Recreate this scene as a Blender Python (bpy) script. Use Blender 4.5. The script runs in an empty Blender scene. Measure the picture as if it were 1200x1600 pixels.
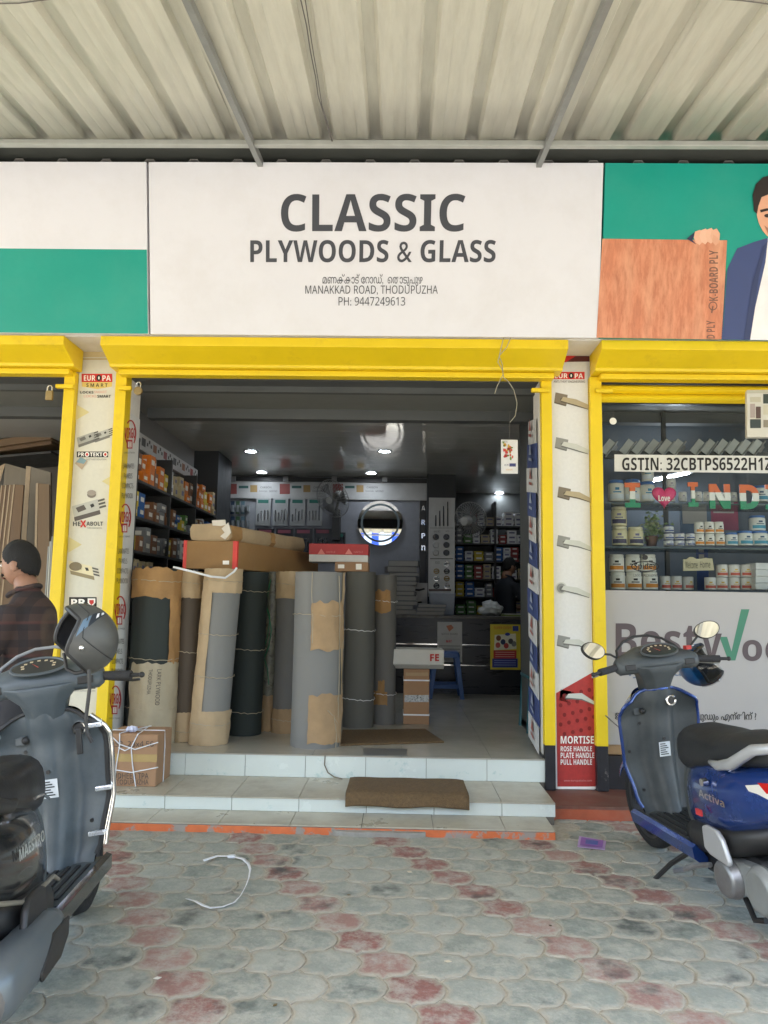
import bpy, bmesh, math, random
from mathutils import Matrix, Vector, Euler
random.seed(7)
SC = bpy.context.scene
COL = SC.collection
R = math.radians
# ------------------------------------------------------------------ camera
FPX = 1172.0
CAM = Vector((0, 0, 1.30))
ROT = Euler((0, 0, R(1.26))).to_matrix() @ Euler((R(90 + 6.86), 0, 0)).to_matrix() @ Euler((0, 0, R(0.9))).to_matrix()
cd = bpy.data.cameras.new('camera')
cam = bpy.data.objects.new('camera', cd); COL.objects.link(cam)
cam.matrix_world = Matrix.Translation(CAM) @ ROT.to_4x4()
cd.sensor_fit = 'VERTICAL'; cd.sensor_height = 24; cd.lens = FPX / 1600 * 24
cd.clip_start = 0.05; cd.clip_end = 2000
SC.camera = cam
# ------------------------------------------------------------------ sky, sun, exposure
SUN_EL, SUN_AZ = 58, 205          # azimuth: compass direction the light comes from, 0 = +Y, clockwise
w = bpy.data.worlds.new('World'); SC.world = w; w.use_nodes = True
nt = w.node_tree
sky = nt.nodes.new('ShaderNodeTexSky'); sky.sky_type = 'NISHITA'; sky.sun_disc = False
sky.sun_elevation = R(SUN_EL); sky.sun_rotation = R(SUN_AZ); sky.air_density = 1.2; sky.dust_density = 2.5
nt.links.new(sky.outputs[0], nt.nodes['Background'].inputs[0])
nt.nodes['Background'].inputs[1].default_value = 0.15
sl = bpy.data.lights.new('sun', 'SUN'); sl.energy = 4.6; sl.angle = R(0.5); sl.color = (1, .95, .87)
so = bpy.data.objects.new('sun', sl); COL.objects.link(so)
sd = Vector((math.sin(R(SUN_AZ)) * math.cos(R(SUN_EL)), math.cos(R(SUN_AZ)) * math.cos(R(SUN_EL)), math.sin(R(SUN_EL))))
so.rotation_euler = (-sd).to_track_quat('-Z', 'Y').to_euler(); so.location = (0, -20, 30)
SC.view_settings.view_transform = 'Standard'; SC.view_settings.look = 'None'
SC.view_settings.gamma = 1; SC.view_settings.use_curve_mapping = False
SC.view_settings.exposure = 2.65
SC.cycles.max_bounces = 10; SC.cycles.diffuse_bounces = 6; SC.cycles.transparent_max_bounces = 16
SC.cycles.use_denoising = True
SC.cycles.sample_clamp_indirect = 6

# ------------------------------------------------------------------ photo pixel -> world
def ray(px, py):
    return ROT @ Vector(((px - 600) / FPX, -(py - 800) / FPX, -1))
def at(px, py, X=None, Y=None, Z=None):
    d = ray(px, py)
    if Y is not None: t = (Y - CAM.y) / d.y
    elif Z is not None: t = (Z - CAM.z) / d.z
    else: t = (X - CAM.x) / d.x
    return CAM + d * t
# ------------------------------------------------------------------ materials
def lin(c):
    if isinstance(c, str):
        c = c.lstrip('#'); c = [int(c[i:i + 2], 16) / 255 for i in (0, 2, 4)]
        c = [x / 12.92 if x <= .04045 else ((x + .055) / 1.055) ** 2.4 for x in c]
    return (c[0], c[1], c[2], 1)
MATS = {}
def mat(name, col, rough=.6, metal=0., var=.12, scale=6., bump=0., bscale=80., dirt=None, damt=.0, dscale=3., coat=0., spec=.5, stretch=None, dcut=(.45, .7)):
    if name in MATS: return MATS[name]
    m = bpy.data.materials.new(name); m.use_nodes = True; MATS[name] = m
    n = m.node_tree.nodes; l = m.node_tree.links; b = n['Principled BSDF']
    c = lin(col)
    tc = n.new('ShaderNodeTexCoord'); src = tc.outputs['Object']
    if stretch:
        mp = n.new('ShaderNodeMapping'); mp.inputs['Scale'].default_value = stretch
        l.new(src, mp.inputs[0]); src = mp.outputs[0]
    no = n.new('ShaderNodeTexNoise'); no.inputs['Scale'].default_value = scale; no.inputs['Detail'].default_value = 6; no.inputs['Roughness'].default_value = .65
    l.new(src, no.inputs[0])
    mr = n.new('ShaderNodeMapRange'); mr.inputs[1].default_value = .28; mr.inputs[2].default_value = .72
    mr.inputs[3].default_value = 1 - var; mr.inputs[4].default_value = 1 + var; l.new(no.outputs[0], mr.inputs[0])
    mx = n.new('ShaderNodeMix'); mx.data_type = 'RGBA'; mx.blend_type = 'MULTIPLY'; mx.inputs[0].default_value = 1
    mx.inputs[6].default_value = c; l.new(mr.outputs[0], mx.inputs[7]); out = mx.outputs[2]
    if dirt is not None:
        n2 = n.new('ShaderNodeTexNoise'); n2.inputs['Scale'].default_value = dscale; n2.inputs['Detail'].default_value = 9; n2.inputs['Roughness'].default_value = .7
        l.new(src, n2.inputs[0])
        r2 = n.new('ShaderNodeMapRange'); r2.inputs[1].default_value = dcut[0]; r2.inputs[2].default_value = dcut[1]; r2.inputs[4].default_value = damt
        l.new(n2.outputs[0], r2.inputs[0])
        m2 = n.new('ShaderNodeMix'); m2.data_type = 'RGBA'; m2.inputs[7].default_value = lin(dirt)
        l.new(r2.outputs[0], m2.inputs[0]); l.new(out, m2.inputs[6]); out = m2.outputs[2]
    l.new(out, b.inputs['Base Color'])
    rr = n.new('ShaderNodeMapRange'); rr.inputs[1].default_value = .3; rr.inputs[2].default_value = .7
    rr.inputs[3].default_value = max(.02, rough - .08); rr.inputs[4].default_value = min(1, rough + .1); l.new(no.outputs[0], rr.inputs[0])
    if rough > .05: l.new(rr.outputs[0], b.inputs['Roughness'])
    else: b.inputs['Roughness'].default_value = rough
    b.inputs['Metallic'].default_value = metal; b.inputs['Coat Weight'].default_value = coat; b.inputs['Coat Roughness'].default_value = .08
    b.inputs['Specular IOR Level'].default_value = spec
    if bump:
        nb = n.new('ShaderNodeTexNoise'); nb.inputs['Scale'].default_value = bscale; nb.inputs['Detail'].default_value = 4; l.new(src, nb.inputs[0])
        bp = n.new('ShaderNodeBump'); bp.inputs['Strength'].default_value = bump; bp.inputs['Distance'].default_value = .01
        l.new(nb.outputs[0], bp.inputs['Height']); l.new(bp.outputs[0], b.inputs['Normal'])
    return m
def emit(name, col, s):
    if name in MATS: return MATS[name]
    m = bpy.data.materials.new(name); m.use_nodes = True; MATS[name] = m
    b = m.node_tree.nodes['Principled BSDF']; b.inputs['Base Color'].default_value = lin(col)
    b.inputs['Emission Color'].default_value = lin(col); b.inputs['Emission Strength'].default_value = s
    return m
def glassmat(name, tint=(.9, .95, .93), refl=1.0, ior=1.5):
    if name in MATS: return MATS[name]
    m = bpy.data.materials.new(name); m.use_nodes = True; MATS[name] = m
    n = m.node_tree.nodes; l = m.node_tree.links; n.remove(n['Principled BSDF'])
    t = n.new('ShaderNodeBsdfTransparent'); t.inputs[0].default_value = (*tint, 1)
    g = n.new('ShaderNodeBsdfGlossy'); g.inputs['Roughness'].default_value = .02
    f = n.new('ShaderNodeFresnel'); f.inputs[0].default_value = ior
    mm = n.new('ShaderNodeMath'); mm.operation = 'MULTIPLY'; mm.inputs[1].default_value = refl; l.new(f.outputs[0], mm.inputs[0])
    x = n.new('ShaderNodeMixShader'); l.new(mm.outputs[0], x.inputs[0]); l.new(t.outputs[0], x.inputs[1]); l.new(g.outputs[0], x.inputs[2])
    l.new(x.outputs[0], n['Material Output'].inputs[0])
    return m
def flat(col, rough=.55):
    """plain printed ink / plastic colour with a little mottling"""
    k = 'ink_' + str(col).strip('#') + '_%d' % int(rough * 100)
    return mat(k, col, rough, var=.05, scale=14)
# ------------------------------------------------------------------ mesh building
class MB:
    def __init__(s): s.v = []; s.f = []; s.m = []; s.mats = []; s.T = None
    def mi(s, m):
        if m not in s.mats: s.mats.append(m)
        return s.mats.index(m)
    def add(s, vs, fs, m):
        o = len(s.v); i = s.mi(m)
        for p in vs:
            p = Vector(p)
            s.v.append(tuple(s.T @ p if s.T is not None else p))
        for f in fs: s.f.append(tuple(k + o for k in f)); s.m.append(i)
        return s
    def box(s, lo, hi, m):
        (a, b, c), (d, e, f) = lo, hi
        return s.add([(a, b, c), (d, b, c), (d, e, c), (a, e, c), (a, b, f), (d, b, f), (d, e, f), (a, e, f)],
                     [(0, 3, 2, 1), (4, 5, 6, 7), (0, 1, 5, 4), (1, 2, 6, 5), (2, 3, 7, 6), (3, 0, 4, 7)], m)
    def hexa(s, p, m):  # 8 points: bottom ring 4, top ring 4
        return s.add(p, [(0, 3, 2, 1), (4, 5, 6, 7), (0, 1, 5, 4), (1, 2, 6, 5), (2, 3, 7, 6), (3, 0, 4, 7)], m)
    def prism(s, poly, d, m):  # poly list of 3D points, extruded by vector d
        n = len(poly); d = Vector(d); a = [Vector(p) for p in poly]; b = [p + d for p in a]
        return s.add(a + b, [tuple(range(n))[::-1], tuple(range(n, 2 * n))] + [(i, (i + 1) % n, n + (i + 1) % n, n + i) for i in range(n)], m)
    def poly(s, pts, m): return s.add(pts, [tuple(range(len(pts)))], m)
    def loft(s, rings, m, cap=True, closed=True):
        n = len(rings[0]); v = [p for r in rings for p in r]; f = []
        for i in range(len(rings) - 1):
            for j in range(n if closed else n - 1):
                k = (j + 1) % n; f.append((i * n + j, i * n + k, (i + 1) * n + k, (i + 1) * n + j))
        if cap: f.append(tuple(range(n))[::-1]); f.append(tuple((len(rings) - 1) * n + j for j in range(n)))
        return s.add(v, f, m)
    def tube(s, path, r, m, n=8, cap=True):
        path = [Vector(p) for p in path]; rr = r if isinstance(r, (list, tuple)) else [r] * len(path)
        rings = []; ref = None
        for i, p in enumerate(path):
            t = (path[min(i + 1, len(path) - 1)] - path[max(i - 1, 0)]).normalized()
            if ref is None: ref = t.orthogonal().normalized()
            ref = (ref - t * ref.dot(t)).normalized(); b = t.cross(ref)
            rings.append([p + (ref * math.cos(2 * math.pi * k / n) + b * math.sin(2 * math.pi * k / n)) * rr[i] for k in range(n)])
        return s.loft(rings, m, cap)
    def cyl(s, c, r, h, m, n=24, r2=None, axis='z'):
        c = Vector(c); r2 = r if r2 is None else r2
        ax = {'x': (Vector((0, 1, 0)), Vector((0, 0, 1)), Vector((1, 0, 0))), 'y': (Vector((0, 0, 1)), Vector((1, 0, 0)), Vector((0, 1, 0))), 'z': (Vector((1, 0, 0)), Vector((0, 1, 0)), Vector((0, 0, 1)))}[axis]
        ring = lambda q, k: [q + (ax[0] * math.cos(2 * math.pi * i / n) + ax[1] * math.sin(2 * math.pi * i / n)) * k for i in range(n)]
        return s.loft([ring(c, r), ring(c + ax[2] * h, r2)], m)
    def lathe(s, prof, c, m, n=24, axis='z', a0=0, a1=2 * math.pi):  # prof: (radius, height)
        c = Vector(c); full = abs(a1 - a0 - 2 * math.pi) < 1e-6; k = n if full else n + 1
        rings = []
        for r, h in prof:
            ring = []
            for i in range(k):
                a = a0 + (a1 - a0) * i / n; x, y = r * math.cos(a), r * math.sin(a)
                ring.append(c + Vector({'z': (x, y, h), 'x': (h, x, y), 'y': (y, h, x)}[axis]))
            rings.append(ring)
        return s.loft(rings, m, cap=False, closed=full)
    def ball(s, c, r, m, nu=16, nv=10, fn=None):
        c = Vector(c); r = Vector(r) if hasattr(r, '__len__') else Vector((r, r, r)); rings = []
        for j in range(nv + 1):
            t = math.pi * j / nv; t = min(max(t, .02), math.pi - .02); ring = []
            for i in range(nu):
                a = 2 * math.pi * i / nu; d = Vector((math.sin(t) * math.cos(a), math.sin(t) * math.sin(a), -math.cos(t)))
                k = fn(d) if fn else 1
                ring.append(c + Vector((d.x * r.x, d.y * r.y, d.z * r.z)) * k)
            rings.append(ring)
        return s.loft(rings, m)
    def grid(s, fn, nu, nv, m, flip=False):
        v = [fn(i / nu, j / nv) for j in range(nv + 1) for i in range(nu + 1)]; f = []
        for j in range(nv):
            for i in range(nu):
                a = j * (nu + 1) + i; q = (a, a + 1, a + nu + 2, a + nu + 1); f.append(q[::-1] if flip else q)
        return s.add(v, f, m)
    def build(s, name, parent=None, smooth=False, bevel=0, local=False, sub=0, solid=0):
        o0 = Vector((0, 0, 0))
        if parent is not None and not local:
            q = parent
            while q is not None: o0 = o0 + q.location; q = q.parent
        me = bpy.data.meshes.new(name)
        me.from_pydata([tuple(Vector(p) - o0) for p in s.v], [], s.f)
        for mm in s.mats: me.materials.append(mm)
        me.polygons.foreach_set('material_index', s.m)
        if smooth: me.polygons.foreach_set('use_smooth', [True] * len(me.polygons))
        me.update()
        if smooth and smooth != 'all':
            try: me.set_sharp_from_angle(angle=R(40))
            except Exception: pass
        ob = bpy.data.objects.new(name, me); COL.objects.link(ob); ob.parent = parent
        if solid: md = ob.modifiers.new('s', 'SOLIDIFY'); md.thickness = solid
        if bevel: md = ob.modifiers.new('b', 'BEVEL'); md.width = bevel; md.segments = 2; md.limit_method = 'ANGLE'
        if sub: md = ob.modifiers.new('u', 'SUBSURF'); md.levels = sub; md.render_levels = sub
        return ob
def tag(o, label, cat, group=None):
    o['label'] = label; o['category'] = cat
    if group: o['group'] = group
    return o
def struct(o): o['kind'] = 'structure'; return o
def thing(name, label, cat, loc=(0, 0, 0), group=None):
    o = bpy.data.objects.new(name, None); COL.objects.link(o); o.location = loc; o.empty_display_size = .1
    return tag(o, label, cat, group)
def dup(root, loc=None, label=None):
    c = root.copy(); COL.objects.link(c)
    if loc is not None: c.location = loc
    if label: c['label'] = label
    for ch in root.children:
        d = ch.copy(); COL.objects.link(d); d.parent = c
        for g in ch.children:
            e = g.copy(); COL.objects.link(e); e.parent = d
    return c
# ------------------------------------------------------------------ lettering: real font outlines laid on a surface
def sans(body, bold):
    # the built-in font set carries a grotesque cut for these code points, much closer to the sign lettering
    up, lo, dg = (0x1D5D4, 0x1D5EE, 0x1D7EC) if bold else (0x1D5A0, 0x1D5BA, 0x1D7E2)
    return ''.join(chr(up + ord(c) - 65) if 'A' <= c <= 'Z' else chr(lo + ord(c) - 97) if 'a' <= c <= 'z' else chr(dg + ord(c) - 48) if '0' <= c <= '9' else c for c in body)
def textmesh(body, bold=0., res=2):
    body = sans(body, bold >= .02)
    if bold >= .02: bold = max(0., bold - .035)
    c = bpy.data.curves.new('t', 'FONT'); c.body = body; c.resolution_u = res; c.offset = bold; c.fill_mode = 'FRONT'
    o = bpy.data.objects.new('t', c)
    me = bpy.data.meshes.new_from_object(o)
    vs = [(v.co.x, v.co.y) for v in me.vertices]; fs = [tuple(p.vertices) for p in me.polygons]
    bpy.data.objects.remove(o); bpy.data.curves.remove(c); bpy.data.meshes.remove(me)
    return vs, fs
def text(mb, body, O, U, V, m, bold=0., res=2):
    """fit the words into the parallelogram O, O+U, O+V"""
    vs, fs = textmesh(body, bold, res)
    x0 = min(v[0] for v in vs); x1 = max(v[0] for v in vs); y0 = min(v[1] for v in vs); y1 = max(v[1] for v in vs)
    O, U, V = Vector(O), Vector(U), Vector(V)
    mb.add([O + U * ((x - x0) / (x1 - x0)) + V * ((y - y0) / (y1 - y0)) for x, y in vs], fs, m); return mb
class Face:
    """a print surface on the plane Y = y, addressed by photo pixels; n-th layer sits n*1.5 mm proud"""
    def __init__(s, y=None, P=None, N=None):
        s.P = Vector((0, y, 0)) if P is None else Vector(P); s.N = Vector((0, -1, 0)) if N is None else Vector(N).normalized(); s.mb = MB()
    def p(s, px, py, k=1):
        d = ray(px, py); q = s.P + s.N * (.0012 * k)
        return CAM + d * ((q - CAM).dot(s.N) / d.dot(s.N))
    def text(s, body, x0, y0, x1, y1, m, bold=0., res=2, k=2):
        O = s.p(x0, y1, k); text(s.mb, body, O, s.p(x1, y1, k) - O, s.p(x0, y0, k) - O, m, bold, res); return s
    def vtext(s, body, x0, y0, x1, y1, m, bold=0., res=2, k=2):  # reads upwards
        O = s.p(x1, y1, k); text(s.mb, body, O, s.p(x1, y0, k) - O, s.p(x0, y1, k) - O, m, bold, res); return s
    def poly(s, pts, m, k=1): s.mb.poly([s.p(x, y, k) for x, y in pts][::-1], m); return s
    def rect(s, x0, y0, x1, y1, m, k=1): return s.poly([(x0, y0), (x1, y0), (x1, y1), (x0, y1)], m, k)
    def disc(s, cx, cy, rx, ry, m, k=1, n=20): return s.poly([(cx + rx * math.cos(2 * math.pi * i / n), cy + ry * math.sin(2 * math.pi * i / n)) for i in range(n)], m, k)
    def ring(s, cx, cy, rx, ry, t, m, k=1, n=24, a0=0, a1=360):
        pts = []
        for i in range(n):
            a, b = R(a0 + (a1 - a0) * i / n), R(a0 + (a1 - a0) * (i + 1) / n)
            s.poly([(cx + rx * math.cos(a), cy + ry * math.sin(a)), (cx + rx * math.cos(b), cy + ry * math.sin(b)), (cx + (rx - t) * math.cos(b), cy + (ry - t) * math.sin(b)), (cx + (rx - t) * math.cos(a), cy + (ry - t) * math.sin(a))], m, k)
        return s
    def line(s, pts, w, m, k=1):
        for (ax, ay), (bx, by) in zip(pts, pts[1:]):
            L = math.hypot(bx - ax, by - ay) or 1; nx, ny = -(by - ay) / L * w / 2, (bx - ax) / L * w / 2
            s.poly([(ax + nx, ay + ny), (bx + nx, by + ny), (bx - nx, by - ny), (ax - nx, ay - ny)], m, k)
        return s
    def done(s, name, parent):
        o = s.mb.build(name, parent); s.mb = MB(); return o
def pxbox(mb, x0, y0, x1, y1, Y, d, m):
    """box whose front face fills the pixel rectangle on the plane Y, d metres deep"""
    a = at(x0, y1, Y=Y); b = at(x1, y0, Y=Y); mb.box((a.x, Y, a.z), (b.x, Y + d, b.z), m); return a, b
# =================================================================== SETTING
YK, Y2, Y1, YP = 4.40, 4.667, 5.185, 5.20        # kerb, second riser, floor edge, pillar face
ZK, Z2, ZF = .045, .127, .276
# ---- ground sheet, road
g = MB(); g.add([(-400, -400, -.06), (400, -400, -.06), (400, 400, -.06), (-400, 400, -.06)], [(0, 1, 2, 3)], mat('earth', (.22, .18, .13), .95, bump=.3, bscale=6))
struct(g.build('ground'))
g = MB(); g.box((-60, -10.5, -.055), (60, -2.2, -.03), mat('asphalt', (.09, .09, .088), .9, var=.25, scale=3, bump=.3, bscale=120, dirt=(.3, .26, .2), damt=.5))
struct(g.build('road'))
g = MB(); g.box((-60, -16, -.055), (60, -10.5, .06), mat('pale_concrete', (.42, .4, .36), .9, var=.2, scale=2)); struct(g.build('far_pavement'))
# ---- paver material: one aged concrete, tinted per paver, dusty rims, dark oil stains
def paver_mat(name, c1, c2):
    m = mat(name, c1, .85, var=.3, scale=22, bump=.4, bscale=60)
    n = m.node_tree.nodes; l = m.node_tree.links; b = n['Principled BSDF']
    src = b.inputs['Base Color'].links[0].from_socket
    oi = n.new('ShaderNodeObjectInfo'); geo = n.new('ShaderNodeNewGeometry')
    mx = n.new('ShaderNodeMix'); mx.data_type = 'RGBA'; mx.inputs[7].default_value = lin(c2)
    mr = n.new('ShaderNodeMapRange'); mr.inputs[3].default_value = 0; mr.inputs[4].default_value = .9; l.new(oi.outputs['Random'], mr.inputs[0])
    l.new(mr.outputs[0], mx.inputs[0]); l.new(src, mx.inputs[6])
    # worn dust patches
    n1 = n.new('ShaderNodeTexNoise'); n1.inputs['Scale'].default_value = 9; n1.inputs['Detail'].default_value = 12; n1.inputs['Roughness'].default_value = .78; l.new(geo.outputs['Position'], n1.inputs[0])
    r1 = n.new('ShaderNodeMapRange'); r1.inputs[1].default_value = .45; r1.inputs[2].default_value = .60; r1.inputs[4].default_value = .70; l.new(n1.outputs[0], r1.inputs[0])
    m1 = n.new('ShaderNodeMix'); m1.data_type = 'RGBA'; m1.inputs[7].default_value = (.43, .425, .37, 1); l.new(r1.outputs[0], m1.inputs[0]); l.new(mx.outputs[2], m1.inputs[6])
    # oil stains
    n2 = n.new('ShaderNodeTexNoise'); n2.inputs['Scale'].default_value = 3.3; n2.inputs['Detail'].default_value = 8; n2.inputs['Roughness'].default_value = .62
    mp = n.new('ShaderNodeMapping'); mp.inputs['Location'].default_value = (3.1, 7.7, 1.3); l.new(geo.outputs['Position'], mp.inputs[0]); l.new(mp.outputs[0], n2.inputs[0])
    r2 = n.new('ShaderNodeMapRange'); r2.inputs[1].default_value = .57; r2.inputs[2].default_value = .68; r2.inputs[4].default_value = .8; l.new(n2.outputs[0], r2.inputs[0])
    m2 = n.new('ShaderNodeMix'); m2.data_type = 'RGBA'; m2.inputs[7].default_value = (.05, .06, .058, 1); l.new(r2.outputs[0], m2.inputs[0]); l.new(m1.outputs[2], m2.inputs[6])
    # sand left along the rim of each stone
    at_ = n.new('ShaderNodeAttribute'); at_.attribute_name = 'rim'
    n3 = n.new('ShaderNodeTexNoise'); n3.inputs['Scale'].default_value = 30; n3.inputs['Detail'].default_value = 6; l.new(geo.outputs['Position'], n3.inputs[0])
    ad = n.new('ShaderNodeMath'); ad.operation = 'ADD'; l.new(at_.outputs['Fac'], ad.inputs[0]); l.new(n3.outputs[0], ad.inputs[1])
    r3 = n.new('ShaderNodeMapRange'); r3.inputs[1].default_value = .86; r3.inputs[2].default_value = 1.25; r3.inputs[4].default_value = .9; l.new(ad.outputs[0], r3.inputs[0])
    m3 = n.new('ShaderNodeMix'); m3.data_type = 'RGBA'; m3.inputs[7].default_value = (.37, .35, .285, 1); l.new(r3.outputs[0], m3.inputs[0]); l.new(m2.outputs[2], m3.inputs[6])
    l.new(m3.outputs[2], b.inputs['Base Color'])
    return m
PG = paver_mat('paver_grey_green', (.215, .245, .215), (.335, .355, .31))
PR = paver_mat('paver_red', (.235, .105, .09), (.33, .215, .185))
PW, PD = .2, .176
def paver_outline(s=1.0, j=0.):
    w, r = PW, PD; V = [(w / 2, -r / 3), (w / 2, r / 3), (0, 2 * r / 3), (-w / 2, r / 3), (-w / 2, -r / 3), (0, -2 * r / 3)]
    pts = []
    for i in range(6):
        a, b = V[i], V[(i + 1) % 6]; L = math.hypot(b[0] - a[0], b[1] - a[1]); nx, ny = (b[1] - a[1]) / L, -(b[0] - a[0]) / L
        for k in range(4):
            t = k / 4
            if i == 0: d = .020 * math.sin(math.pi * t)
            elif i == 3: d = -.020 * math.sin(math.pi * t)
            else: d = .011 * math.sin(2 * math.pi * t) * (1 if i in (1, 4) else -1)
            pts.append(((a[0] + (b[0] - a[0]) * t + nx * d) * s, (a[1] + (b[1] - a[1]) * t + ny * d) * s))
    return pts
def paver_mesh(mt, k):
    rnd = random.Random(k); rings = [(0.98, -.02, 1.), (.972, -.0025, 1.), (.90, -.0006, .66), (.60, .0, .1)]
    v = []; rim = []
    for s, z, q in rings:
        for x, y in paver_outline(s): v.append((x, y, z + (rnd.uniform(-.001, .001)))); rim.append(q)
    n = 24; f = []
    for i in range(3):
        for j in range(n): f.append((i * n + j, i * n + (j + 1) % n, (i + 1) * n + (j + 1) % n, (i + 1) * n + j))
    f.append(tuple(3 * n + j for j in range(n)))
    me = bpy.data.meshes.new('paver'); me.from_pydata(v, [], f); me.materials.append(mt)
    a = me.attributes.new('rim', 'FLOAT', 'POINT'); a.data.foreach_set('value', rim)
    me.polygons.foreach_set('use_smooth', [False] * 48 + [True] * (len(f) - 48)); return me
pave = MB(); pave.add([(-9, -2.2, -.0055), (9, -2.2, -.0055), (9, 5.2, -.0055), (-9, 5.2, -.0055)], [(0, 1, 2, 3)], mat('joint_sand', (.40, .37, .30), .95, var=.25, scale=30, bump=.4, bscale=150))
pave = struct(pave.build('pavement'))
PGM = [paver_mesh(PG, i) for i in range(4)]; PRM = [paver_mesh(PR, i) for i in range(4)]
rv, rf, rm, rrim = [], [], [], []
rnd = random.Random(3)
def inview(x, y):
    q = ROT.transposed() @ (Vector((x, y, 0)) - CAM)
    if q.z > -.1: return False
    px, py = 600 - FPX * q.x / q.z, 800 + FPX * q.y / q.z
    return -60 < px < 1260 and py < 1680
for k in range(-40, 12):           # rows, k grows toward the shop
    yy = 3.073 + k * PD
    if yy > 5.1 or yy < -2.1: continue
    for i in range(-90, 91):
        if (i + k) % 2: continue
        x = -.14 + i * PW / 2
        red = (i + k) % 8 == 0
        if yy > 4.9 - .02 and x > -1.5: continue
        if yy > 4.43 and -2.4 < x < 1.02: continue
        z = rnd.uniform(-.0015, .0015)
        if inview(x, yy):
            o = bpy.data.objects.new('paver', (PRM if red else PGM)[rnd.randrange(4)]); COL.objects.link(o); o.parent = pave
            o.location = (x, yy, z); o.rotation_euler = (rnd.uniform(-.012, .012), rnd.uniform(-.012, .012), rnd.uniform(-.02, .02))
            sc_ = rnd.uniform(.97, 1.0); o.scale = (sc_, sc_, 1)
        elif abs(x) < 7:
            o0 = len(rv); me = (PRM if red else PGM)[0]
            rv += [(v.co.x + x, v.co.y + yy, v.co.z + z) for v in me.vertices[24:72]]
            rrim += [1] * 24 + [.5] * 24
            for j in range(24): rf.append((o0 + j, o0 + (j + 1) % 24, o0 + 24 + (j + 1) % 24, o0 + 24 + j))
            rf.append(tuple(o0 + 24 + j for j in range(24))); rm += [1 if red else 0] * 25
me = bpy.data.meshes.new('paver_field'); me.from_pydata(rv, [], rf); me.materials.append(PG); me.materials.append(PR); me.polygons.foreach_set('material_index', rm)
a = me.attributes.new('rim', 'FLOAT', 'POINT'); a.data.foreach_set('value', rrim)
o = bpy.data.objects.new('paver_field', me); COL.objects.link(o); o.parent = pave; o['kind'] = 'stuff'
# ---- painted kerb edge below the lowest tread and red oxide plinth beside the pillars
CEM = mat('cement', (.30, .29, .26), .92, var=.25, scale=9, bump=.4, bscale=70)
ORANGE = mat('orange_kerb_paint', (.62, .16, .055), .75, var=.2, scale=8, dirt=(.30, .29, .26), damt=.95, dscale=6, bump=.2, dcut=(.53, .58))
XL, XR = at(95, 1290, Y=YK).x - .4, at(868, 1300, Y=YK).x
k = MB(); k.box((XL, YK, -.02), (XR, YK + .1, ZK - .012), ORANGE)
ring = []
for i in range(30):                      # broken cement lip that bulges past the tiles
    px = 520 + i * 5; t = i / 29
    b = .012 + .03 * math.sin(math.pi * t) + .01 * math.sin(9 * t); ring.append((at(px, 1300, Y=YK).x, YK - b))
k.prism([(x, y, -.02) for x, y in ring] + [(ring[-1][0], YK + .02, -.02), (ring[0][0], YK + .02, -.02)], (0, 0, ZK + .0), CEM)
struct(k.build('kerb', bevel=.004))
OX = mat('red_oxide_floor', (.16, .062, .042), .55, var=.3, scale=5, dirt=(.2, .17, .13), damt=.6, dscale=4)
OXF = mat('worn_orange_paint', (.42, .10, .045), .75, var=.25, scale=6, dirt=(.22, .15, .11), damt=.85, dscale=3)
pl = MB(); pl.box((XR + .02, 4.80, -.03), (8, 5.5, .077), OX); pl.box((XR + .02, 4.79, -.03), (8, 4.80, .06), OXF)
struct(pl.build('plinth'))
pl = MB(); pl.box((-9, 4.80, -.03), (at(95, 1240, Y=Y2).x - .35, 5.5, .077), OX); struct(pl.build('plinth'))
# ---- entrance steps: concrete core with tile children
TRD = mat('tread_tile', (.47, .445, .355), .32, var=.1, scale=4, dirt=(.26, .23, .18), damt=.75, dscale=4, bump=.03, dcut=(.42, .72))
RIS = mat('riser_tile', (.66, .72, .68), .22, var=.04, scale=3, dirt=(.2, .42, .42), damt=.4, dscale=9, dcut=(.6, .68))
GRT = mat('grout', (.17, .155, .13), .95)
core = MB()
XS = at(852, 1187, Y=Y1).x; XS2 = at(868, 1258, Y=Y2).x; XLL = -2.35
core.box((XLL, YK + .004, 0), (XR - .01, 5.5, ZK - .008), GRT); core.box((XLL, Y2 + .008, 0), (XS2 - .008, 5.5, Z2 - .008), GRT); core.box((XLL, Y1 + .008, 0), (XS - .006, 5.6, ZF - .008), GRT)
steps = struct(core.build('entrance_steps'))
def tiles(x0, x1, joint, pitch, y0, y1, z0, z1, m, slant=0):
    j = joint
    while j > x0: j -= pitch
    while j < x1:
        a, b = max(j, x0) + .0015, min(j + pitch, x1) - .0015
        if b - a > .02:
            q = MB(); q.hexa([(a, y0, z0), (b, y0, z0), (b, y1, z0), (a, y1, z0), (a, y0, z1), (b, y0, z1), (b, y1, z1), (a, y1, z1)], m); q.build('tile', steps, bevel=.0015)
        j += pitch
tiles(XLL, XR, at(341, 1285, Y=YK).x, .405, YK, Y2 + .007, ZK - .008, ZK, TRD)
tiles(XLL, XS2, at(362, 1255, Y=Y2).x, .405, Y2, Y2 + .008, ZK + .001, Z2 - .009, RIS)
tiles(XLL, XS2, at(362, 1240, Y=Y2).x, .405, Y2 - .006, Y1 + .007, Z2 - .008, Z2, TRD)
tiles(XLL, XS, at(383, 1195, Y=Y1).x, .405, Y1, Y1 + .008, Z2 + .001, ZF - .009, RIS)
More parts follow.
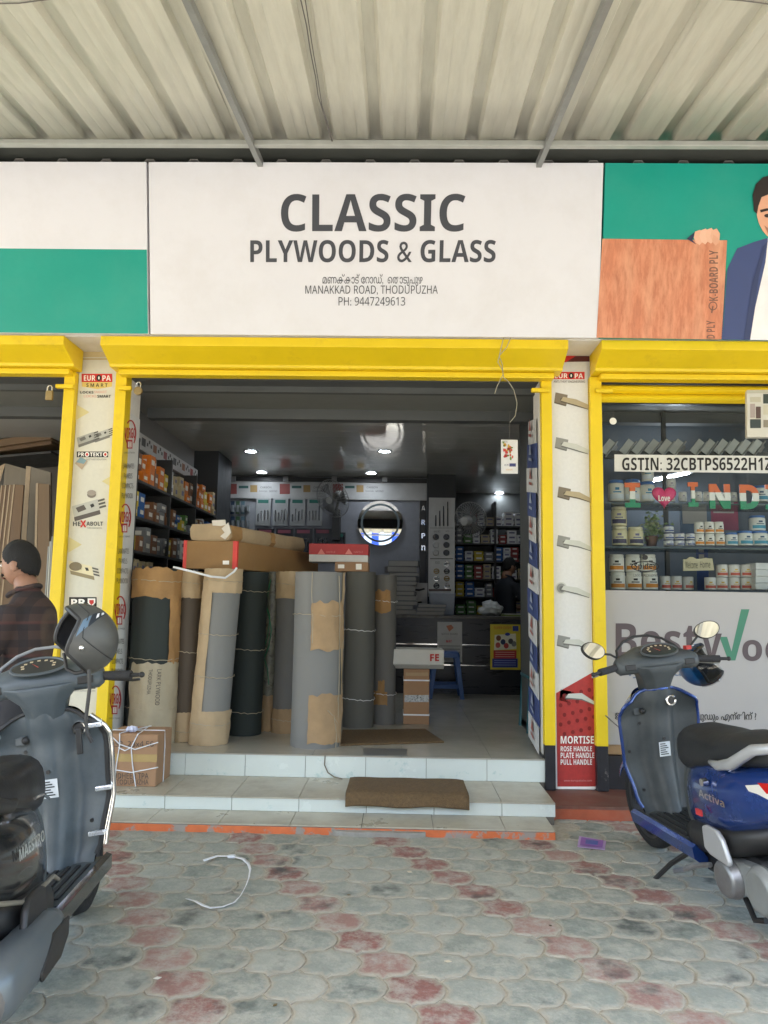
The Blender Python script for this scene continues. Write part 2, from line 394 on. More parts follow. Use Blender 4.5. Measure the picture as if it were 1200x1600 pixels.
# ---- shop floor of glossy cream tiles
FLT = mat('floor_tile', (.40, .385, .33), .16, var=.05, scale=2, dirt=(.28, .25, .2), damt=.25, dscale=3)
fl = MB(); fl.box((-2.4, Y1 + .01, -.03), (XS - .005, 5.6, ZF - .008), GRT); fl.box((-2.4, 5.6, -.03), (4.3, 11.2, ZF - .0085), GRT); fl = struct(fl.build('shop_floor'))
for ix in range(11):
    for iy in range(10):
        a = -2.37 + ix * .6; b = Y1 - .006 + iy * .6
        if a > 1.0 and b < 6.0: continue
        q = MB(); q.box((a + .001, b + .001, ZF - .008), (min(a + .599, XS if b < 5.3 else 9), b + .599, ZF), FLT); q.build('tile', fl)
# =================================================================== BUILDING
BLK = mat('black_plinth_paint', (.016, .016, .02), .4, var=.3, scale=8, dirt=(.25, .22, .2), damt=.7, dscale=5, dcut=(.62, .66))
WHT = mat('white_wall', (.72, .70, .66), .85, var=.06, scale=2, dirt=(.42, .38, .3), damt=.45, dscale=2.5)
DRK = mat('dark_wall', (.075, .08, .078), .6, var=.15, scale=2)
GRYW = mat('grey_wall', (.20, .20, .20), .8, var=.1, scale=2)
CEIL = mat('gloss_ceiling', (.40, .40, .37), .10, var=.06, scale=1.5)
YEL = mat('yellow_paint', (.78, .56, .008), .42, var=.07, scale=3, dirt=(.32, .2, .02), damt=.35, dscale=6, bump=.05, bscale=20, dcut=(.56, .75))
ZS = 3.07                                          # soffit
bd = thing('shop_building', 'row of street shops with yellow shutter frames and white soffit under metal canopy', 'building', (0, 5.2, 0))
BL, BR = at(119, 612, Y=YP).x, at(182, 612, Y=YP).x; RL, RR = at(862.5, 757, Y=YP).x, at(923, 757, Y=YP).x
for a, b, nm in ((BL, BR, 0), (RL, RR, 0)):
    q = MB(); q.box((a - .075, YP + .03, .3), (b + .075, 5.48, ZS), WHT); q.build('pillar', bd)
    q = MB(); q.box((a - .075, YP + .029, -.02), (b + .075, 5.48, .3), BLK); q.build('pillar_base', bd, bevel=.004)
q = MB(); q.box((-9, 4.9, ZS), (9, 5.6, ZS + .12), WHT); q.build('soffit', bd)
q = MB(); q.box((-9, 5.26, ZS + .12), (9, 5.5, 6.2), mat('upper_wall', (.12, .12, .115), .9)); q.build('upper_wall', bd)
for a, b in ((BR - .02, RL + .02), (-6, BL + .02), (RR - .02, 6)):
    q = MB(); q.box((a, 5.42, 2.84), (b, 5.47, ZS), DRK); q.box((a, 5.27, 2.885), (b, 5.42, ZS), DRK); q.build('lintel', bd)
    q = MB(); q.box((a, 5.47, 2.842), (b, 5.92, 2.9), mat('lintel_underside', (.16, .165, .15), .5)); q.box((a, 5.92, 2.76), (b, 6.02, 3.0), DRK); q.build('beam', bd)
# inner room
XW = -2.27
def wall(x0, y0, z0, x1, y1, z1, m, nm='wall'):
    q = MB(); q.box((x0, y0, z0), (x1, y1, z1), m); return q.build(nm, bd)
wall(XW - .1, 5.48, 0, XW - .002, 11.2, 3.1, GRYW)
wall(XW, 9.7, 0, .36, 9.8, 3.1, mat('back_wall_grey', (.30, .31, .33), .6))
wall(.36, 11.0, 0, 4.3, 11.1, 3.1, DRK); wall(.36, 9.8, 0, .4, 11.0, 3.1, DRK); wall(4.2, 5.48, 0, 4.3, 11, 3.1, DRK)
wall(-2.3, 5.48, -.05, BR - .0, 5.5, 3.0, DRK); wall(-2.5, 6.1, 3.05, 4.3, 11.2, 3.12, DRK, 'roof_slab')
wall(XW, 8.06, ZF, -2.0, 8.7, 3.0, mat('dark_column', (.03, .033, .036), .6), 'column')
wall(at(668, 770, Y=9.4).x, 9.4, ZF, at(712, 770, Y=9.4).x, 9.7, 3.0, mat('dark_column', (.03, .033, .036), .6), 'column')
# plank ceiling
ZC = 2.92
for i in range(20):
    a = 6.02 + i * .25
    q = MB(); q.box((XW, a + .002, ZC), (4.2, a + .249, ZC + .02), CEIL); q.build('ceiling_plank', bd)
# right shop window box and left shop
wall(RR + .06, 6.6, 0, 4.2, 6.65, 3.05, mat('bluish_wall', (.10, .12, .14), .7)); wall(RL, 5.48, 0, RL + .03, 6.6, 3.05, DRK)
wall(RL, 5.4, 3.0, 4.2, 6.6, 3.05, DRK, 'window_ceiling'); wall(RL, 5.3, .3, 4.2, 6.6, .34, DRK, 'window_floor')
wall(-6, 8.0, 0, -2.4, 8.1, 3.05, mat('left_shop_wall', (.16, .15, .13), .8)); wall(-6.1, 5.4, 0, -6, 8.1, 3.05, DRK)
wall(-6, 5.3, -.03, -2.36, 8.1, .25, mat('left_shop_floor', (.3, .28, .24), .6), 'left_floor')
wall(BL - .085, 5.3, .077, BL - .0, 5.9, 3.0, mat('dark_grey_jamb', (.085, .09, .088), .6), 'jamb')
q = MB()
for i in range(10): q.box((-6, 6.02 + i * .22, 2.80), (-2.4, 6.238 + i * .22, 2.82), mat('left_ceiling', (.33, .33, .31), .35))
q.build('left_ceiling', bd)
# =================================================================== METAL CANOPY
TS = math.tan(R(6.86))
def rz_(y): return 4.150 + (y - 4.35) * TS
cano = thing('metal_canopy', 'ribbed grey-green metal sheet canopy sloping out over the pavement', 'canopy', (0, 5.2, 4.2))
SHT = mat('roof_sheet_underside', (.54, .53, .45), .42, var=.1, scale=3, dirt=(.33, .31, .24), damt=.28, dscale=4, stretch=(5, .6, 1), bump=.05, bscale=3, metal=.0)
X72 = at(72, 222, Y=4.37).x; RP = (at(1037, 222, Y=4.37).x - X72) / 13
def ribsheet(x0, n, y0, y1, zf):
    q = MB(); prof = []
    for i in range(n + 1):
        c = x0 + i * RP
        prof += [(c - .048, 0), (c - .030, .036), (c + .030, .036), (c + .048, 0)]
        if i < n: prof += [(c + RP * .36, .0), (c + RP * .38, .0022), (c + RP * .40, 0), (c + RP * .60, 0), (c + RP * .62, .0022), (c + RP * .64, 0)]
    ys = [y0 + (y1 - y0) * j / 8 for j in range(9)]
    rw = [[(x, y, zf(y) + z + .0025 * math.sin(3.1 * y + i * .7) * (z < .01)) for i, (x, z) in enumerate(prof)] for y in ys]
    q.loft(rw, SHT, cap=False, closed=False); return q
for s0 in range(-16, 28, 4):
    q = ribsheet(X72 + s0 * RP, 4, -.6, 4.42, lambda y: rz_(y) + (.0015 if (s0 // 4) % 2 else 0)); q.build('roof_sheet', cano, smooth=True, solid=.001)
STL = mat('grey_steel', (.27, .28, .27), .5, metal=.3, var=.15, scale=10); STL2 = mat('pale_steel', (.42, .43, .40), .5, metal=.2, var=.12, scale=7)
def rafter(xb, xt):
    q = MB(); ya, yb = -.6, 4.62
    p = lambda x, y, dz: (x, y, rz_(y) - dz)
    fx = lambda y: xb + (xt - xb) * (4.40 - y) / 1.3
    q.hexa([p(fx(ya) - .017, ya, .052), p(fx(ya) + .017, ya, .052), p(fx(yb) + .017, yb, .052), p(fx(yb) - .017, yb, .052), p(fx(ya) - .017, ya, .003), p(fx(ya) + .017, ya, .003), p(fx(yb) + .017, yb, .003), p(fx(yb) - .017, yb, .003)], STL)
    q.build('rafter', cano)
ra, rb = at(396, 240, Y=4.40).x, at(852, 240, Y=4.40).x; ra2, rb2 = at(300, 0, Y=3.10).x, at(944, 0, Y=3.10).x
rafter(ra, ra2); rafter(rb, rb2); dx = rb - ra
for k in (-2, -1, 2, 3): rafter(ra + dx * k, ra2 + (rb2 - ra2) * k)
for y in (4.36, 2.2, .8, -.5):
    q = MB(); z = rz_(y) - (.003 if y > 4 else .055); h = .036
    q.box((-8, y - .02, z - h), (8, y + .02, z), STL2); q.build('purlin', cano, bevel=.004)
q = MB(); q.box((-8, 4.1, 4.225), (8, 5.25, 4.245), mat('dark_rear_sheet', (.06, .065, .06), .7)); q.build('rear_sheet', cano)  # dark tone fills the recess; sheet lapped forward to shut out the sun
# ribbed flashing whose end profile shows along the top of the sign
q = MB(); prof = []
for i in range(-10, 28):
    c = at(30, 247, Y=4.63).x + i * RP * .985
    prof += [(c - .055, 0), (c - .024, .042), (c + .024, .042), (c + .055, 0)]
q.loft([[(x, y, 4.155 + z) for x, z in prof] for y in (4.63, 5.25)], mat('flashing', (.30, .29, .28), .6, metal=.2), cap=False, closed=False); q.build('flashing', cano, solid=.003)
for x in (-5.5, 4.9):
    q = MB(); q.box((x, -.45, -.02), (x + .08, -.37, rz_(-.4) - .02), STL); q.build('post', cano)
# =================================================================== ACROSS THE ROAD (seen in the mirrors and the window glass)
op = thing('opposite_shop', 'cream shop across the road with blue lettered white sign, seen reflected in the round mirror', 'building', (0, -16, 0))
q = MB(); q.box((-14, -22, -.02), (14, -16, 8.5), mat('cream_wall', (.62, .55, .42), .85, var=.1, scale=1)); q.build('wall', op)
for i in range(6):
    q = MB(); q.box((-12 + i * 4, -16.05, .1), (-9.2 + i * 4, -15.98, 2.9), mat('rolled_shutter_grey', (.18, .19, .2), .5)); q.build('shutter', op)
    q = MB(); q.box((-12 + i * 4, -16.05, 6.2), (-10.2 + i * 4, -15.98, 7.8), mat('rolled_shutter_grey', (.18, .19, .2), .5)); q.build('window', op)
q = MB(); q.box((-5, -15.98, 4.3), (5, -15.8, 6.0), mat('sign_white2', (.8, .8, .8), .6)); q.box((-5, -15.99, 5.75), (5, -15.78, 6.05), mat('sign_blue', (.05, .16, .5), .6)); q.build('sign_panel', op)
q = MB(); text(q, 'BLUE', (2.6, -15.77, 4.75), (-5.2, 0, 0), (0, 0, .95), mat('sign_blue2', (.03, .1, .6), .6), bold=.03); q.build('lettering', op)
q = MB(); q.box((-14, -16, 3.2), (14, -13.6, 3.3), mat('awning', (.4, .4, .38), .6)); q.build('awning', op)
# =================================================================== ROLLER SHUTTERS
ZH = [(4.88, 3.068), (4.88, 3.005), (5.05, 2.93), (5.06, 2.91), (5.2, 2.91), (5.2, 3.068)]
def shutter(x0, x1, label, lock_l, lock_r, slats=0, rail_l=True, rail_r=True, ra0=None, ra1=None):
    t = thing('roller_shutter', label, 'shutter', ((x0 + x1) / 2, 5.15, .077), 'yellow roller shutters')
    q = MB(); q.prism([(x0, y, z) for y, z in ZH], (x1 - x0, 0, 0), YEL); q.build('hood', t, bevel=.004)
    q = MB(); q.box((x0 + .05, 5.10, 2.868), (x1 - .05, 5.19, 2.908), YEL); q.build('bottom_bar', t, bevel=.006)
    for use, a, b in ((rail_l, *(ra0 or (0, 0))), (rail_r, *(ra1 or (0, 0)))):
        if not use: continue
        q = MB(); q.box((a, 5.17, .37), (b, 5.28, 2.905), YEL); q.build('guide_rail', t, bevel=.003)
        q = MB(); q.box((a + .002, 5.172, .08), (b - .002, 5.28, .37), BLK); q.build('rail_base', t, bevel=.003)
    for p in (lock_l, lock_r):
        if p:
            (xa, ya), (xb, yb) = p
            A, B = at(xa, ya, Y=5.15), at(xb, yb, Y=5.15); q = MB(); q.box((min(A.x, B.x), 5.13, A.z - .014), (max(A.x, B.x), 5.165, A.z + .014), YEL); q.build('lock_tab', t, bevel=.005)
    for i in range(slats):
        z = 2.866 - i * .066
        q = MB(); prof = [(5.235, z), (5.225, z - .008), (5.205, z - .02), (5.2, z - .038), (5.21, z - .052), (5.225, z - .058), (5.235, z - .064), (5.245, z - .05), (5.245, z - .01)]
        q.prism([((ra0 or (0, 0))[1], yy, zz) for yy, zz in prof], (x1 - (ra0 or (0, 0))[1], 0, 0), YEL); q.build('slat', t, smooth=True)
    return t
XA, XB = at(157, 525, Y=4.88).x, at(888, 532, Y=4.88).x
shutter(XA, XB, 'rolled up yellow shutter above the open shop doorway with vinyl rolls', ((206, 607), (186, 607)), ((830, 610), (858, 610)), 0, True, True, (BR, at(199, 612, Y=YP).x), (at(846, 757, Y=YP).x, RL))
shutter(-6, at(100, 525, Y=4.88).x, 'rolled up yellow shutter of the plywood shop behind the checked-shirt man', None, ((88, 604), (116, 604)), 0, False, True, None, (at(102, 612, Y=YP).x, BL))
shutter(at(940, 530, Y=4.88).x, 6, 'partly lowered yellow shutter with slats showing above the glass display window', ((930, 611), (957, 613)), None, 2, True, False, (RR, at(941, 757, Y=YP).x), None)
# padlocks
BRS = mat('old_brass', (.30, .22, .10), .45, metal=.7, var=.2); CHR = mat('chrome', (.75, .75, .75), .15, metal=1., var=.05)
def padlock(px, py, r, label, body='round'):
    p = at(px, py, Y=5.12); t = thing('padlock', label, 'padlock', p)
    q = MB()
    if body == 'round': q.cyl((p.x, p.y - .012, p.z), r, .024, BRS, axis='y')
    else: q.box((p.x - r * .7, p.y - .01, p.z - r), (p.x + r * .7, p.y + .012, p.z + r), BRS)
    q.build('body', t, bevel=.003)
    q = MB(); q.tube([(p.x - r * .5, p.y, p.z + r * .7), (p.x - r * .5, p.y, p.z + r * 1.7), (p.x - r * .25, p.y, p.z + r * 2.1), (p.x + r * .25, p.y, p.z + r * 2.1), (p.x + r * .5, p.y, p.z + r * 1.7), (p.x + r * .5, p.y, p.z + r * .7)], .005, CHR); q.build('shackle', t, smooth=True)
padlock(216, 611, .03, 'round brass padlock hanging from the shutter tab by the red-logo panel')
padlock(77, 618, .034, 'long shackle padlock hanging in the plywood shop doorway', 'box')
# =================================================================== SIGN BOARDS (lean forward at the top)
SP = Vector((0, 4.84, 3.07)); SN = Vector((0, -1.087, -.24)).normalized()
SWH = mat('sign_vinyl_white', (.74, .735, .77), .45, var=.02, scale=1.5, dirt=(.5, .46, .42), damt=.18, dscale=2.2)
SGR = mat('sign_vinyl_green', (.0, .31, .235), .42, var=.05, scale=1.5, dirt=(.1, .4, .3), damt=.2, dscale=2)
INK = mat('sign_ink', (.055, .058, .07), .5, var=.04)
def signboard(quad, m, label):
    f = Face(P=SP, N=SN); pts = [f.p(x, y, 0) for x, y in quad]
    c = sum(pts, Vector()) / 4; t = thing('sign_board', label, 'sign', (c.x, c.y, min(p.z for p in pts)), 'sign boards over the shop fronts')
    q = MB(); q.prism(pts, -SN * .05, m); q.build('panel', t, bevel=.002); return t, f
t, f = signboard([(232, 253), (943, 254.5), (935, 528), (235, 522)], SWH, 'white sign board reading CLASSIC PLYWOODS & GLASS over the shop doorway')
f.text('CLASSIC', 439, 303, 726, 362, INK, bold=.035, res=4); f.done('lettering', t)
f.text('PLYWOODS & GLASS', 391, 375, 774, 410, INK, bold=.02, res=3); f.done('lettering', t)
f.text('മണക്കാട് േറാഡ്,  െതാടുപുഴ', 504, 428, 660, 447, INK, res=2); f.done('lettering', t)
f.text('MANAKKAD ROAD, THODUPUZHA', 477, 446, 684, 461, INK, res=2); f.done('lettering', t)
f.text('PH: 9447249613', 529, 464, 633, 477.5, INK, res=2); f.done('lettering', t)
t, f = signboard([(-260, 252), (228.5, 253), (231.5, 522), (-235, 518)], SWH, 'white and green sign board over the plywood shop with the checked-shirt man')
f.poly([(-250, 386), (229.5, 390), (231.2, 521.5), (-236, 517.6)], SGR); f.done('green_panel', t)
t, f = signboard([(946, 254.5), (1480, 257), (1450, 533), (938, 528)], SGR, 'green sign board picturing a man in blue blazer holding a plywood sheet')
WOOD = mat('printed_wood', (.60, .215, .11), .45, var=.2, scale=2, stretch=(16, 16, 1.6), dirt=(.74, .40, .24), damt=.75, dscale=.5)
f.poly([(941, 373), (1136, 375.5), (1128, 530.5), (932, 527.6)], WOOD, 2); f.done('plywood_picture', t)
f.text('K-BOARD PLY', 0, 0, 1, 1, INK) if False else None
f.vtext('K-BOARD PLY', 1108, 391, 1122, 470, mat('faded_print', (.20, .10, .07), .6), bold=.02, k=3)
f.done('lettering', t); f.vtext('D PLY', 1104, 501, 1117, 529, mat('faded_print', (.20, .10, .07), .6), bold=.02, k=3)
f.done('lettering', t); f.ring(1114, 478, 7, 7, 1.6, MATS['faded_print'], 3, 12); f.line([(1114, 478), (1112, 489)], 2.2, MATS['faded_print'], 3); f.done('lettering', t)
BLZ, SKN, HAIR, SHT2 = flat('#3c4a78'), flat('#e2a888'), flat('#241a17'), flat('#eceaea')
f.poly([(1127, 530.5), (1131, 470), (1134, 425), (1152, 388), (1178, 378), (1198, 372), (1228, 400), (1262, 372), (1300, 392), (1322, 420), (1330, 533)], BLZ, 2)
f.poly([(1200, 372), (1228, 392), (1256, 372), (1250, 420), (1240, 532), (1172, 531), (1180, 480), (1196, 410)], SHT2, 3)
f.poly([(1200, 376), (1186, 430), (1172, 531), (1162, 531), (1176, 440), (1192, 385)], flat('#2f3b63'), 4)
f.poly([(1135, 414), (1138, 400), (1133, 468), (1129.5, 530), (1131, 470)], flat('#18a37a'), 2)
f.disc(1226, 328, 44, 52, SKN, 3, 28); f.poly([(1206, 366), (1248, 366), (1252, 386), (1228, 398), (1202, 384)], flat('#cf9574'), 4)
f.poly([(1178, 330), (1176, 304), (1181, 288), (1192, 277), (1225, 268), (1258, 276), (1274, 300), (1274, 330), (1268, 330), (1266, 306), (1240, 300), (1210, 300), (1190, 308), (1185, 322), (1183, 334)], HAIR, 5)
f.line([(1188, 330), (1200, 327), (1212, 330)], 4, HAIR, 5); f.disc(1200, 337, 6, 3, flat('#2a1d18'), 5, 12)
f.line([(1240, 330), (1252, 327), (1264, 330)], 4, HAIR, 5); f.disc(1252, 337, 6, 3, flat('#2a1d18'), 5, 12)
f.poly([(1224, 335), (1230, 335), (1234, 352), (1220, 352)], flat('#d29a7b'), 5); f.poly([(1194, 352), (1208, 362), (1226, 366), (1246, 362), (1258, 352), (1250, 372), (1226, 380), (1204, 372)], flat('#a9765f'), 5); f.poly([(1206, 363), (1246, 363), (1236, 370), (1216, 370)], flat('#f3efe9'), 6)
for i, (x, y, a) in enumerate(((1091, 371, 8), (1100, 369, 9), (1109, 368, 9), (1117, 369, 8))):
    f.poly([(x - 5, y - 9), (x + 3, y - 12), (x + 8, y - 4), (x + 7, y + 7), (x + 2, y + a + 4), (x - 4, y + a), (x - 7, y)], flat(['#e6b294', '#eabb9e', '#e8b799', '#e3ae90'][i]), 4 + i)
f.poly([(1114, 366), (1122, 371), (1124, 378), (1118, 384), (1113, 378)], flat('#dea586'), 8); f.poly([(1073, 373), (1086, 362), (1082, 375), (1088, 382)], flat('#26324f'), 8)
f.done('man_picture', t)
# =================================================================== PILLAR BANNERS
YB = YP + .02
BAN = mat('banner_cream', (.66, .64, .54), .6, var=.04, scale=40, bump=.05, bscale=60); BANW = mat('banner_white', (.70, .70, .68), .5, var=.05, scale=45, bump=.06, bscale=60)
def banner(xa, xb, zt, zb, m, label):
    t = thing('pillar_banner', label, 'banner', ((xa + xb) / 2, YB, zb)); q = MB(); q.box((xa + .004, YB, zb), (xb - .004, YB + .004, zt), m); q.build('sheet', t); return t, Face(YB)
REDI, BLKI, GLD, GRYI, WHI, DGR = flat('#c8281e'), flat('#15130f'), flat('#d9bf6a'), flat('#8d8d86'), flat('#f2efe8'), flat('#4b4a45')
t, f = banner(BL, BR, 3.03, .33, BAN, 'cream door lock advertising banner with red EUROPA SMART logo on the pillar')
f.rect(121, 548, 178, 558, flat('#cdbb8e')); f.rect(121, 560, 179, 562, flat('#b9a26a'))
f.rect(127.5, 584, 175.5, 597, REDI); f.text('EUR', 131, 586.5, 149, 595, WHI, bold=.03); f.disc(154.5, 590.5, 4.2, 5, BLKI, 2, 14); f.disc(154.5, 590.5, 1.2, 2.6, WHI, 3, 8); f.text('PA', 160, 586.5, 173, 595, WHI, bold=.03)
f.poly([(128, 597), (175, 597), (175, 604), (152, 608), (128, 604)], GLD); f.text('S M A R T', 135, 599, 168, 604.5, BLKI, bold=.03)
f.text('LOCKS', 125.5, 611, 146, 615, BLKI, bold=.03); f.text('SMART', 147, 610.5, 167, 614.5, flat('#d9a08e')); f.text('LOCKS', 131, 617, 151, 621, flat('#d9a08e')); f.text('SMART', 152, 617, 173, 621.5, BLKI, bold=.03)
f.done('logo', t)
def lockpic(cx, cy, s, c1, c2, tilt=.35, n=4):
    q = lambda x, y: (cx + s * (x + .2 * y), cy + s * (y - tilt * x))
    f.poly([q(-1, -.35), q(.55, -.35), q(.55, .3), q(-1, .3)], c1); f.poly([q(-1, .3), q(.55, .3), q(.55, .55), q(-1, .55)], c2)
    f.poly([q(-.8, -.2), q(-.3, -.25), q(-.2, .05), q(-.7, .1)], c2, 2); f.poly([q(.05, -.15), q(.25, -.18), q(.3, 0), q(.1, .05)], flat('#2e2c28'), 2)
    for i in range(n): f.poly([q(.55, -.3 + i * .2), q(.95, -.3 + i * .2), q(.95, -.18 + i * .2), q(.55, -.18 + i * .2)], flat('#5b5850'), 2)
lockpic(138, 684, 17, flat('#a5a59c'), flat('#6d6c66')); lockpic(162, 678, 15, flat('#b3b3aa'), flat('#77766f')); f.done('lock_picture', t)
f.rect(120, 705.5, 169, 714.5, BLKI); f.text('PR', 122, 707, 131.5, 713, WHI, bold=.04, k=3); f.disc(136, 710, 3.6, 3.8, WHI, 3, 12); f.disc(136, 710, 2, 2.3, REDI, 4, 10); f.text('TEKT', 140.5, 707, 160, 713, WHI, bold=.04, k=3); f.disc(164.5, 710, 3.6, 3.8, WHI, 3, 12); f.disc(164.5, 710, 2, 2.3, REDI, 4, 10)
f.text('FAST FAST SOLUTION', 135, 716.5, 166, 719, DGR); f.done('lettering', t)
f.poly([(117, 724), (126, 713), (137, 720), (128, 734)], flat('#b7a48c'), 4); f.poly([(119, 722), (126, 714), (135, 719), (131, 725)], flat('#7f9da6'), 5); f.done('sticker', t)
lockpic(140, 793, 26, flat('#b9b8ae'), flat('#57504a'), .28, 3); f.disc(143, 773, 7, 5, flat('#7b7166'), 2, 14); f.disc(143, 770, 7, 4.5, flat('#9d9387'), 3, 14); f.done('lock_picture', t)
f.text('HE', 114, 815, 126, 822, DGR, bold=.04); f.text('X', 125, 813, 135, 824, REDI, bold=.05, k=3); f.text('ABOLT', 135, 815, 161, 821.5, DGR, bold=.04); f.text('THREE DIMENSIONS', 136, 824, 159, 826, DGR); f.done('lettering', t)
lockpic(132, 890, 24, flat('#ded4ae'), flat('#8f8262'), -.25, 3); f.disc(118, 885, 10, 7, flat('#7d7157'), 3, 16); f.done('lock_picture', t)
f.rect(108, 933, 151, 948, BLKI); f.text('PR', 111, 936, 134, 946.5, WHI, bold=.05, k=3); f.poly([(137, 935), (149, 935), (149, 942), (143, 948), (137, 942)], WHI, 3); f.poly([(139.5, 937.5), (146.5, 937.5), (146.5, 942), (143, 945.5), (139.5, 942)], REDI, 4)
f.done('lettering', t); f.rect(105, 1060, 149, 1076, BLKI); f.text('ARMA', 110, 1063, 145, 1071, WHI, bold=.05, k=3); f.text('DIGITAL LOCK SYSTEM', 112, 1072.5, 142, 1074.5, WHI, k=3); f.text('INTEGRATED MAIN DOOR LOCK', 108, 1078.5, 149, 1080.5, DGR); f.done('lettering', t)
for x, y, d in ((118, 644, 1), (181, 752, -1), (106, 851, 1), (166, 965, -1)): f.poly([(x - (0 if d > 0 else 0), y - 13), (x + 22 * d, y), (x, y + 13)], flat('#d3c892')); f.done('triangle_motif', t)
t, f = banner(RL, RR, 3.03, .08, BANW, 'white door handle advertising banner with red foot reading MORTISE on the pillar')
f.poly([(860, 553), (921, 553), (921, 565), (860, 566)], flat('#5a211b')); f.poly([(888, 553), (905, 553), (884, 566), (860, 566), (860, 553)], REDI, 2)
f.rect(864.5, 581, 913.5, 592.5, REDI); f.text('EUR', 867, 583.5, 887, 591, WHI, bold=.03); f.disc(892.5, 587, 4.2, 4.6, BLKI, 2, 14); f.disc(892.5, 587, 1.2, 2.4, WHI, 3, 8); f.text('PA', 898, 583.5, 911, 591, WHI, bold=.03); f.text('ANTI-THEFT ENGINEERING', 865, 594.5, 914, 598, DGR, bold=.01); f.done('logo', t)
def handlepic(cx, cy, L, c1, c2, c3, rnd_=False, curve=0):
    if rnd_: f.disc(cx, cy, 9, 9.5, c2, 1, 20); f.disc(cx, cy, 7, 7.5, c1, 2, 20); f.disc(cx + 1, cy + 1, 4, 4.5, c3, 3, 16)
    else: f.poly([(cx - 8, cy - 11), (cx + 11, cy - 7), (cx + 9, cy + 9), (cx - 10, cy + 4)], c1); f.poly([(cx - 10, cy + 4), (cx + 9, cy + 9), (cx + 8, cy + 11), (cx - 10, cy + 6)], c3, 1)
    f.poly([(cx - 1, cy - 1), (cx + 6, cy - 4), (cx + 8, cy + 4), (cx + 1, cy + 5)], c3, 3)
    a = (cx + 4, cy - 4)
    f.poly([a, (a[0] + L * .5, a[1] + 4 - curve), (a[0] + L, a[1] + 13), (a[0] + L - 2, a[1] + 19 - curve * .5), (a[0] + L * .5, a[1] + 13 - curve), (a[0] - 4, a[1] + 6)], c2, 4)
    f.poly([(a[0] - 4, a[1] + 6), (a[0] + L * .5, a[1] + 13 - curve), (a[0] + L - 2, a[1] + 19 - curve * .5), (a[0] + L - 2, a[1] + 20 - curve * .5), (a[0] + L * .5, a[1] + 15 - curve), (a[0] - 4, a[1] + 8)], c3, 5); f.done('handle_picture', t)
H1 = [flat(c) for c in ('#7d7362', '#b3a585', '#5d5443')]; H2 = [flat(c) for c in ('#8e8f8a', '#c6c8bf', '#6c6d68')]
handlepic(876, 624, 41, *H1); handlepic(877, 694, 40, *H2); handlepic(881, 771, 41, *H1, False, 2); handlepic(880, 847, 43, *H2, False, 2); handlepic(877, 919, 42, *H2, True, 1); handlepic(880, 1003, 42, *H2, False, 4)
RF = mat('banner_red', (.42, .035, .03), .5, var=.18, scale=30)
f.poly([(869, 1083), (930.5, 1048), (935, 1232), (871, 1231)], RF); f.done('red_panel', t)
for i in range(11):
    for j in range(5):
        x, y = 876 + j * 13 + (i % 2) * 6, 1072 + i * 15 - j * 3
        if y < 1160 and y > 1083 - (x - 869) * .57 + 8 and x < 930: f.disc(x, y, 3, 3.4, flat('#7c1512'), 2, 10)
f.done('dot_pattern', t)['kind'] = 'stuff'
handlepic(884, 1088, 42, *H2, False, 5)
for s, y0, y1, x1 in (('MORTISE', 1150, 1162, 928), ('ROSE HANDLE', 1166, 1174, 925), ('PLATE HANDLE', 1176, 1184.5, 928.5), ('PULL HANDLE', 1186.5, 1195, 925)): f.text(s, 876, y0, x1, y1, WHI, bold=.03, k=3)
f.text('www.europalocks.com', 881, 1218, 925, 1222, flat('#dba09a'), k=3); f.rect(871, 1229, 934.5, 1233, WHI, 3); f.done('lettering', t)
# =================================================================== DOOR JAMB PANELS
XJ = at(199, 612, Y=YP).x - .006
ya, yb = 5.285, at(219, 656, X=XJ + .006).y
t = thing('jamb_panel', 'tall white panel with repeated red circle logos on the door jamb', 'panel', (XJ, 5.3, ZF))
q = MB(); q.box((XJ, ya, ZF), (XJ + .006, yb, at(200, 643, X=XJ).z), mat('jamb_white', (.62, .62, .60), .5, var=.05)); q.build('board', t)
f = Face(P=(XJ + .006, 0, 0), N=(1, 0, 0)); RD = flat('#b23230')
for (cx, cy) in ((204, 677), (196, 808), (188, 952), (180.5, 1092)):
    f.ring(cx, cy, 9, 21, 2.2, RD, 1, 22, -130, 50); f.ring(cx, cy, 9, 21, 1.6, RD, 1, 10, 100, 180); f.text('VIRGO', cx - 9, cy - 9, cx + 8, cy + 8, RD, bold=.04)
    f.rect(cx - 6, cy + 10, cx + 3, cy + 24, RD); f.rect(cx - 4, cy + 13, cx + 1.5, cy + 22, flat('#e4dfd9'), 2); f.text('I', cx - 2, cy + 14, cx, cy + 21, RD, k=3); f.text('UNIQUE TRENDS', cx - 10, cy + 29, cx + 7, cy + 32, DGR)
f.done('logo', t)
for (cx, y0) in ((200.5, 724), (192.5, 857), (184.5, 998)):
    for i, s in enumerate(('LAMINATES', 'PANELS', 'COMPACTS', 'PLYWOOD')): f.text(s, cx - 8 - i * .7 + (2 if i == 1 else 0), y0 + i * 15.5, cx + 9 - i * .7 - (2 if i == 1 else 0), y0 + i * 15.5 + 8, DGR)
f.done('lettering', t)
XJ = at(846, 757, Y=YP).x - .02
t = thing('hanging_banner', 'blue and white chequered cloth banner hanging along the right door jamb', 'banner', (XJ, 5.4, .35))
zt, zb = at(836, 655, X=XJ).z, at(838, 1175, X=XJ).z; n = 13
yn, yf = 5.29, at(824, 700, X=XJ).y
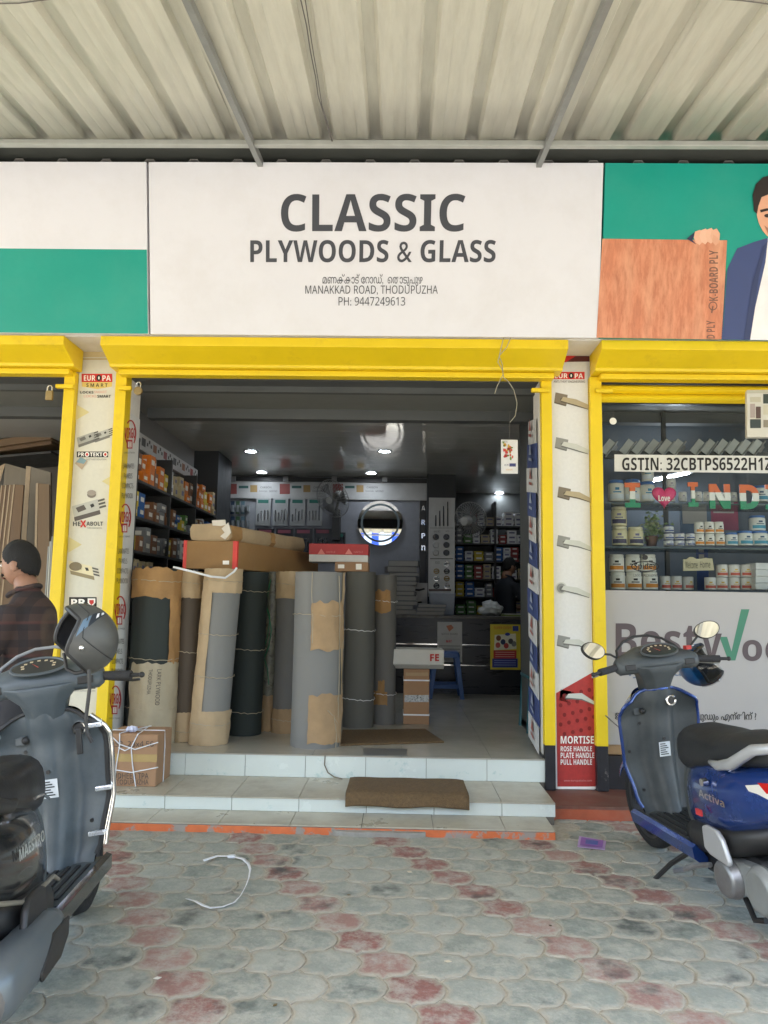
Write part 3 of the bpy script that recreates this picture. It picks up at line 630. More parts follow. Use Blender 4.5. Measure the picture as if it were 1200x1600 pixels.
for i in range(n):
    z1, z0 = zt - (zt - zb) * i / n, zt - (zt - zb) * (i + 1) / n; q = MB()
    m = mat('flag_white', (.55, .56, .56), .7) if i % 2 == 0 else mat('flag_blue', (.045, .07, .20), .7)
    wv = lambda j: .008 * math.sin(i * 1.3 + j * 2)
    q.hexa([(XJ + wv(0), yn, z0), (XJ + wv(1), yf, z0 + .06), (XJ + wv(1) + .003, yf, z0 + .06), (XJ + wv(0) + .003, yn, z0), (XJ + wv(0), yn, z1), (XJ + wv(1), yf, z1 + .06), (XJ + wv(1) + .003, yf, z1 + .06), (XJ + wv(0) + .003, yn, z1)], m); q.build('panel', t)
    ym = (yn + yf) / 2; zc = (z0 + z1) / 2 + .03; q = MB(); mm = flat('#a06058') if i % 2 == 0 else flat('#9aa3b8')
    q.poly([(XJ - .012, ym - .05, zc), (XJ - .012, ym + .05, zc + .02), (XJ - .012, ym, zc + .1)], mm); q.poly([(XJ - .012, ym - .06, zc - .05), (XJ - .012, ym + .06, zc - .02), (XJ - .012, ym + .06, zc), (XJ - .012, ym - .06, zc - .03)], mm); q.build('logo', t)
# hanging card and loose wires
t = thing('hanging_card', 'white card with red flower print dangling in the doorway', 'card', at(796, 740, Y=5.32))
q = MB(); pxbox(q, 783, 687, 809, 740, 5.32, .004, mat('card_white', (.72, .72, .71), .4)); q.build('board', t, bevel=.003)
f = Face(5.32)
rn = random.Random(5)
for i in range(26): f.disc(790 + rn.gauss(2, 5) * .8 + 2, 702 + rn.gauss(0, 6), rn.uniform(1.2, 3), rn.uniform(1.2, 3.), flat(rn.choice(['#c2413a', '#d0604a', '#a8382f', '#6f8a3c', '#c9a03a'])), 1 + i % 4, 8)
f.text('MICA', 785, 689, 793, 691.5, DGR); f.rect(796, 724, 806, 729, flat('#3b3f74')); f.text('DECORS', 788, 725, 795, 728, flat('#3b3f74')); f.text('classic', 791, 732, 801, 735, flat('#c9963a')); f.done('print', t)
WIR = mat('wire', (.12, .11, .10), .6)
def wire(pts, Y, r, label, m=None):
    q = MB(); path = [at(x, y, Y=Y if not isinstance(Y, list) else Y[i]) for i, (x, y) in enumerate(pts)]
    # smooth the path a little
    pp = []
    for a, b in zip(path, path[1:]): pp += [a, a.lerp(b, .5)]
    pp.append(path[-1]); q.tube(pp, r, m or WIR, 6); return tag(q.build('wire', None, smooth=True), label, 'wire')
wire([(796, 687), (796, 660), (797, 640)], 5.32, .0012, 'thin thread holding the hanging card')
wire([(787, 527), (782, 548), (778, 566), (785, 578), (787, 590), (795, 597), (803, 610), (808, 630), (805, 650), (797, 660)], [4.868] * 3 + [4.98, 5.03, 5.06, 5.1, 5.2, 5.3, 5.32], .003, 'thin loose wire hanging over the shutter hood down to the card', mat('pale_wire', (.35, .33, .25), .6))
wire([(798, 527), (792, 542), (780, 556), (785, 570), (786, 585), (776, 605), (773, 615)], [4.866] * 3 + [4.95, 5.03, 5.08, 5.1], .003, 'short frayed wire end twisted over the shutter hood', mat('pale_wire', (.35, .33, .25), .6))
rpt = lambda px, py: at(px, py, Y=4.0)
def roofwire(pts, r, label):
    q = MB(); path = []
    for x, y in pts:
        d = ray(x, y); t_ = (4.150 - 4.35 * TS - .012 - CAM.z) / (d.z - d.y * TS); path.append(CAM + d * t_)
    q.tube(path, r, WIR, 6); tag(q.build('wire', None, smooth=True), label, 'wire')
roofwire([(470, 0), (479, 40), (485, 80), (493, 120), (497, 150), (508, 185), (519, 222)], .0035, 'dark wire running along a rib under the canopy')
roofwire([(477, 0), (483, 40), (490, 85), (497, 125), (503, 165), (511, 190), (520, 222)], .0028, 'second dark wire twisted beside the first under the canopy')
roofwire([(-20, 6), (30, 5), (60, 1), (90, -3)], .003, 'short wire crossing the canopy sheet above the green and white sign')
roofwire([(1125, -2), (1160, 1), (1185, 4), (1225, 10)], .003, 'short wire crossing the canopy sheet above the green sign')
# =================================================================== VINYL AND LAMINATE ROLLS
def rollmat(name, c, **k): return mat(name, c, .75, var=.08, scale=3, bump=.12, bscale=140, stretch=(1, 1, .25), **k)
GREY = rollmat('vinyl_grey', (.195, .195, .185)); DGREY = rollmat('vinyl_dark_grey', (.105, .105, .095)); MGREY = rollmat('vinyl_mid_grey', (.15, .148, .14))
DGREEN = rollmat('vinyl_dark_green', (.022, .03, .028)); BROWN = rollmat('vinyl_brown', (.085, .066, .048))
KRAFT = mat('kraft_paper', (.37, .25, .135), .8, var=.16, scale=5, bump=.9, bscale=13); KRAFTP = mat('kraft_pale', (.44, .33, .20), .8, var=.12, scale=5, bump=.7, bscale=12)
KRAFTD = mat('kraft_dark', (.36, .205, .08), .75, var=.18, scale=6, bump=.9, bscale=12); CREAM = mat('cream_paper', (.40, .35, .25), .8, var=.12, scale=5, bump=1., bscale=10)
STRN = mat('jute_string', (.38, .33, .24), .9); WSTR = mat('white_strap', (.75, .77, .80), .45)
CLEAR = mat('dusty_plastic', (.13, .13, .10), .3, var=.5, scale=18, bump=.9, bscale=22, dirt=(.35, .33, .26), damt=.4, dscale=14)
def roll(px0, px1, ptop, pbase, label, m, lean=0., wraps=(), strings=(), extra=None):
    """a standing roll whose silhouette fills px0..px1; its foot stands on the shop floor at pixel row pbase"""
    c = at((px0 + px1) / 2, pbase, Z=ZF); r0 = c.y
    wpx = (at(px1, pbase, Y=r0).x - at(px0, pbase, Y=r0).x) / 2; r = wpx * 1.02
    cy = r0 + r; cx = at((px0 + px1) / 2, pbase, Y=cy).x; zt = at((px0 + px1) / 2, ptop, Y=cy - r).z
    t = thing('vinyl_roll', label, 'roll', (cx, cy, ZF), 'standing rolls in the doorway')
    H = zt - ZF; N = 40; lx = lean
    def ring(rr, z, k=0): return [(cx + lx * (z - ZF) / H + rr * (1 + .012 * math.sin(2 * a + 3 * z + k) + .006 * math.sin(5 * a + k)) * math.cos(a), cy + rr * (1 + .012 * math.sin(2 * a + 3 * z + k)) * math.sin(a), z) for a in [2 * math.pi * i / N for i in range(N)]]
    q = MB(); q.loft([ring(r, ZF + H * j / 6, r * 9) for j in range(7)], m, cap=False); q.loft([ring(r, zt, r * 9), ring(r * .98, zt - .004), ring(r * .45, zt - .006), ring(r * .4, zt - .05)], m); q.build('roll', t, smooth=True)
    for nm, wm, z0, z1, a0, a1, off, rag in wraps:   # angles in degrees, -90 = toward the street; heights as fractions
        q = MB(); nn = max(8, int((a1 - a0) / 9)); rows = 10; rn = random.Random(int(z0 * 1000 + a0)); tops = [rn.uniform(-1, 1) * rag for _ in range(nn + 1)]; bots = [rn.uniform(-1, 1) * rag for _ in range(nn + 1)]
        vs = []
        for j in range(rows + 1):
            for i in range(nn + 1):
                a = R(a0 + (a1 - a0) * i / nn) + (rag * .9 * math.sin(j * 2.1 + z0 * 9) if (i in (0, nn) and a1 - a0 < 350) else 0); fr = j / rows
                z = ZF + H * (z0 + bots[i] + (z1 + tops[i] - z0 - bots[i]) * fr)
                rr = r * (1 + .012 * math.sin(2 * a + 3 * z + r * 9) + .006 * math.sin(5 * a + r * 9)) + off + max(-off + .0035, (.0035 * math.sin(9 * a + 14 * z) + .003 * math.sin(17 * a - 23 * z + z0 * 7)) * (1 + rag * 40) + .002 * rn.uniform(-1, 1))
                x = cx + lx * (z - ZF) / H
                vs.append((x + rr * math.cos(a), cy + rr * math.sin(a), z))
        fs = []
        for j in range(rows):
            for i in range(nn): k = j * (nn + 1) + i; fs.append((k, k + 1, k + nn + 2, k + nn + 1))
        q.add(vs, fs, wm); q.build(nm, t, smooth='all')
    for z, sm in strings:
        q = MB(); zz = ZF + H * z; q.tube([(cx + lx * z + (r + .009) * math.cos(R(a)), cy + (r + .009) * math.sin(R(a)), zz + .006 * math.sin(R(a * 2)) + .004 * math.sin(a)) for a in range(-200, 21, 10)], .0028, sm, 6); q.build('string', t, smooth=True)
    return t, cx, cy, r, H
def rollpx(info, px, py):
    """point on the front of a roll seen at a pixel"""
    t, cx, cy, r, H = info; d = ray(px, py); o = CAM
    a = d.x ** 2 + d.y ** 2; b = 2 * (d.x * (o.x - cx) + d.y * (o.y - cy)); c = (o.x - cx) ** 2 + (o.y - cy) ** 2 - (r + .012) ** 2
    D = max(b * b - 4 * a * c, 0); return o + d * ((-b - math.sqrt(D)) / (2 * a))
r1 = roll(196, 271, 888, 1166, 'fat dark roll in torn kraft and cream paper with handwriting, next to the jamb panel', DGREEN, .0, [('paper_wrap', KRAFTD, .83, 1.0, -200, 20, .006, .012), ('paper_wrap', CREAM, .0, .46, -131, 25, .010, .01), ('paper_wrap', KRAFTD, .46, .84, -40, 20, .008, .012), ('paper_wrap', KRAFT, .0, .1, -200, 20, .004, .004)], [(.93, STRN), (.48, STRN), (.2, STRN)])
q = MB(); INKP = mat('pen_ink', (.06, .05, .05), .7)
for s, x0, y0, y1, w in (('LARK PLYWOOD', 246, 1046, 1102, 7), ('THODUPUZHA', 233, 1046, 1085, 6)):
    q = MB(); O = rollpx(r1, x0, y0); O.y -= .006; text(q, s, O, rollpx(r1, x0 - 4, y1) - O, (w * .0045, 0, .002), INKP); q.build('handwriting', r1[0])
r2 = roll(269, 306, 892, 1160, 'slim brown roll with kraft paper ends, squeezed between two wrapped rolls', BROWN, .0, [('paper_wrap', KRAFTP, .84, 1.0, -200, 20, .006, .004), ('paper_wrap', KRAFTP, 0, .17, -200, 20, .006, .004)], [(.93, STRN), (.52, STRN), (.06, STRN)])
r3 = roll(296, 354, 888, 1166, 'grey roll mostly covered in pale kraft paper, leaning slightly', GREY, .065, [('paper_wrap', KRAFTP, .86, 1.0, -200, 20, .006, .002), ('paper_wrap', KRAFTP, 0, .19, -200, 20, .006, .002), ('paper_wrap', KRAFTP, .18, .87, -200, -105, .007, .004)], [(.93, STRN), (.62, STRN), (.38, STRN), (.115, STRN)])
r4 = roll(354, 407, 893, 1151, 'bare dark green roll tied with two cream strings', DGREEN, .02, [], [(.88, STRN), (.52, STRN), (.14, STRN)])
r5 = roll(401, 428, 893, 1143, 'thin plastic wrapped roll wound with green twine', CLEAR, .03, [('paper_wrap', KRAFTD, .0, .98, -200, -160, .006, .006), ('paper_wrap', KRAFT, 0, .22, -130, -20, .006, .004)], [])
q = MB(); GTW = mat('green_twine', (.02, .16, .075), .5)
q.tube([rollpx(r5, x, y) for x, y in ((423, 905), (419, 925), (415, 945), (420, 960), (424, 985), (420, 1010), (412, 1030), (408, 1060), (400, 1090), (399, 1120), (400, 1140))], .005, GTW, 6)
q.tube([rollpx(r5, x, y) for x, y in ((412, 910), (414, 940), (422, 965), (418, 995), (410, 1020), (418, 1045), (420, 1070))], .004, GTW, 6); q.build('twine', r5[0], smooth=True)
r6 = roll(425, 466, 893, 1147, 'grey roll with kraft paper at both ends, half hidden behind the widest grey roll', MGREY, .0, [('paper_wrap', KRAFTP, .83, 1., -200, 20, .006, .004), ('paper_wrap', KRAFT, 0, .15, -200, 20, .006, .003)], [(.92, STRN), (.08, STRN)])
r7 = roll(453, 531, 893, 1171, 'widest light grey roll with two torn kraft patches at the step edge', GREY, .0, [('paper_patch', KRAFT, .55, .83, -99, 0, .010, .014), ('paper_patch', KRAFT, .03, .30, -101, 5, .010, .010), ('paper_patch', KRAFTP, .0, 1., -14, 8, .008, .003)], [(.75, STRN)])
q = MB()
for pts in (((488, 894), (487, 930), (489, 970), (488, 1005)), ((528, 1090), (522, 1120), (526, 1150), (524, 1172)), ((512, 1110), (520, 1118), (527, 1130), (531, 1165)), ((530, 900), (531, 960), (530, 1060), (528, 1130))): q.tube([rollpx(r7, *p) for p in pts], .003, STRN, 6)
q.build('loose_string', r7[0], smooth=True)
r8 = roll(535, 583, 893, 1139, 'plain dark grey roll with a sagging white string beside the widest roll', DGREY, .0, [], [(.62, WSTR), (.18, WSTR)])
r9 = roll(580, 617, 898, 1133, 'plain grey roll with small kraft patches, last before the counter', MGREY, .0, [('paper_patch', KRAFTD, .75, .89, -150, -64, .008, .014), ('paper_patch', KRAFTD, .13, .22, -155, -72, .008, .006), ('paper_patch', KRAFTD, .2, .29, -115, -85, .009, .010)], [(.82, WSTR), (.2, WSTR)])
# two more rolls standing deeper inside that carry the long carton
roll(372, 412, 905, 1105, 'grey roll standing behind the front row under the long carton', MGREY); roll(440, 476, 905, 1096, 'dark roll standing behind the front row under the long carton end', DGREY)
# =================================================================== CARTONS ON TOP OF THE ROLLS
CART = mat('carton_brown', (.27, .15, .055), .7, var=.08, scale=4, dirt=(.35, .22, .1), damt=.3, dscale=5); CART2 = mat('carton_tan', (.34, .20, .11), .75, var=.1, scale=6)
REDT = mat('red_tape', (.62, .05, .04), .45)
YC = r1[2] + .02
A, B = at(286, 889, Y=YC), at(371, 846, Y=YC); Bf = at(498, 862, Y=6.95); 
L = Vector((Bf.x - B.x, 6.95 - YC, 0)); L.z = 0
def obox(mb, A, B, Y, L, m, z0=None, z1=None, x0=None, x1=None, s0=0., s1=1.):
    a, b = (x0 if x0 is not None else A.x), (x1 if x1 is not None else B.x); c, d = (z0 if z0 is not None else A.z), (z1 if z1 is not None else B.z)
    P = lambda x, s, z: (x + L.x * s, Y + L.y * s, z)
    mb.hexa([P(a, s0, c), P(b, s0, c), P(b, s1, c), P(a, s1, c), P(a, s0, d), P(b, s0, d), P(b, s1, d), P(a, s1, d)], m)
zc0 = max(ZF + r[4] for r in (r1, r2, r3)) + .002; dz = zc0 - A.z
t = thing('long_carton', 'long brown carton with red taped corners lying on top of the rolls', 'carton', (A.x, YC, zc0))
q = MB(); obox(q, A, B, YC, L, CART, z0=zc0, z1=B.z + dz * .5); q.build('box', t, bevel=.006)
for x0, x1 in ((A.x - .002, A.x + .022), (B.x - .03, B.x + .002)):
    q = MB(); obox(q, A, B, YC, L, REDT, z0=zc0 - .001, z1=B.z + dz * .5 + .001, x0=x0, x1=x1, s0=-.003, s1=.012); q.build('tape', t)
f = Face(YC - .004); f.rect(348, 876, 358, 882, WHI); f.done('label_sticker', t)
zt = B.z + dz * .5
t = thing('wrapped_parcel', 'long flat parcel in torn kraft paper and tape on top of the brown carton', 'parcel', (A.x, YC, zt))
pa, pb = at(296, 845, Y=YC + .05), at(360, 812, Y=YC + .05); q = MB(); Lp = Vector((.42, 1.15, 0)); z0, z1 = zt + .002, zt + .135
rn = random.Random(9); rings = []
for j in range(9):
    s = j / 8; ring_ = []
    for i in range(16):
        a = 2 * math.pi * i / 16; ca, sa = math.cos(a), math.sin(a); k = (abs(ca) ** 6 + abs(sa) ** 6) ** (-1 / 6)
        x = (pa.x + pb.x) / 2 + (pb.x - pa.x) / 2 * ca * k * (1 + rn.uniform(-.03, .03)); z = (z0 + z1) / 2 + (z1 - z0) / 2 * min(sa * k, 1) * (1 + (rn.uniform(-.08, .04) if sa > 0 else 0))
        ring_.append((x + Lp.x * s, YC + .05 + Lp.y * s, max(z, z0)))
    rings.append(ring_)
q.loft(rings, KRAFTP); q.build('parcel', t, smooth=True)
for s0, s1, m in ((.02, .14, KRAFTD), (.5, .56, KRAFTD)):
    q = MB(); i0 = 0; q.loft([[Vector(p) + (Vector(p) - Vector((sum(v[0] for v in rg) / 16, rg[0][1], (z0 + z1) / 2))).normalized() * .004 + Vector((Lp.x * ds, Lp.y * ds, 0)) for p in rg] for rg, ds in ((rings[int(s0 * 8)], s0 - int(s0 * 8) / 8), (rings[int(s0 * 8)], s1 - int(s0 * 8) / 8))], m, cap=False); q.build('tape', t, smooth=True)
f = Face(YC + .044); TORN = flat('#d8d2c6')
f.poly([(331, 813), (352, 812), (353, 820), (345, 822), (332, 821)], TORN); f.poly([(346, 826), (357, 816), (361, 832), (352, 843), (344, 838), (351, 832)], TORN, 2); f.done('torn_paper', t)
# red and white box with a small carton beneath, on the last two rolls
zb = ZF + max(r8[4], r9[4]) + .002; YR = r8[2]
t = thing('small_carton', 'small brown taped carton under the red box on the dark grey roll', 'carton', (at(548, 890, Y=YR).x, YR, zb))
a, b = at(524, 893, Y=YR), at(576, 879, Y=YR); q = MB(); q.box((a.x, YR - .06, zb), (b.x, YR + .22, b.z), CART2); q.build('box', t, bevel=.004)
f = Face(YR - .06); f.rect(528, 882, 538, 888, WHI); f.done('label_sticker', t); f.rect(556, 881, 565, 890, WHI); f.done('label_sticker', t)
t = thing('red_box', 'red topped white product box resting on the small carton', 'box', (a.x, YR, b.z)); zq = b.z + .002
a2, b2 = at(483, 879, Y=YR + .02), at(576, 851, Y=YR + .02); q = MB(); RB = mat('red_card', (.42, .03, .03), .45); q.box((a2.x, YR - .02, zq + .06), (b2.x, YR + .28, b2.z), RB); q.build('lid', t, bevel=.003)
q = MB(); q.box((a2.x + .003, YR - .017, zq), (b2.x - .003, YR + .277, zq + .059), mat('white_card', (.6, .6, .58), .5)); q.build('box', t)
f = Face(YR - .02)
for cx in (502, 545): f.poly([(cx - 6, 866), (cx, 857), (cx + 6, 866)], flat('#d9837b')); f.text('HAFELE', cx + 8, 861, cx + 22, 864, flat('#d9837b'))
f.done('logo', t)
# plastic strap resting over the roll tops
q = MB(); z_ = lambda x, y, Y: at(x, y, Y=Y)
q.tube([z_(271, 886, YC - .25), z_(300, 893, YC - .26), z_(330, 901, YC - .26), z_(352, 903, YC - .2), z_(366, 893, YC - .16), z_(370, 887, YC - .15)], .008, WSTR, 6)
tag(q.build('packing_strap', None, smooth=True), 'white packing strap bent over the tops of the wrapped rolls', 'strap')
# =================================================================== STRING TIED CARTON ON THE STEP
a = at(160, 1228, Z=Z2); YB1 = a.y; b = at(247, 1148, Y=YB1); xl = a.x
t = thing('tied_carton', 'tan carton tied with white string and handwriting, standing on the lower step', 'carton', ((xl + b.x) / 2, YB1, Z2))
q = MB(); q.box((xl, YB1, Z2), (b.x, YB1 + .3, b.z), CART2); q.build('box', t, bevel=.006)
q = MB(); q.box((xl - .001, YB1 - .002, at(200, 1190, Y=YB1).z), (b.x + .001, YB1 - .0005, at(200, 1178, Y=YB1).z), mat('clear_tape', (.42, .30, .13), .2)); q.build('tape', t)
q = MB(); e = .004
S = lambda x, y: tuple(at(x, y, Y=YB1 - e))
for pts in ([(176, 1152), (187, 1163), (211, 1171), (247, 1160)], [(187, 1145), (187, 1163), (182, 1195), (180, 1212)], [(216, 1146), (205, 1168), (207, 1195), (212, 1229)], [(168, 1201), (205, 1207), (247, 1199)], [(205, 1168), (195, 1173), (185, 1168)]): q.tube([S(*p) for p in pts], .0035, WSTR, 6)
z = b.z + e
q.tube([S(216, 1147), (S(216, 1147)[0], YB1 + .02, z), (S(216, 1147)[0] - .03, YB1 + .3, z)], .0035, WSTR, 6); q.tube([S(187, 1147), (S(187, 1147)[0], YB1 + .02, z), (S(187, 1147)[0] + .1, YB1 + .3, z)], .0035, WSTR, 6); q.tube([(xl, YB1 + .12, z), (b.x, YB1 + .14, z), (b.x + e, YB1 + .14, z - .1), (b.x + e, YB1 + .14, Z2)], .0035, WSTR, 6)
q.build('string', t, smooth=True)
q = MB(); c = at(206, 1143, Y=YB1 + .07); q.ball((c.x, c.y, b.z + .02), (.035, .03, .018), mat('knot_plastic', (.6, .63, .8), .4, bump=.5, bscale=40), fn=lambda d: 1 + .25 * math.sin(7 * d.x + 9 * d.y)); q.build('knot', t, smooth=True)
f = Face(YB1 - .001); f.text('DS2  23x4.56', 172, 1158, 240, 1167, INKP, res=1); f.text('SUDHEER TPA', 172, 1208, 232, 1217, INKP, res=1); f.text('TODUPUZHA', 182, 1218, 232, 1226, INKP, res=1); f.done('handwriting', t)
# =================================================================== DOORMATS, FLOOR PLATE
COIR = mat('coir', (.155, .10, .048), .95, var=.35, scale=60, bump=1., bscale=190); COIRD = mat('coir_edge', (.11, .075, .04), .95, var=.3, scale=50, bump=.8, bscale=150)
x0, x1 = at(541, 1240, Y=Y2).x, at(732, 1245, Y=Y2).x
t = thing('doormat', 'thick brown coir doormat sagging over the edge of the lower step', 'doormat', ((x0 + x1) / 2, Y2, Z2))
prof = [(5.06, Z2 + .002), (4.95, Z2 + .003), (4.8, Z2 + .004), (4.70, Z2 + .008), (4.655, Z2 + .003), (4.640, Z2 - .018), (4.632, Z2 - .05)]
q = MB(); th = .018; nx = 24
def mp(u, v):
    k = v * (len(prof) - 1); i = min(int(k), len(prof) - 2); fr = k - i; y = prof[i][0] + (prof[i + 1][0] - prof[i][0]) * fr; z = prof[i][1] + (prof[i + 1][1] - prof[i][1]) * fr
    ed = min(1, min(u, 1 - u) * 14) ** .5; wob = .004 * math.sin(u * 11) * v
    return (x0 + (x1 - x0) * u, y - (.012 * v ** 3) + wob * .3, z + th * (.75 + .25 * ed) + wob + .004 * math.sin(17 * u + 9 * v) * .3)
q.grid(mp, nx, 18, COIR); o = q.build('mat_pile', t, smooth='all', solid=.02)
a_, b_ = at(531, 1166, Z=ZF), at(694, 1161, Z=ZF); c_ = at(535, 1143, Z=ZF); d_ = at(664, 1141, Z=ZF)
t = thing('doormat', 'flat brown coir doormat lying inside the doorway beside the rolls', 'doormat', ((a_.x + b_.x) / 2, a_.y, ZF))
q = MB(); P = [a_, b_, d_, c_]; q.hexa([(p.x, p.y, ZF + .001) for p in P] + [(p.x, p.y, ZF + .014) for p in P], COIR); q.build('mat_pile', t, bevel=.003)
P = [at(567, 1181, Z=ZF), at(636, 1182, Z=ZF), at(635, 1171, Z=ZF), at(569, 1170, Z=ZF)]
q = MB(); q.prism([(p.x, max(p.y, Y1 + .004), ZF + .001) for p in P], (0, 0, .004), mat('worn_steel_plate', (.2, .2, .19), .5, metal=.5)); tag(q.build('threshold_plate', bevel=.001), 'thin grey plate lying on the tiled floor at the doorway edge', 'plate')
q = MB(); q.tube([at(508, 1180, Y=Y1 - .004), at(507, 1195, Y=Y1 - .006), at(512, 1207, Y=Y1 - .008), at(522, 1214, Y=Y1 - .02), at(535, 1217, Y=Y1 - .03)], .004, mat('brown_cord', (.18, .15, .11), .8), 6); tag(q.build('cord', None, smooth=True), 'brown cord hanging down the riser beside the step doormat', 'cord')
# =================================================================== COUNTER, STOOL, BOXES BEFORE IT
YC2 = 8.74; XC0, XC1 = -.45, 2.2; zct = at(700, 962, Y=YC2).z
LAM = mat('dark_laminate', (.022, .022, .028), .3, var=.15, scale=3, stretch=(1, 1, 6)); LTOP = mat('counter_top', (.09, .08, .065), .3)
t = thing('shop_counter', 'dark wood laminate shop counter with two thin steel inlay lines', 'counter', ((XC0 + XC1) / 2, YC2, ZF))
z1_, z2_ = at(700, 1007, Y=YC2).z, at(700, 1039, Y=YC2).z; zs = [ZF, z2_ - .006, z2_ + .006, z1_ - .006, z1_ + .006, zct - .03]
for i in (0, 2, 4): q = MB(); q.box((XC0, YC2, zs[i]), (XC1, YC2 + .55, zs[i + 1]), LAM); q.build('front_panel', t)
for i in (1, 3): q = MB(); q.box((XC0, YC2 - .003, zs[i]), (XC1, YC2 + .5, zs[i + 1]), CHR); q.build('steel_inlay', t)
q = MB(); q.box((XC0 - .02, YC2 - .03, zct - .03), (XC1, YC2 + .6, zct), LTOP); q.build('counter_top', t, bevel=.004)
def sheetthing(name, label, cat, x0, y0, x1, y1, Y, m):
    t = thing(name, label, cat, at((x0 + x1) / 2, y1, Y=Y)); q = MB(); pxbox(q, x0, y0, x1, y1, Y - .003, .002, m); q.build('sheet', t); return t, Face(Y - .003)
t, f = sheetthing('poster', 'white notice with small orange emblem pasted on the counter front', 'poster', 683, 972, 722, 1034, YC2 - .004, mat('paper_white', (.55, .55, .53), .7))
f.poly([(697, 978), (705, 976), (709, 981), (702, 987)], flat('#b06a4a')); f.text('NOTICE BOARD', 690, 989, 715, 992, DGR); f.text('MAY', 697, 1000, 706, 1004, REDI, bold=.04)
for i in range(5): f.line([(686, 1009 + i * 5), (719, 1009.5 + i * 5)], 1.4, GRYI)
f.done('print', t)
t, f = sheetthing('poster', 'yellow poster with red and blue bands pasted on the counter front', 'poster', 766, 976, 813, 1046, YC2 - .004, flat('#d8c63a'))
f.text('SUPER OFFER', 772, 979, 799, 983, REDI); f.rect(801, 978, 810, 986, flat('#2b3f94')); f.poly([(773, 992), (806, 990), (807, 1014), (772, 1016)], flat('#e9e6cf')); f.disc(793, 991, 4, 2.5, flat('#2b3f94'), 2)
for x, y, c in ((779, 997, '#7a4a30'), (786, 1003, '#2c3a5c'), (798, 1002, '#4b4b48'), (803, 1006, '#7d7d78'), (778, 1008, '#c0564e'), (791, 1009, '#b8433e')): f.disc(x, y, 4, 4.5, flat(c), 3, 9)
f.rect(771, 1016, 807, 1029, flat('#b5322e'), 2); f.rect(769, 1029, 809, 1043, flat('#27378a'), 2)
for i in range(3): f.line([(774, 1019 + i * 3.5), (804, 1019.2 + i * 3.5)], 1, flat('#e0a8a0'), 3); f.line([(772, 1032 + i * 3.5), (806, 1032.2 + i * 3.5)], 1, flat('#93a0d4'), 3)
f.done('print', t)
# blue plastic stool
BP = mat('blue_plastic', (.028, .10, .32), .35, var=.06); p = at(697, 1092, Z=ZF); hs = at(690, 1019, Y=p.y).z - ZF
t = thing('plastic_stool', 'blue plastic stool standing before the counter', 'stool', (p.x, p.y + .16, ZF)); ox, oy = p.x, p.y + .16
q = MB(); rr = lambda k, z: [(ox + x * k, oy + y * k, z) for x, y in ((-.15, -.13), (-.13, -.15), (.13, -.15), (.15, -.13), (.15, .13), (.13, .15), (-.13, .15), (-.15, .13))]
q.loft([rr(1.0, ZF + hs - .06), rr(.97, ZF + hs - .01), rr(.9, ZF + hs)], BP); q.build('seat', t, bevel=.004)
for sx in (-1, 1):
    for sy in (-1, 1):
        q = MB(); tp = [(ox + sx * .145, oy + sy * .145), (ox + sx * .145, oy + sy * .09), (ox + sx * .09, oy + sy * .09), (ox + sx * .09, oy + sy * .145)]; bt = [(ox + sx * .195, oy + sy * .195), (ox + sx * .195, oy + sy * .15), (ox + sx * .15, oy + sy * .15), (ox + sx * .15, oy + sy * .195)]
        q.hexa([(*c, ZF) for c in bt] + [(*c, ZF + hs - .05) for c in tp], BP); q.build('leg', t, bevel=.003)
for sy in (-1, 1): q = MB(); q.box((ox - .165, oy + sy * .165 - .01, ZF + .11), (ox + .165, oy + sy * .165 + .01, ZF + .15), BP); q.build('stretcher', t)
# tall carton with the white FE parcel
p = at(650, 1132, Z=ZF); a = at(630, 1132, Y=p.y); b = at(671, 1046, Y=p.y)
t = thing('tall_carton', 'tall brown carton bound with two white straps standing on the floor', 'carton', (p.x, p.y, ZF)); q = MB(); q.box((a.x, p.y, ZF), (b.x, p.y + .3, b.z), CART2); q.build('box', t, bevel=.004)
for y in (1063, 1117): q = MB(); z = at(650, y, Y=p.y).z; q.box((a.x - .003, p.y - .003, z - .006), (b.x + .003, p.y + .303, z + .006), WSTR); q.build('strap', t)
f = Face(p.y - .001); f.rect(632, 1086, 670, 1097, mat('foil_tape', (.3, .32, .33), .3, var=.5, scale=60, metal=.4)); f.rect(634, 1051, 669, 1056, flat('#a98f6c')); f.done('tape', t)
zt = b.z; a = at(617, 1040, Y=p.y - .03); b = at(694, 1016, Y=p.y - .03)
t = thing('white_parcel', 'long white parcel marked FE in red lying across the tall carton', 'parcel', (p.x, p.y, zt)); W = mat('parcel_white', (.55, .55, .52), .6, var=.06, scale=6); z0 = zt + .002
q = MB(); ring_ = lambda x, k: [(x, p.y - .03, z0 + .04), (x, p.y + .02, z0), (x, p.y + .3, z0), (x, p.y + .34, z0 + .05), (x, p.y + .33, b.z), (x, p.y - .02, b.z + .003)]
q.loft([ring_(a.x - .12, 1), ring_(a.x + .2, 1), ring_(b.x - .03, 1), [(x - .0, y, z) for x, y, z in ring_(b.x, 1)]], W); q.build('parcel', t, bevel=.005)
f = Face(p.y - .034); f.text('FE', 672, 1022, 686, 1033, flat('#b02a2a'), bold=.05, k=3); f.line([(671, 1017), (670.5, 1040)], 1.5, flat('#c9c7bf'), 2); f.done('lettering', t)
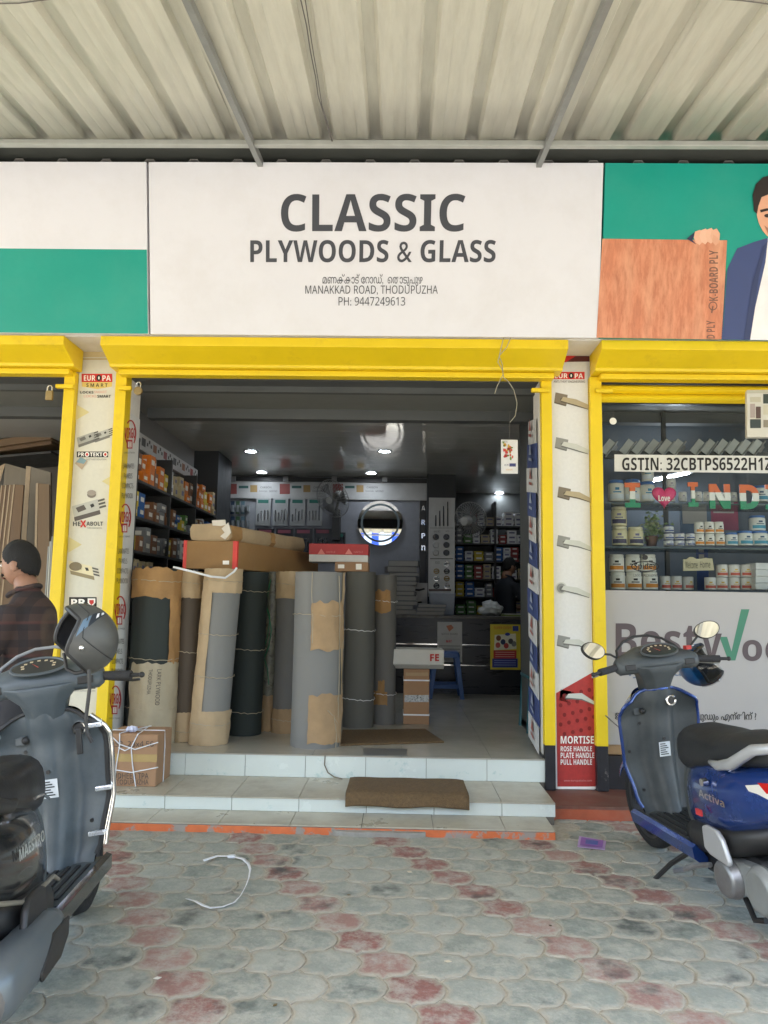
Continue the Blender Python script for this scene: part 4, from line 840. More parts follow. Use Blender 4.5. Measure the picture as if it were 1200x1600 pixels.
# plastic bag on the counter, tray of papers
p = at(767, 962, Y=YC2 + .25); q = MB(); BAG = mat('bag_white', (.5, .53, .53), .4, var=.15, scale=12, bump=.6, bscale=18)
rn = random.Random(4); ph = [rn.uniform(0, 6) for _ in range(6)]
q.ball((p.x, p.y, zct + .07), (.135, .1, .075), BAG, 28, 16, fn=lambda d: (1 + .12 * math.sin(5 * d.x + ph[0] + 3 * d.z) + .09 * math.sin(9 * d.y + 7 * d.z + ph[1]) + .07 * math.sin(14 * d.x + ph[2])) * (1 + .55 * max(0, d.z) ** 8) * (.93 if d.z < -.7 else 1))
tag(q.build('plastic_bag', None, smooth='all'), 'knotted white plastic bag sitting on the dark counter', 'bag')
q = MB(); a = at(785, 960, Y=YC2 + .3); q.box((a.x, YC2 + .15, zct + .001), (a.x + .33, YC2 + .45, zct + .02), mat('green_file', (.2, .26, .06), .5)); q.box((a.x + .01, YC2 + .16, zct + .02), (a.x + .3, YC2 + .44, zct + .03), flat('#b9b9b0')); tag(q.build('file_folder', bevel=.002), 'green file folder with papers lying on the counter beside the bag', 'folder')
# teal chair leg at the right jamb
q = MB(); TEAL = mat('teal_plastic', (.01, .10, .13), .35); a, b = at(826, 1146, Z=ZF), at(833, 1040, Y=at(826, 1146, Z=ZF).y)
t = thing('plastic_chair', 'teal plastic chair tucked behind the blue and white jamb banner', 'chair', (a.x + .2, a.y + .2, ZF))
for dx_, dy_ in ((0, 0), (.42, 0), (0, .4), (.42, .4)):
    q = MB(); q.tube([(a.x + dx_, a.y + dy_, ZF), (a.x + .03 + dx_ * .86, a.y + .02 + dy_ * .9, ZF + .43)], [.018, .024], TEAL, 8); q.build('leg', t, smooth=True)
q = MB(); q.box((a.x + .0, a.y, ZF + .42), (a.x + .43, a.y + .42, ZF + .45), TEAL); q.build('seat', t, bevel=.012)
q = MB(); q.box((a.x + .39, a.y + .02, ZF + .45), (a.x + .43, a.y + .4, ZF + .85), TEAL); q.build('backrest', t, bevel=.015)
# =================================================================== DOWNLIGHTS
def downlight(px, py, label, zc=ZC, s=14., r=.06):
    p = at(px, py, Z=zc - .002); t = thing('downlight', label, 'light', p, 'recessed ceiling downlights')
    q = MB(); q.lathe([(r, -.001), (r + .006, -.008), (r + .022, -.006), (r + .024, 0)], p, mat('downlight_ring', (.05, .05, .05), .4), 24); q.build('trim_ring', t, smooth=True)
    q = MB(); q.cyl((p.x, p.y, p.z - .004), r, .003, emit('downlight_lamp', '#eaf4ff', s), 20); q.build('lamp', t)
downlight(601, 705, 'lit downlight in the glossy ceiling just inside the doorway'); downlight(580, 739, 'lit downlight in the ceiling in front of the round mirror'); downlight(409, 738, 'lit downlight in the ceiling above the handle display cards'); downlight(392, 705, 'lit downlight in the ceiling above the long carton')
downlight(780, 770, 'lit downlight in the ceiling above the person behind the counter'); downlight(759, 786, 'lit downlight in the ceiling over the dim back shelves'); downlight(826, 741, 'lit downlight in the ceiling beside the blue and white jamb banner')
downlight(8, 647, 'lit downlight in the ceiling of the plywood shop', 2.80)
# =================================================================== LEFT WALL SHELVES WITH GOODS
RACK = mat('rack_dark', (.03, .03, .03), .5); XG = -1.99
t = thing('wall_rack', 'tall dark wall rack crammed with hardware boxes along the inner side wall', 'rack', (XW + .12, 6.8, ZF))
ylo, yhi = 5.56, 8.04; levels = [ZF + .02, .72, 1.12, 1.40, 1.66, 1.92, 2.20]
for z in levels: q = MB(); q.box((XW + .001, ylo, z - .02), (XG - .002, yhi, z), RACK); q.build('shelf', t)
for y in (ylo, 6.4, 7.2, yhi): q = MB(); q.box((XW + .001, y - .012, ZF), (XG + .0, y + .012, 2.5), RACK); q.build('upright', t)
t = thing('brand_strip', 'white strip of small brand logos running above the wall rack', 'sign', (XW, 7, 2.5))
zt_, zb_ = at(218, 675, X=XW + .05).z, at(216, 700, X=XW + .05).z
q = MB(); q.box((XW + .001, 5.6, zb_), (XW + .05, 8.04, zt_), mat('strip_white', (.45, .45, .44), .5)); q.build('panel', t)
for i in range(7):
    y = 5.95 + i * .3; q = MB(); q.poly([(XW + .052, y, zb_ + .04), (XW + .052, y + .1, zb_ + .04), (XW + .052, y + .1, zt_ - .03), (XW + .052, y, zt_ - .03)], [flat('#8d3f3a'), flat('#4a4a48'), flat('#8a5a3c')][i % 3]); q.build('logo', t)
    for k in range(3): q = MB(); yy = y + .13 + k * .05; q.poly([(XW + .052, yy, zb_ + .06 + .03 * (k % 2)), (XW + .052, yy + .04, zb_ + .06 + .03 * (k % 2)), (XW + .052, yy + .04, zb_ + .09 + .03 * (k % 2)), (XW + .052, yy, zb_ + .09 + .03 * (k % 2))], DGR); q.build('logo', t)
CARD = {'orange': '#c9701f', 'white': '#bdbab2', 'yellow': '#c2ac2c', 'blue': '#1f5595', 'grey': '#77787a', 'brown': '#7a5236', 'cream': '#b3a583', 'green': '#4f7a3a', 'dark': '#2c2e33', 'red': '#8f332c'}
CUBE = {}
def cube(cname):
    if cname not in CUBE:
        q = MB(); q.box((-.5, 0, 0), (.5, 1, 1), mat('card_' + cname, CARD[cname], .55, var=.15, scale=3)); q.poly([(-.51, .2, .35), (-.51, .8, .35), (-.51, .8, .7), (-.51, .2, .7)], flat('#d8d5cd' if cname not in ('white', 'cream') else '#6d6a86')) 
        q.poly([(.51, .2, .35), (.51, .8, .35), (.51, .8, .7), (.51, .2, .7)], flat('#d8d5cd' if cname not in ('white', 'cream') else '#6d6a86')); q.poly([(-.3, -.01, .35), (.3, -.01, .35), (.3, -.01, .7), (-.3, -.01, .7)], flat('#d8d5cd' if cname not in ('white', 'cream') else '#6d6a86'))
        o = q.build('product_box'); CUBE[cname] = o.data; bpy.data.objects.remove(o)
    return CUBE[cname]
rn = random.Random(21)
rows = [(2.20, ['orange', 'orange', 'yellow', 'cream', 'white', 'brown', 'blue'], .26), (1.92, ['blue', 'brown', 'white', 'yellow', 'green', 'grey', 'cream'], .2), (1.66, ['white', 'yellow', 'blue', 'grey', 'brown'], .2), (1.40, ['white', 'grey', 'cream', 'dark'], .2)]
for z, cols, hm in rows:
    y = ylo + .03
    while y < yhi - .1:
        wd = rn.uniform(.08, .16); h = 0; c = rn.choice(cols)
        while h < hm * rn.uniform(.5, .9):
            hh = rn.uniform(.06, .13); o = bpy.data.objects.new('product_box', cube(c)); COL.objects.link(o)
            if h + hh > hm: COL.objects.unlink(o); break
            o.location = (XG - .09 - rn.uniform(0, .03), y, z + h + .0005); o.scale = (.16, wd * .97, hh * .985); o.rotation_euler.z = rn.uniform(-.03, .03)
            tag(o, '%s hardware carton standing on the inner side wall rack' % c, 'carton', '%s cartons on the side wall rack' % c); h += hh
        y += wd + rn.uniform(.003, .05)
# =================================================================== BACK WALL
YW = 9.7
STRP = mat('strip_white', (.45, .45, .44), .5)
t = thing('brand_strip', 'white strip of brand logos fixed high across the back wall', 'sign', at(510, 778, Y=YW))
q = MB(); pxbox(q, 352, 752, 668, 778, YW - .04, .03, STRP); q.build('panel', t); f = Face(YW - .04)
for i in range(4):
    x = 352 + i * 83
    if x + 75 > 668: break
    f.rect(x + 2, 756, x + 18, 772, flat('#8d4a45')); f.rect(x + 21, 759, x + 36, 763, flat('#335a56')); f.rect(x + 39, 758, x + 50, 769, flat('#9b8052')); f.text('CARBON', x + 55, 760, x + 72, 763, DGR); f.text('Greenply', x + 53, 766, x + 66, 769, DGR); f.text('MERINO', x + 69, 766, x + 81, 769, DGR); f.done('logo_group', t)
t = thing('light_track', 'dark lighting track above the back wall brand strip', 'track', at(510, 749, Y=YW)); q = MB(); pxbox(q, 350, 748, 670, 751, YW - .06, .05, RACK); q.build('rail', t)
for x in (364, 446, 522, 601): q = MB(); pxbox(q, x - 4, 744, x + 4, 752, YW - .09, .04, flat('#8f9090')); q.build('spot_head', t)
# wall panels
t = thing('wall_panel', 'pale grey display panel covering the back wall behind the mirror', 'panel', at(520, 960, Y=YW)); q = MB(); pxbox(q, 392, 780, 655, 985, YW - .012, .01, mat('panel_grey', (.24, .25, .28), .5)); q.build('board', t)
def dispcard(x0, y0, x1, y1, base, head, bars, label, group):
    t = thing('display_card', label, 'display card', at((x0 + x1) / 2, y1, Y=YW - .03), group); q = MB(); pxbox(q, x0, y0, x1, y1, YW - .04, .02, base); q.build('board', t)
    q = MB(); pxbox(q, x0 + 4, y0 + 2, x1 - 4, y0 + 7, YW - .043, .002, head); q.build('header', t)
    for i, (bx, b0, b1, bw, bm) in enumerate(bars):
        q = MB(); A, B = at(bx, b1, Y=YW - .06), at(bx, b0, Y=YW - .06); q.tube([(A.x, YW - .042, A.z), (A.x, YW - .065, A.z + .01), (A.x, YW - .065, B.z - .01), (A.x, YW - .042, B.z)], bw, bm, 6); q.build('pull_handle', t, smooth=True)
CW, CB, TG, PK = mat('card_pale', (.36, .37, .37), .5), mat('card_black', (.012, .013, .018), .3), flat('#2c6a5e'), flat('#8c4a58')
for i in range(4):
    x = 399 + i * 26.8; rn = random.Random(i); dispcard(x, 779, x + 24.5, 821, CW, TG, [(x + 4 + k * 5, 788 + rn.uniform(0, 8) + (4 - k) * 2, 814 - k * .5, .006, CHR if rn.random() < .7 else CB) for k in range(4)], 'pale display card of chrome pull handles with green header', 'pale handle cards on the back wall')
for i in range(4):
    x = 400 + i * 30; rn = random.Random(i + 9); dispcard(x, 826, x + 28, 872, CB, PK, [(x + 6 + k * 7, 836 + rn.uniform(0, 10), 862, .006, CHR) for k in range(3)], 'black display card of chrome pull handles with pink header', 'black handle cards on the back wall')
dispcard(517, 832, 540, 866, CB, TG, [(536, 837, 858, .006, CHR), (526, 842, 858, .005, CHR)], 'black display card of pull handles with green header next to the fan bracket', None)
# mirror
c = at(594, 817, Y=YW - .05); rad = (at(629, 817, Y=YW - .05).x - c.x)
t = thing('round_mirror', 'round frameless mirror with etched grey ring on the back wall', 'mirror', (c.x, c.y, c.z - rad))
tm = Matrix.Translation(c) @ Matrix.Rotation(R(-1.2), 4, 'X') @ Matrix.Translation(-c)
q = MB(); q.T = tm; q.cyl((c.x, c.y, c.z), rad, .012, mat('mirror_glass', (.92, .94, .95), .015, metal=1., var=0), 64, axis='y'); q.build('glass', t)
q = MB(); q.T = tm; q.lathe([(rad * .78, -.001), (rad * .87, -.001)], c, mat('etched_glass', (.10, .13, .14), .5), 64, axis='y'); q.build('etched_ring', t)
# wall fans
FAN = mat('fan_grey', (.28, .28, .27), .4, metal=.4); FANW = mat('fan_white', (.5, .5, .48), .45)
def fan(c, yaw, tilt, rad, label):
    t = thing('wall_fan', label, 'fan', c); M = Matrix.Translation(c) @ Matrix.Rotation(yaw, 4, 'Z') @ Matrix.Rotation(tilt, 4, 'X')
    for k in range(3):
        q = MB(); q.T = M; a0 = k * 2.094
        q.grid(lambda u, v: ((.03 + (rad * .82 - .03) * u) * math.cos(a0 + (v - .5) * (.5 + .5 * u)), .02 * (v - .5), (.03 + (rad * .82 - .03) * u) * math.sin(a0 + (v - .5) * (.5 + .5 * u))), 6, 4, mat('fan_blade', (.13, .13, .13), .3)); q.build('blade', t, smooth=True, solid=.002)
    q = MB(); q.T = M
    for i in range(36):
        a = 2 * math.pi * i / 36; ca, sa = math.cos(a), math.sin(a); q.tube([(.04 * ca, -.075, .04 * sa), (rad * .7 * ca, -.06, rad * .7 * sa), (rad * ca, 0, rad * sa), (rad * .7 * ca, .05, rad * .7 * sa), (.05 * ca, .06, .05 * sa)], .003, FAN, 4)
    for rr, y in ((rad, 0), (rad * .7, -.06)): q.tube([(rr * math.cos(a / 16 * math.pi), y, rr * math.sin(a / 16 * math.pi)) for a in range(33)], .005 if y == 0 else .002, FAN, 6)
    q.build('grille', t, smooth=True)
    q = MB(); q.T = M; q.cyl((0, -.085, 0), .045, .012, FANW, 16, axis='y'); q.build('badge', t)
    q = MB(); q.T = M; q.lathe([(.0, .19), (.05, .18), (.065, .12), (.06, .06)], (0, 0, 0), FANW, 16, axis='y'); q.build('motor', t, smooth=True)
    return t
c = at(520, 779, Y=9.25); t = fan(c, R(-34), R(24), .245, 'grey wall fan turned aside above the handle cards next to the mirror')
q = MB(); e = at(526, 845, Y=YW - .02); q.tube([c + Vector((.06, .1, -.02)), (e.x, 9.5, c.z - .12), (e.x, 9.55, c.z - .2)], .018, RACK, 8); q.box((e.x - .05, 9.53, e.z), (e.x + .05, YW - .001, c.z - .1), RACK); q.build('bracket', t)
c = at(735, 812, Y=9.25); t = fan(c, R(148), R(-12), .22, 'wall fan seen from behind with white motor beside the white fittings column')
q = MB(); q.tube([c + Vector((-.08, -.1, 0)), at(712, 815, Y=9.5)], .02, FANW, 8); q.build('bracket', t, smooth=True)
# column board with sample fittings
t = thing('fittings_board', 'tall white board of sample door knobs and rings on the dark column', 'display board', at(690, 925, Y=9.4))
q = MB(); pxbox(q, 669, 778, 711, 932, 9.378, .02, mat('board_white', (.5, .5, .49), .5)); q.build('board', t)
f = Face(9.378); f.line([(672, 825), (708, 825)], 1, GRYI); f.line([(672, 873), (708, 873)], 1.4, DGR); f.line([(670, 922), (705, 922)], 3.5, flat('#5a4a44')); f.text('KNOBS', 678, 829, 688, 832, DGR); f.text('SETS', 696, 829, 702, 831, DGR); f.text('RINGS', 680, 877, 687, 881, DGR); f.done('print', t)
for i, (x, y0) in enumerate(((681, 805), (687, 798), (693, 791), (699.5, 784))): q = MB(); A, B = at(x, 822, Y=9.36), at(x, y0, Y=9.36); q.tube([A, B], [.009, .006], CB, 8); q.build('pull_rod', t, smooth=True)
for i in range(6):
    x, y = 681 + (i % 2) * 16.5, 839 + (i // 2) * 12.3; p = at(x, y, Y=9.375); q = MB(); q.cyl((p.x, p.y - .02, p.z), .036, .02, [CB, CB, STRP, CB, FAN, CB][i], 20, r2=.04, axis='y'); q.build('knob', t, bevel=.004)
for i in range(7):
    x, y = 698 - (i % 2) * 16, 881 + (i // 2) * 11.5 + (11.5 if i % 2 else 0); p = at(x, y, Y=9.37); q = MB()
    q.tube([(p.x + .032 * math.cos(a * math.pi / 10), p.y, p.z + .028 * math.sin(a * math.pi / 10)) for a in range(21)], .006, [CHR, BRS, CB][i % 3], 6); q.tube([(p.x - .03, p.y - .01, p.z - .004), (p.x + .03, p.y - .01, p.z + .004)], .008, [CHR, BRS, CB][i % 3], 6); q.build('ring_pull', t, smooth=True)
t = thing('letter_strip', 'vertical dark strip of steel house letters beside the fittings board', 'display strip', at(661, 900, Y=YW)); q = MB(); pxbox(q, 655, 780, 667, 935, YW - .03, .02, RACK); q.build('board', t); f = Face(YW - .03)
for s, y in (('A', 790), ('R', 812), ('P', 833), ('n', 852)): f.text(s, 658.5, y, 664.5, y + 8, CHR, bold=.03); f.done('letter', t)
t = thing('faucet_card', 'white display card with black cabinet fittings standing on the counter', 'display card', at(655, 945, Y=9.3)); q = MB(); pxbox(q, 638, 911, 668, 944, 9.3, .02, STRP); q.build('board', t)
q = MB(); q.tube([at(645, 921, Y=9.28), at(655, 922, Y=9.26), at(663, 920, Y=9.28)], .012, CB, 8); q.tube([at(641, 915, Y=9.285), at(648, 915, Y=9.285)], .008, CB, 6); q.tube([at(650, 941, Y=9.285), at(659, 941, Y=9.285)], .008, CB, 6); q.build('fitting', t, smooth=True)['kind'] = 'stuff'
q = MB(); a, b = at(670, 959, Y=9.25), at(711, 927, Y=9.25); q.hexa([(a.x + .02, 9.2, zct), (b.x - .02, 9.2, zct), (b.x - .02, 9.34, zct), (a.x + .02, 9.34, zct), (a.x, 9.18, b.z), (b.x, 9.18, b.z), (b.x, 9.36, b.z), (a.x, 9.36, b.z)], mat('pale_bin', (.30, .33, .38), .5)); tag(q.build('plastic_bin', bevel=.01), 'pale blue grey plastic bin on the counter under the fittings board', 'bin')
# catalogues stacked on the counter
CATM = [mat('catalogue_%d' % i, c, .5, var=.1) for i, c in enumerate([(.11, .10, .12), (.14, .14, .15), (.08, .08, .085), (.06, .07, .1), (.12, .11, .1)])]
rn = random.Random(12); zz = zct + .001
for i in range(11):
    h = rn.uniform(.045, .075) if i < 9 else .07; xo = rn.uniform(-.02, .03) + i * .002; a = at(601, 900, Y=9.0).x
    q = MB(); M = Matrix.Translation((a + xo + .21, 9.05, zz)) @ Matrix.Rotation(rn.uniform(-.15, .15), 4, 'Z'); q.T = M; q.box((-.2, -.14, 0), (.15, .14, h - .002), CATM[i % 5]); q.box((-.195, -.142, .006), (.152, .138, h - .008), flat('#8d8b86')); zz += h
    o = q.build('catalogue'); tag(o, 'thick grey laminate catalogue in the tall stack on the counter', 'catalogue', 'catalogues stacked on the counter')
zz = zct + .001
for i in range(3):
    q = MB(); a = at(650 + i * 1.5, 950, Y=8.95).x; q.box((a, 8.85, zz), (a + .33, 9.1, zz + .042), CATM[(i + 1) % 5]); q.box((a + .004, 8.848, zz + .006), (a + .326, 9.09, zz + .036), flat('#8d8b86')); zz += .044
    tag(q.build('catalogue'), 'thick grey laminate catalogue in the low stack under the faucet card', 'catalogue', 'catalogues in the low stack')
# =================================================================== DIM BACK SHELVES
t = thing('back_rack', 'dark rack of small boxes on the far wall behind the counter', 'rack', (2.2, 10.9, ZF))
for z in (1.15, 1.4, 1.65, 1.9, 2.15, 2.4): q = MB(); q.box((.75, 10.62, z - .02), (3.6, 10.98, z), RACK); q.build('shelf', t)
for x in (.75, 1.35, 2.0, 2.7, 3.6): q = MB(); q.box((x - .015, 10.62, ZF), (x + .015, 10.98, 2.75), RACK); q.build('upright', t)
rn = random.Random(31); nb = 0
for z in (2.4, 2.15, 1.9, 1.65, 1.4, 1.15):
    x = .8
    while x < 2.15:
        wd = rn.uniform(.09, .14); c = rn.choice(['white', 'white', 'grey', 'cream', 'white', 'yellow', 'red', 'blue', 'green', 'grey']); h = 0; top = rn.uniform(.11, .17)
        while h < top and nb < 175:
            hh = rn.uniform(.055, .08); o = bpy.data.objects.new('product_box', cube(c)); COL.objects.link(o); o.location = (x + wd / 2, 10.66 + rn.uniform(0, .03), z + h + .0005); o.scale = (wd * .96, .2, hh * .96); nb += 1
            tag(o, '%s hardware carton stacked on the dim back rack behind the counter' % c, 'carton', '%s cartons on the back rack' % c); h += hh
        x += wd + rn.uniform(.002, .02)
# =================================================================== PLYWOOD SHOP ON THE LEFT
PLY = [mat('ply_face_%d' % i, c, .65, var=.12, scale=3, stretch=(4, 4, .5)) for i, c in enumerate([(.15, .09, .045), (.18, .115, .06), (.12, .072, .038), (.19, .16, .115)])]; EDGE = mat('ply_edge', (.40, .30, .19), .7, var=.12, scale=20); EDGO = mat('ply_edge_orange', (.42, .18, .06), .7)
def board(poly, Y, th, m, label, edge=None, tp=False):
    q = MB(); pts = [at(x, y, Y=Y) for x, y in poly]
    if min(p.z for p in pts) < .26: pass
    q.prism(pts, (0, th, 0), m); o = tag(q.build('plywood_sheet', bevel=.001), label, 'plywood', 'plywood sheets leaning in the left shop')
    if edge:
        e = MB(); e.prism([at(x, y, Y=Y - .004) for x, y in edge], (0, .003, 0), EDGE); e.build('edge_band', o)
    return o
board([(8, 724), (41, 733), (30, 1065), (-20, 1065)], 6.75, .02, PLY[3], 'grey faced plywood sheet with orange edge behind the front sheets', [(0, 728), (8, 724), (-12, 800), (-20, 800)])
board([(48, 729), (79, 738), (79, 1070), (32, 1070)], 6.6, .03, PLY[3], 'thick grey faced plywood sheet with cream edge beside the doorway', [(41, 728), (48, 729), (28, 1060), (20, 1060)])
for i in range(4): board([(23 - i * 6.5, 757 + i * .5), (37 - i * 6.5, 758), (14 - i * 7, 1085), (-12 - i * 7, 1085)], 6.2 + i * .05, .018, PLY[i % 3], 'brown plywood sheet leaning in the front row of the plywood shop', [(21 - i * 6.5, 757 + i * .5), (23 - i * 6.5, 757 + i * .5), (-12 - i * 7, 1080), (-14.5 - i * 7, 1080)])
board([(59, 755), (77, 757), (77, 1085), (53, 1085)], 6.25, .018, PLY[1], 'narrow brown plywood sheet with pale edge close to the jamb', [(56, 755), (59.5, 754.5), (53, 1080), (49.5, 1080)])
def beamth(poly, Y, m, label, d=.25): q = MB(); q.prism([at(x, y, Y=Y) for x, y in poly], (0, d, 0), m); tag(q.build('timber_bundle', bevel=.004), label, 'timber')
beamth([(-60, 694), (80, 675), (80, 686), (-60, 706)], 6.9, PLY[1], 'long tan boards stored on the overhead rack of the plywood shop'); beamth([(-60, 706), (80, 687), (80, 694), (-60, 714)], 6.95, PLY[0], 'lower brown boards stored on the overhead rack of the plywood shop'); beamth([(-60, 716), (80, 704), (80, 708), (-60, 720)], 6.88, RACK, 'dark steel bar of the overhead timber rack', .6)
t = thing('aluminium_section', 'bundle of shiny aluminium strips leaning on the yellow shutter rail', 'metal strip', (at(75, 1000, Y=5.32).x, 5.32, .25))
for i in range(3): q = MB(); A, B = at(82 - i * 3, 838 + i * 8, Y=5.33), at(70 - i * 4, 1080, Y=5.25); q.tube([A, B], .006, [STL, STL2, STL][i], 4); q.build('strip', t)
# =================================================================== DISPLAY WINDOW ON THE RIGHT
XG0 = at(941, 757, Y=YP).x; GY = 5.30
t = thing('display_window', 'large glass shop window above the grey printed panel', 'window', (2.5, GY, 1.3)); ALU = mat('alu_dark', (.06, .062, .06), .4, metal=.5)
zw0, zw1 = at(1000, 923, Y=GY).z, 2.74
q = MB(); q.add([(XG0, GY, zw0), (4.1, GY, zw0), (4.1, GY, zw1), (XG0, GY, zw1)], [(0, 1, 2, 3)], glassmat('window_glass', (.86, .9, .9), .55)); q.build('pane', t)
q = MB(); q.box((XG0, GY - .02, zw1), (4.1, GY + .03, zw1 + .1), ALU); q.build('frame', t); q = MB(); q.box((XG0, GY - .015, zw0 - .04), (4.1, GY + .03, zw0 - .001), ALU); q.build('frame', t)
t = thing('printed_panel', 'grey window panel printed with BestWood lettering and green tick', 'panel', (2.5, GY, .4)); zp0 = at(1000, 1163, Y=GY).z
q = MB(); q.box((XG0 - .01, GY - .03, zp0), (4.1, GY - .016, zw0), mat('panel_vinyl', (.40, .385, .37), .45, var=.05, scale=3, dirt=(.3, .28, .26), damt=.25)); q.build('board', t); f = Face(GY - .03)
BRW = flat('#55494b'); GRN = flat('#3f7c62')
f.text('Best', 962, 974, 1092, 1029, BRW, bold=.035, res=6); f.done('lettering', t); f.text('v', 1096, 990, 1128, 1029, BRW, bold=.035, res=4); f.done('lettering', t); f.text('ood', 1160, 988, 1262, 1033, BRW, bold=.035, res=6); f.done('lettering', t)
f.poly([(1124, 995), (1136, 995), (1143, 1018), (1158, 952), (1171, 952), (1149, 1032), (1138, 1032)], GRN); f.done('tick_logo', t)
f.text('Plywood Plus', 968, 1044, 1122, 1060, flat('#5d6a80'), bold=.02); f.done('lettering', t)
f.text('ഇനി', 961, 1110, 985, 1124, BLKI, bold=.012); f.done('lettering', t); f.text('വുഡും എന്തിന് ?', 1086, 1112, 1182, 1128, BLKI, bold=.012); f.done('lettering', t)
q = MB(); q.box((XG0, GY - .02, .3), (4.1, GY + .1, zp0 - .002), mat('wood_sill', (.36, .22, .10), .6)); q.build('sill', t)
q = MB(); q.box((XG0 - .01, GY - .05, .07), (6, GY + .3, .295), BLK); q.build('black_base', bd)
t = thing('gst_sticker', 'white strip reading GSTIN number stuck across the display window', 'sticker', at(1100, 737, Y=GY)); f = Face(GY); f.poly([(960, 710), (1260, 713), (1260, 740), (960, 736.5)], mat('sticker_white', (.62, .62, .58), .5)); f.done('strip', t); f.text('GSTIN: 32CBTPS6522H1Z', 972, 715, 1206, 735, BLKI, bold=.02, k=3); f.done('lettering', t)
t = thing('window_decal', 'black oval spider decal on the display window glass', 'decal', at(1008, 900, Y=GY)); f = Face(GY); f.ring(1008, 885, 22, 8.5, 1.8, BLKI, 1, 30); f.text('Spider', 991, 879, 1025, 892, BLKI, bold=.03); f.disc(1008, 871, 4.5, 4, BLKI); f.disc(1006, 868, 2.5, 2.5, BLKI, 2); f.text('Locks & Accessories', 990, 896, 1028, 901, BLKI); f.done('print', t)['kind'] = 'stuff'
p = at(958, 658, Y=5.25); t = thing('key_tag', 'small white round tag hanging under the lowered shutter', 'tag', p); q = MB(); q.cyl((p.x, p.y, p.z), .025, .004, flat('#e8e6de'), 20, axis='y'); q.build('disc', t); q = MB(); q.tube([(p.x, p.y, p.z + .025), (p.x + .004, p.y, p.z + .07)], .0015, WIR, 5); q.build('string', t)
# hanging letters
OR, WH_, GN, PKH = flat('#dd6a2e', .3), flat('#e6e4dc', .3), flat('#1f8a5f', .3), flat('#d1366c', .25)
def hletter(ch, x0, y0, x1, y1, label):
    Y = GY + .04; t = thing('hanging_letter', label, 'ornament', at((x0 + x1) / 2, y1, Y=Y), 'hanging letters in the display window'); vs, fs = textmesh(ch, .06, 3)
    if ch == 'I': vs = [(0, 0), (1, 0), (1, .18), (.68, .18), (.68, .82), (1, .82), (1, 1), (0, 1), (0, .82), (.32, .82), (.32, .18), (0, .18)]; fs = [tuple(range(12))]
    a0 = min(v[0] for v in vs); a1 = max(v[0] for v in vs); b0 = min(v[1] for v in vs); b1 = max(v[1] for v in vs); bm = bmesh.new(); P0, P1 = at(x0, y1, Y=Y), at(x1, y0, Y=Y)
    bv = [bm.verts.new((P0.x + (P1.x - P0.x) * (x - a0) / (a1 - a0), Y, P0.z + (P1.z - P0.z) * (y - b0) / (b1 - b0))) for x, y in vs]
    for fc in fs:
        try: bm.faces.new([bv[i] for i in fc])
        except ValueError: pass
    H_ = P1.z - P0.z
    for fr in (.33, .66): bmesh.ops.bisect_plane(bm, geom=bm.verts[:] + bm.edges[:] + bm.faces[:], plane_co=(0, 0, P0.z + H_ * fr), plane_no=(0, 0, 1))
    r_ = bmesh.ops.extrude_face_region(bm, geom=bm.faces[:]); bmesh.ops.translate(bm, verts=[v for v in r_['geom'] if isinstance(v, bmesh.types.BMVert)], vec=(0, -.015, 0))
    bmesh.ops.recalc_face_normals(bm, faces=bm.faces[:])
    for fc in bm.faces: k = (fc.calc_center_median().z - P0.z) / H_; fc.material_index = 0 if k > .655 else (1 if k > .325 else 2)
    me = bpy.data.meshes.new('letter'); bm.to_mesh(me); bm.free()
    for m in (OR, WH_, GN): me.materials.append(m)
    for v in me.vertices: v.co -= t.location
    o = bpy.data.objects.new('letter', me); COL.objects.link(o); o.parent = t
    q = MB(); c = P0.lerp(P1, .5); q.tube([(c.x, Y, P1.z), (c.x, Y, P1.z + .25)], .001, WIR, 4); q.build('thread', t)
hletter('I', 976, 755, 999, 793, 'tricolour letter I hanging first, left of the pink heart'); hletter('I', 1075, 754, 1089, 792, 'tricolour letter I hanging right of the pink heart'); hletter('N', 1108, 757, 1139, 795, 'tricolour letter N hanging in the display window'); hletter('D', 1156, 758, 1184, 796, 'tricolour letter D hanging in the display window'); hletter('I', 1196, 758, 1214, 796, 'tricolour letter I hanging after the letter D')
Y = GY + .04; c = at(1037.5, 775, Y=Y); s = (at(1057, 775, Y=Y).x - c.x) / 16.5; t = thing('hanging_heart', 'glossy pink heart reading Love hanging between the letters', 'ornament', (c.x, Y, c.z - .08)); rings = []
for k, yy in ((.6, .012), (.95, .008), (1, 0), (.95, -.014), (.7, -.024), (.2, -.028)): rings.append([(c.x + s * k * 16 * math.sin(a) ** 3, Y + yy, c.z + s * k * (13 * math.cos(a) - 5 * math.cos(2 * a) - 2 * math.cos(3 * a) - math.cos(4 * a)) * 1.0) for a in [2 * math.pi * i / 40 for i in range(40)]])
q = MB(); q.loft(rings, PKH); q.build('heart', t, smooth='all'); f = Face(Y - .03); f.text('Love', 1029, 774, 1047, 783, WHI, bold=.02); f.done('lettering', t)
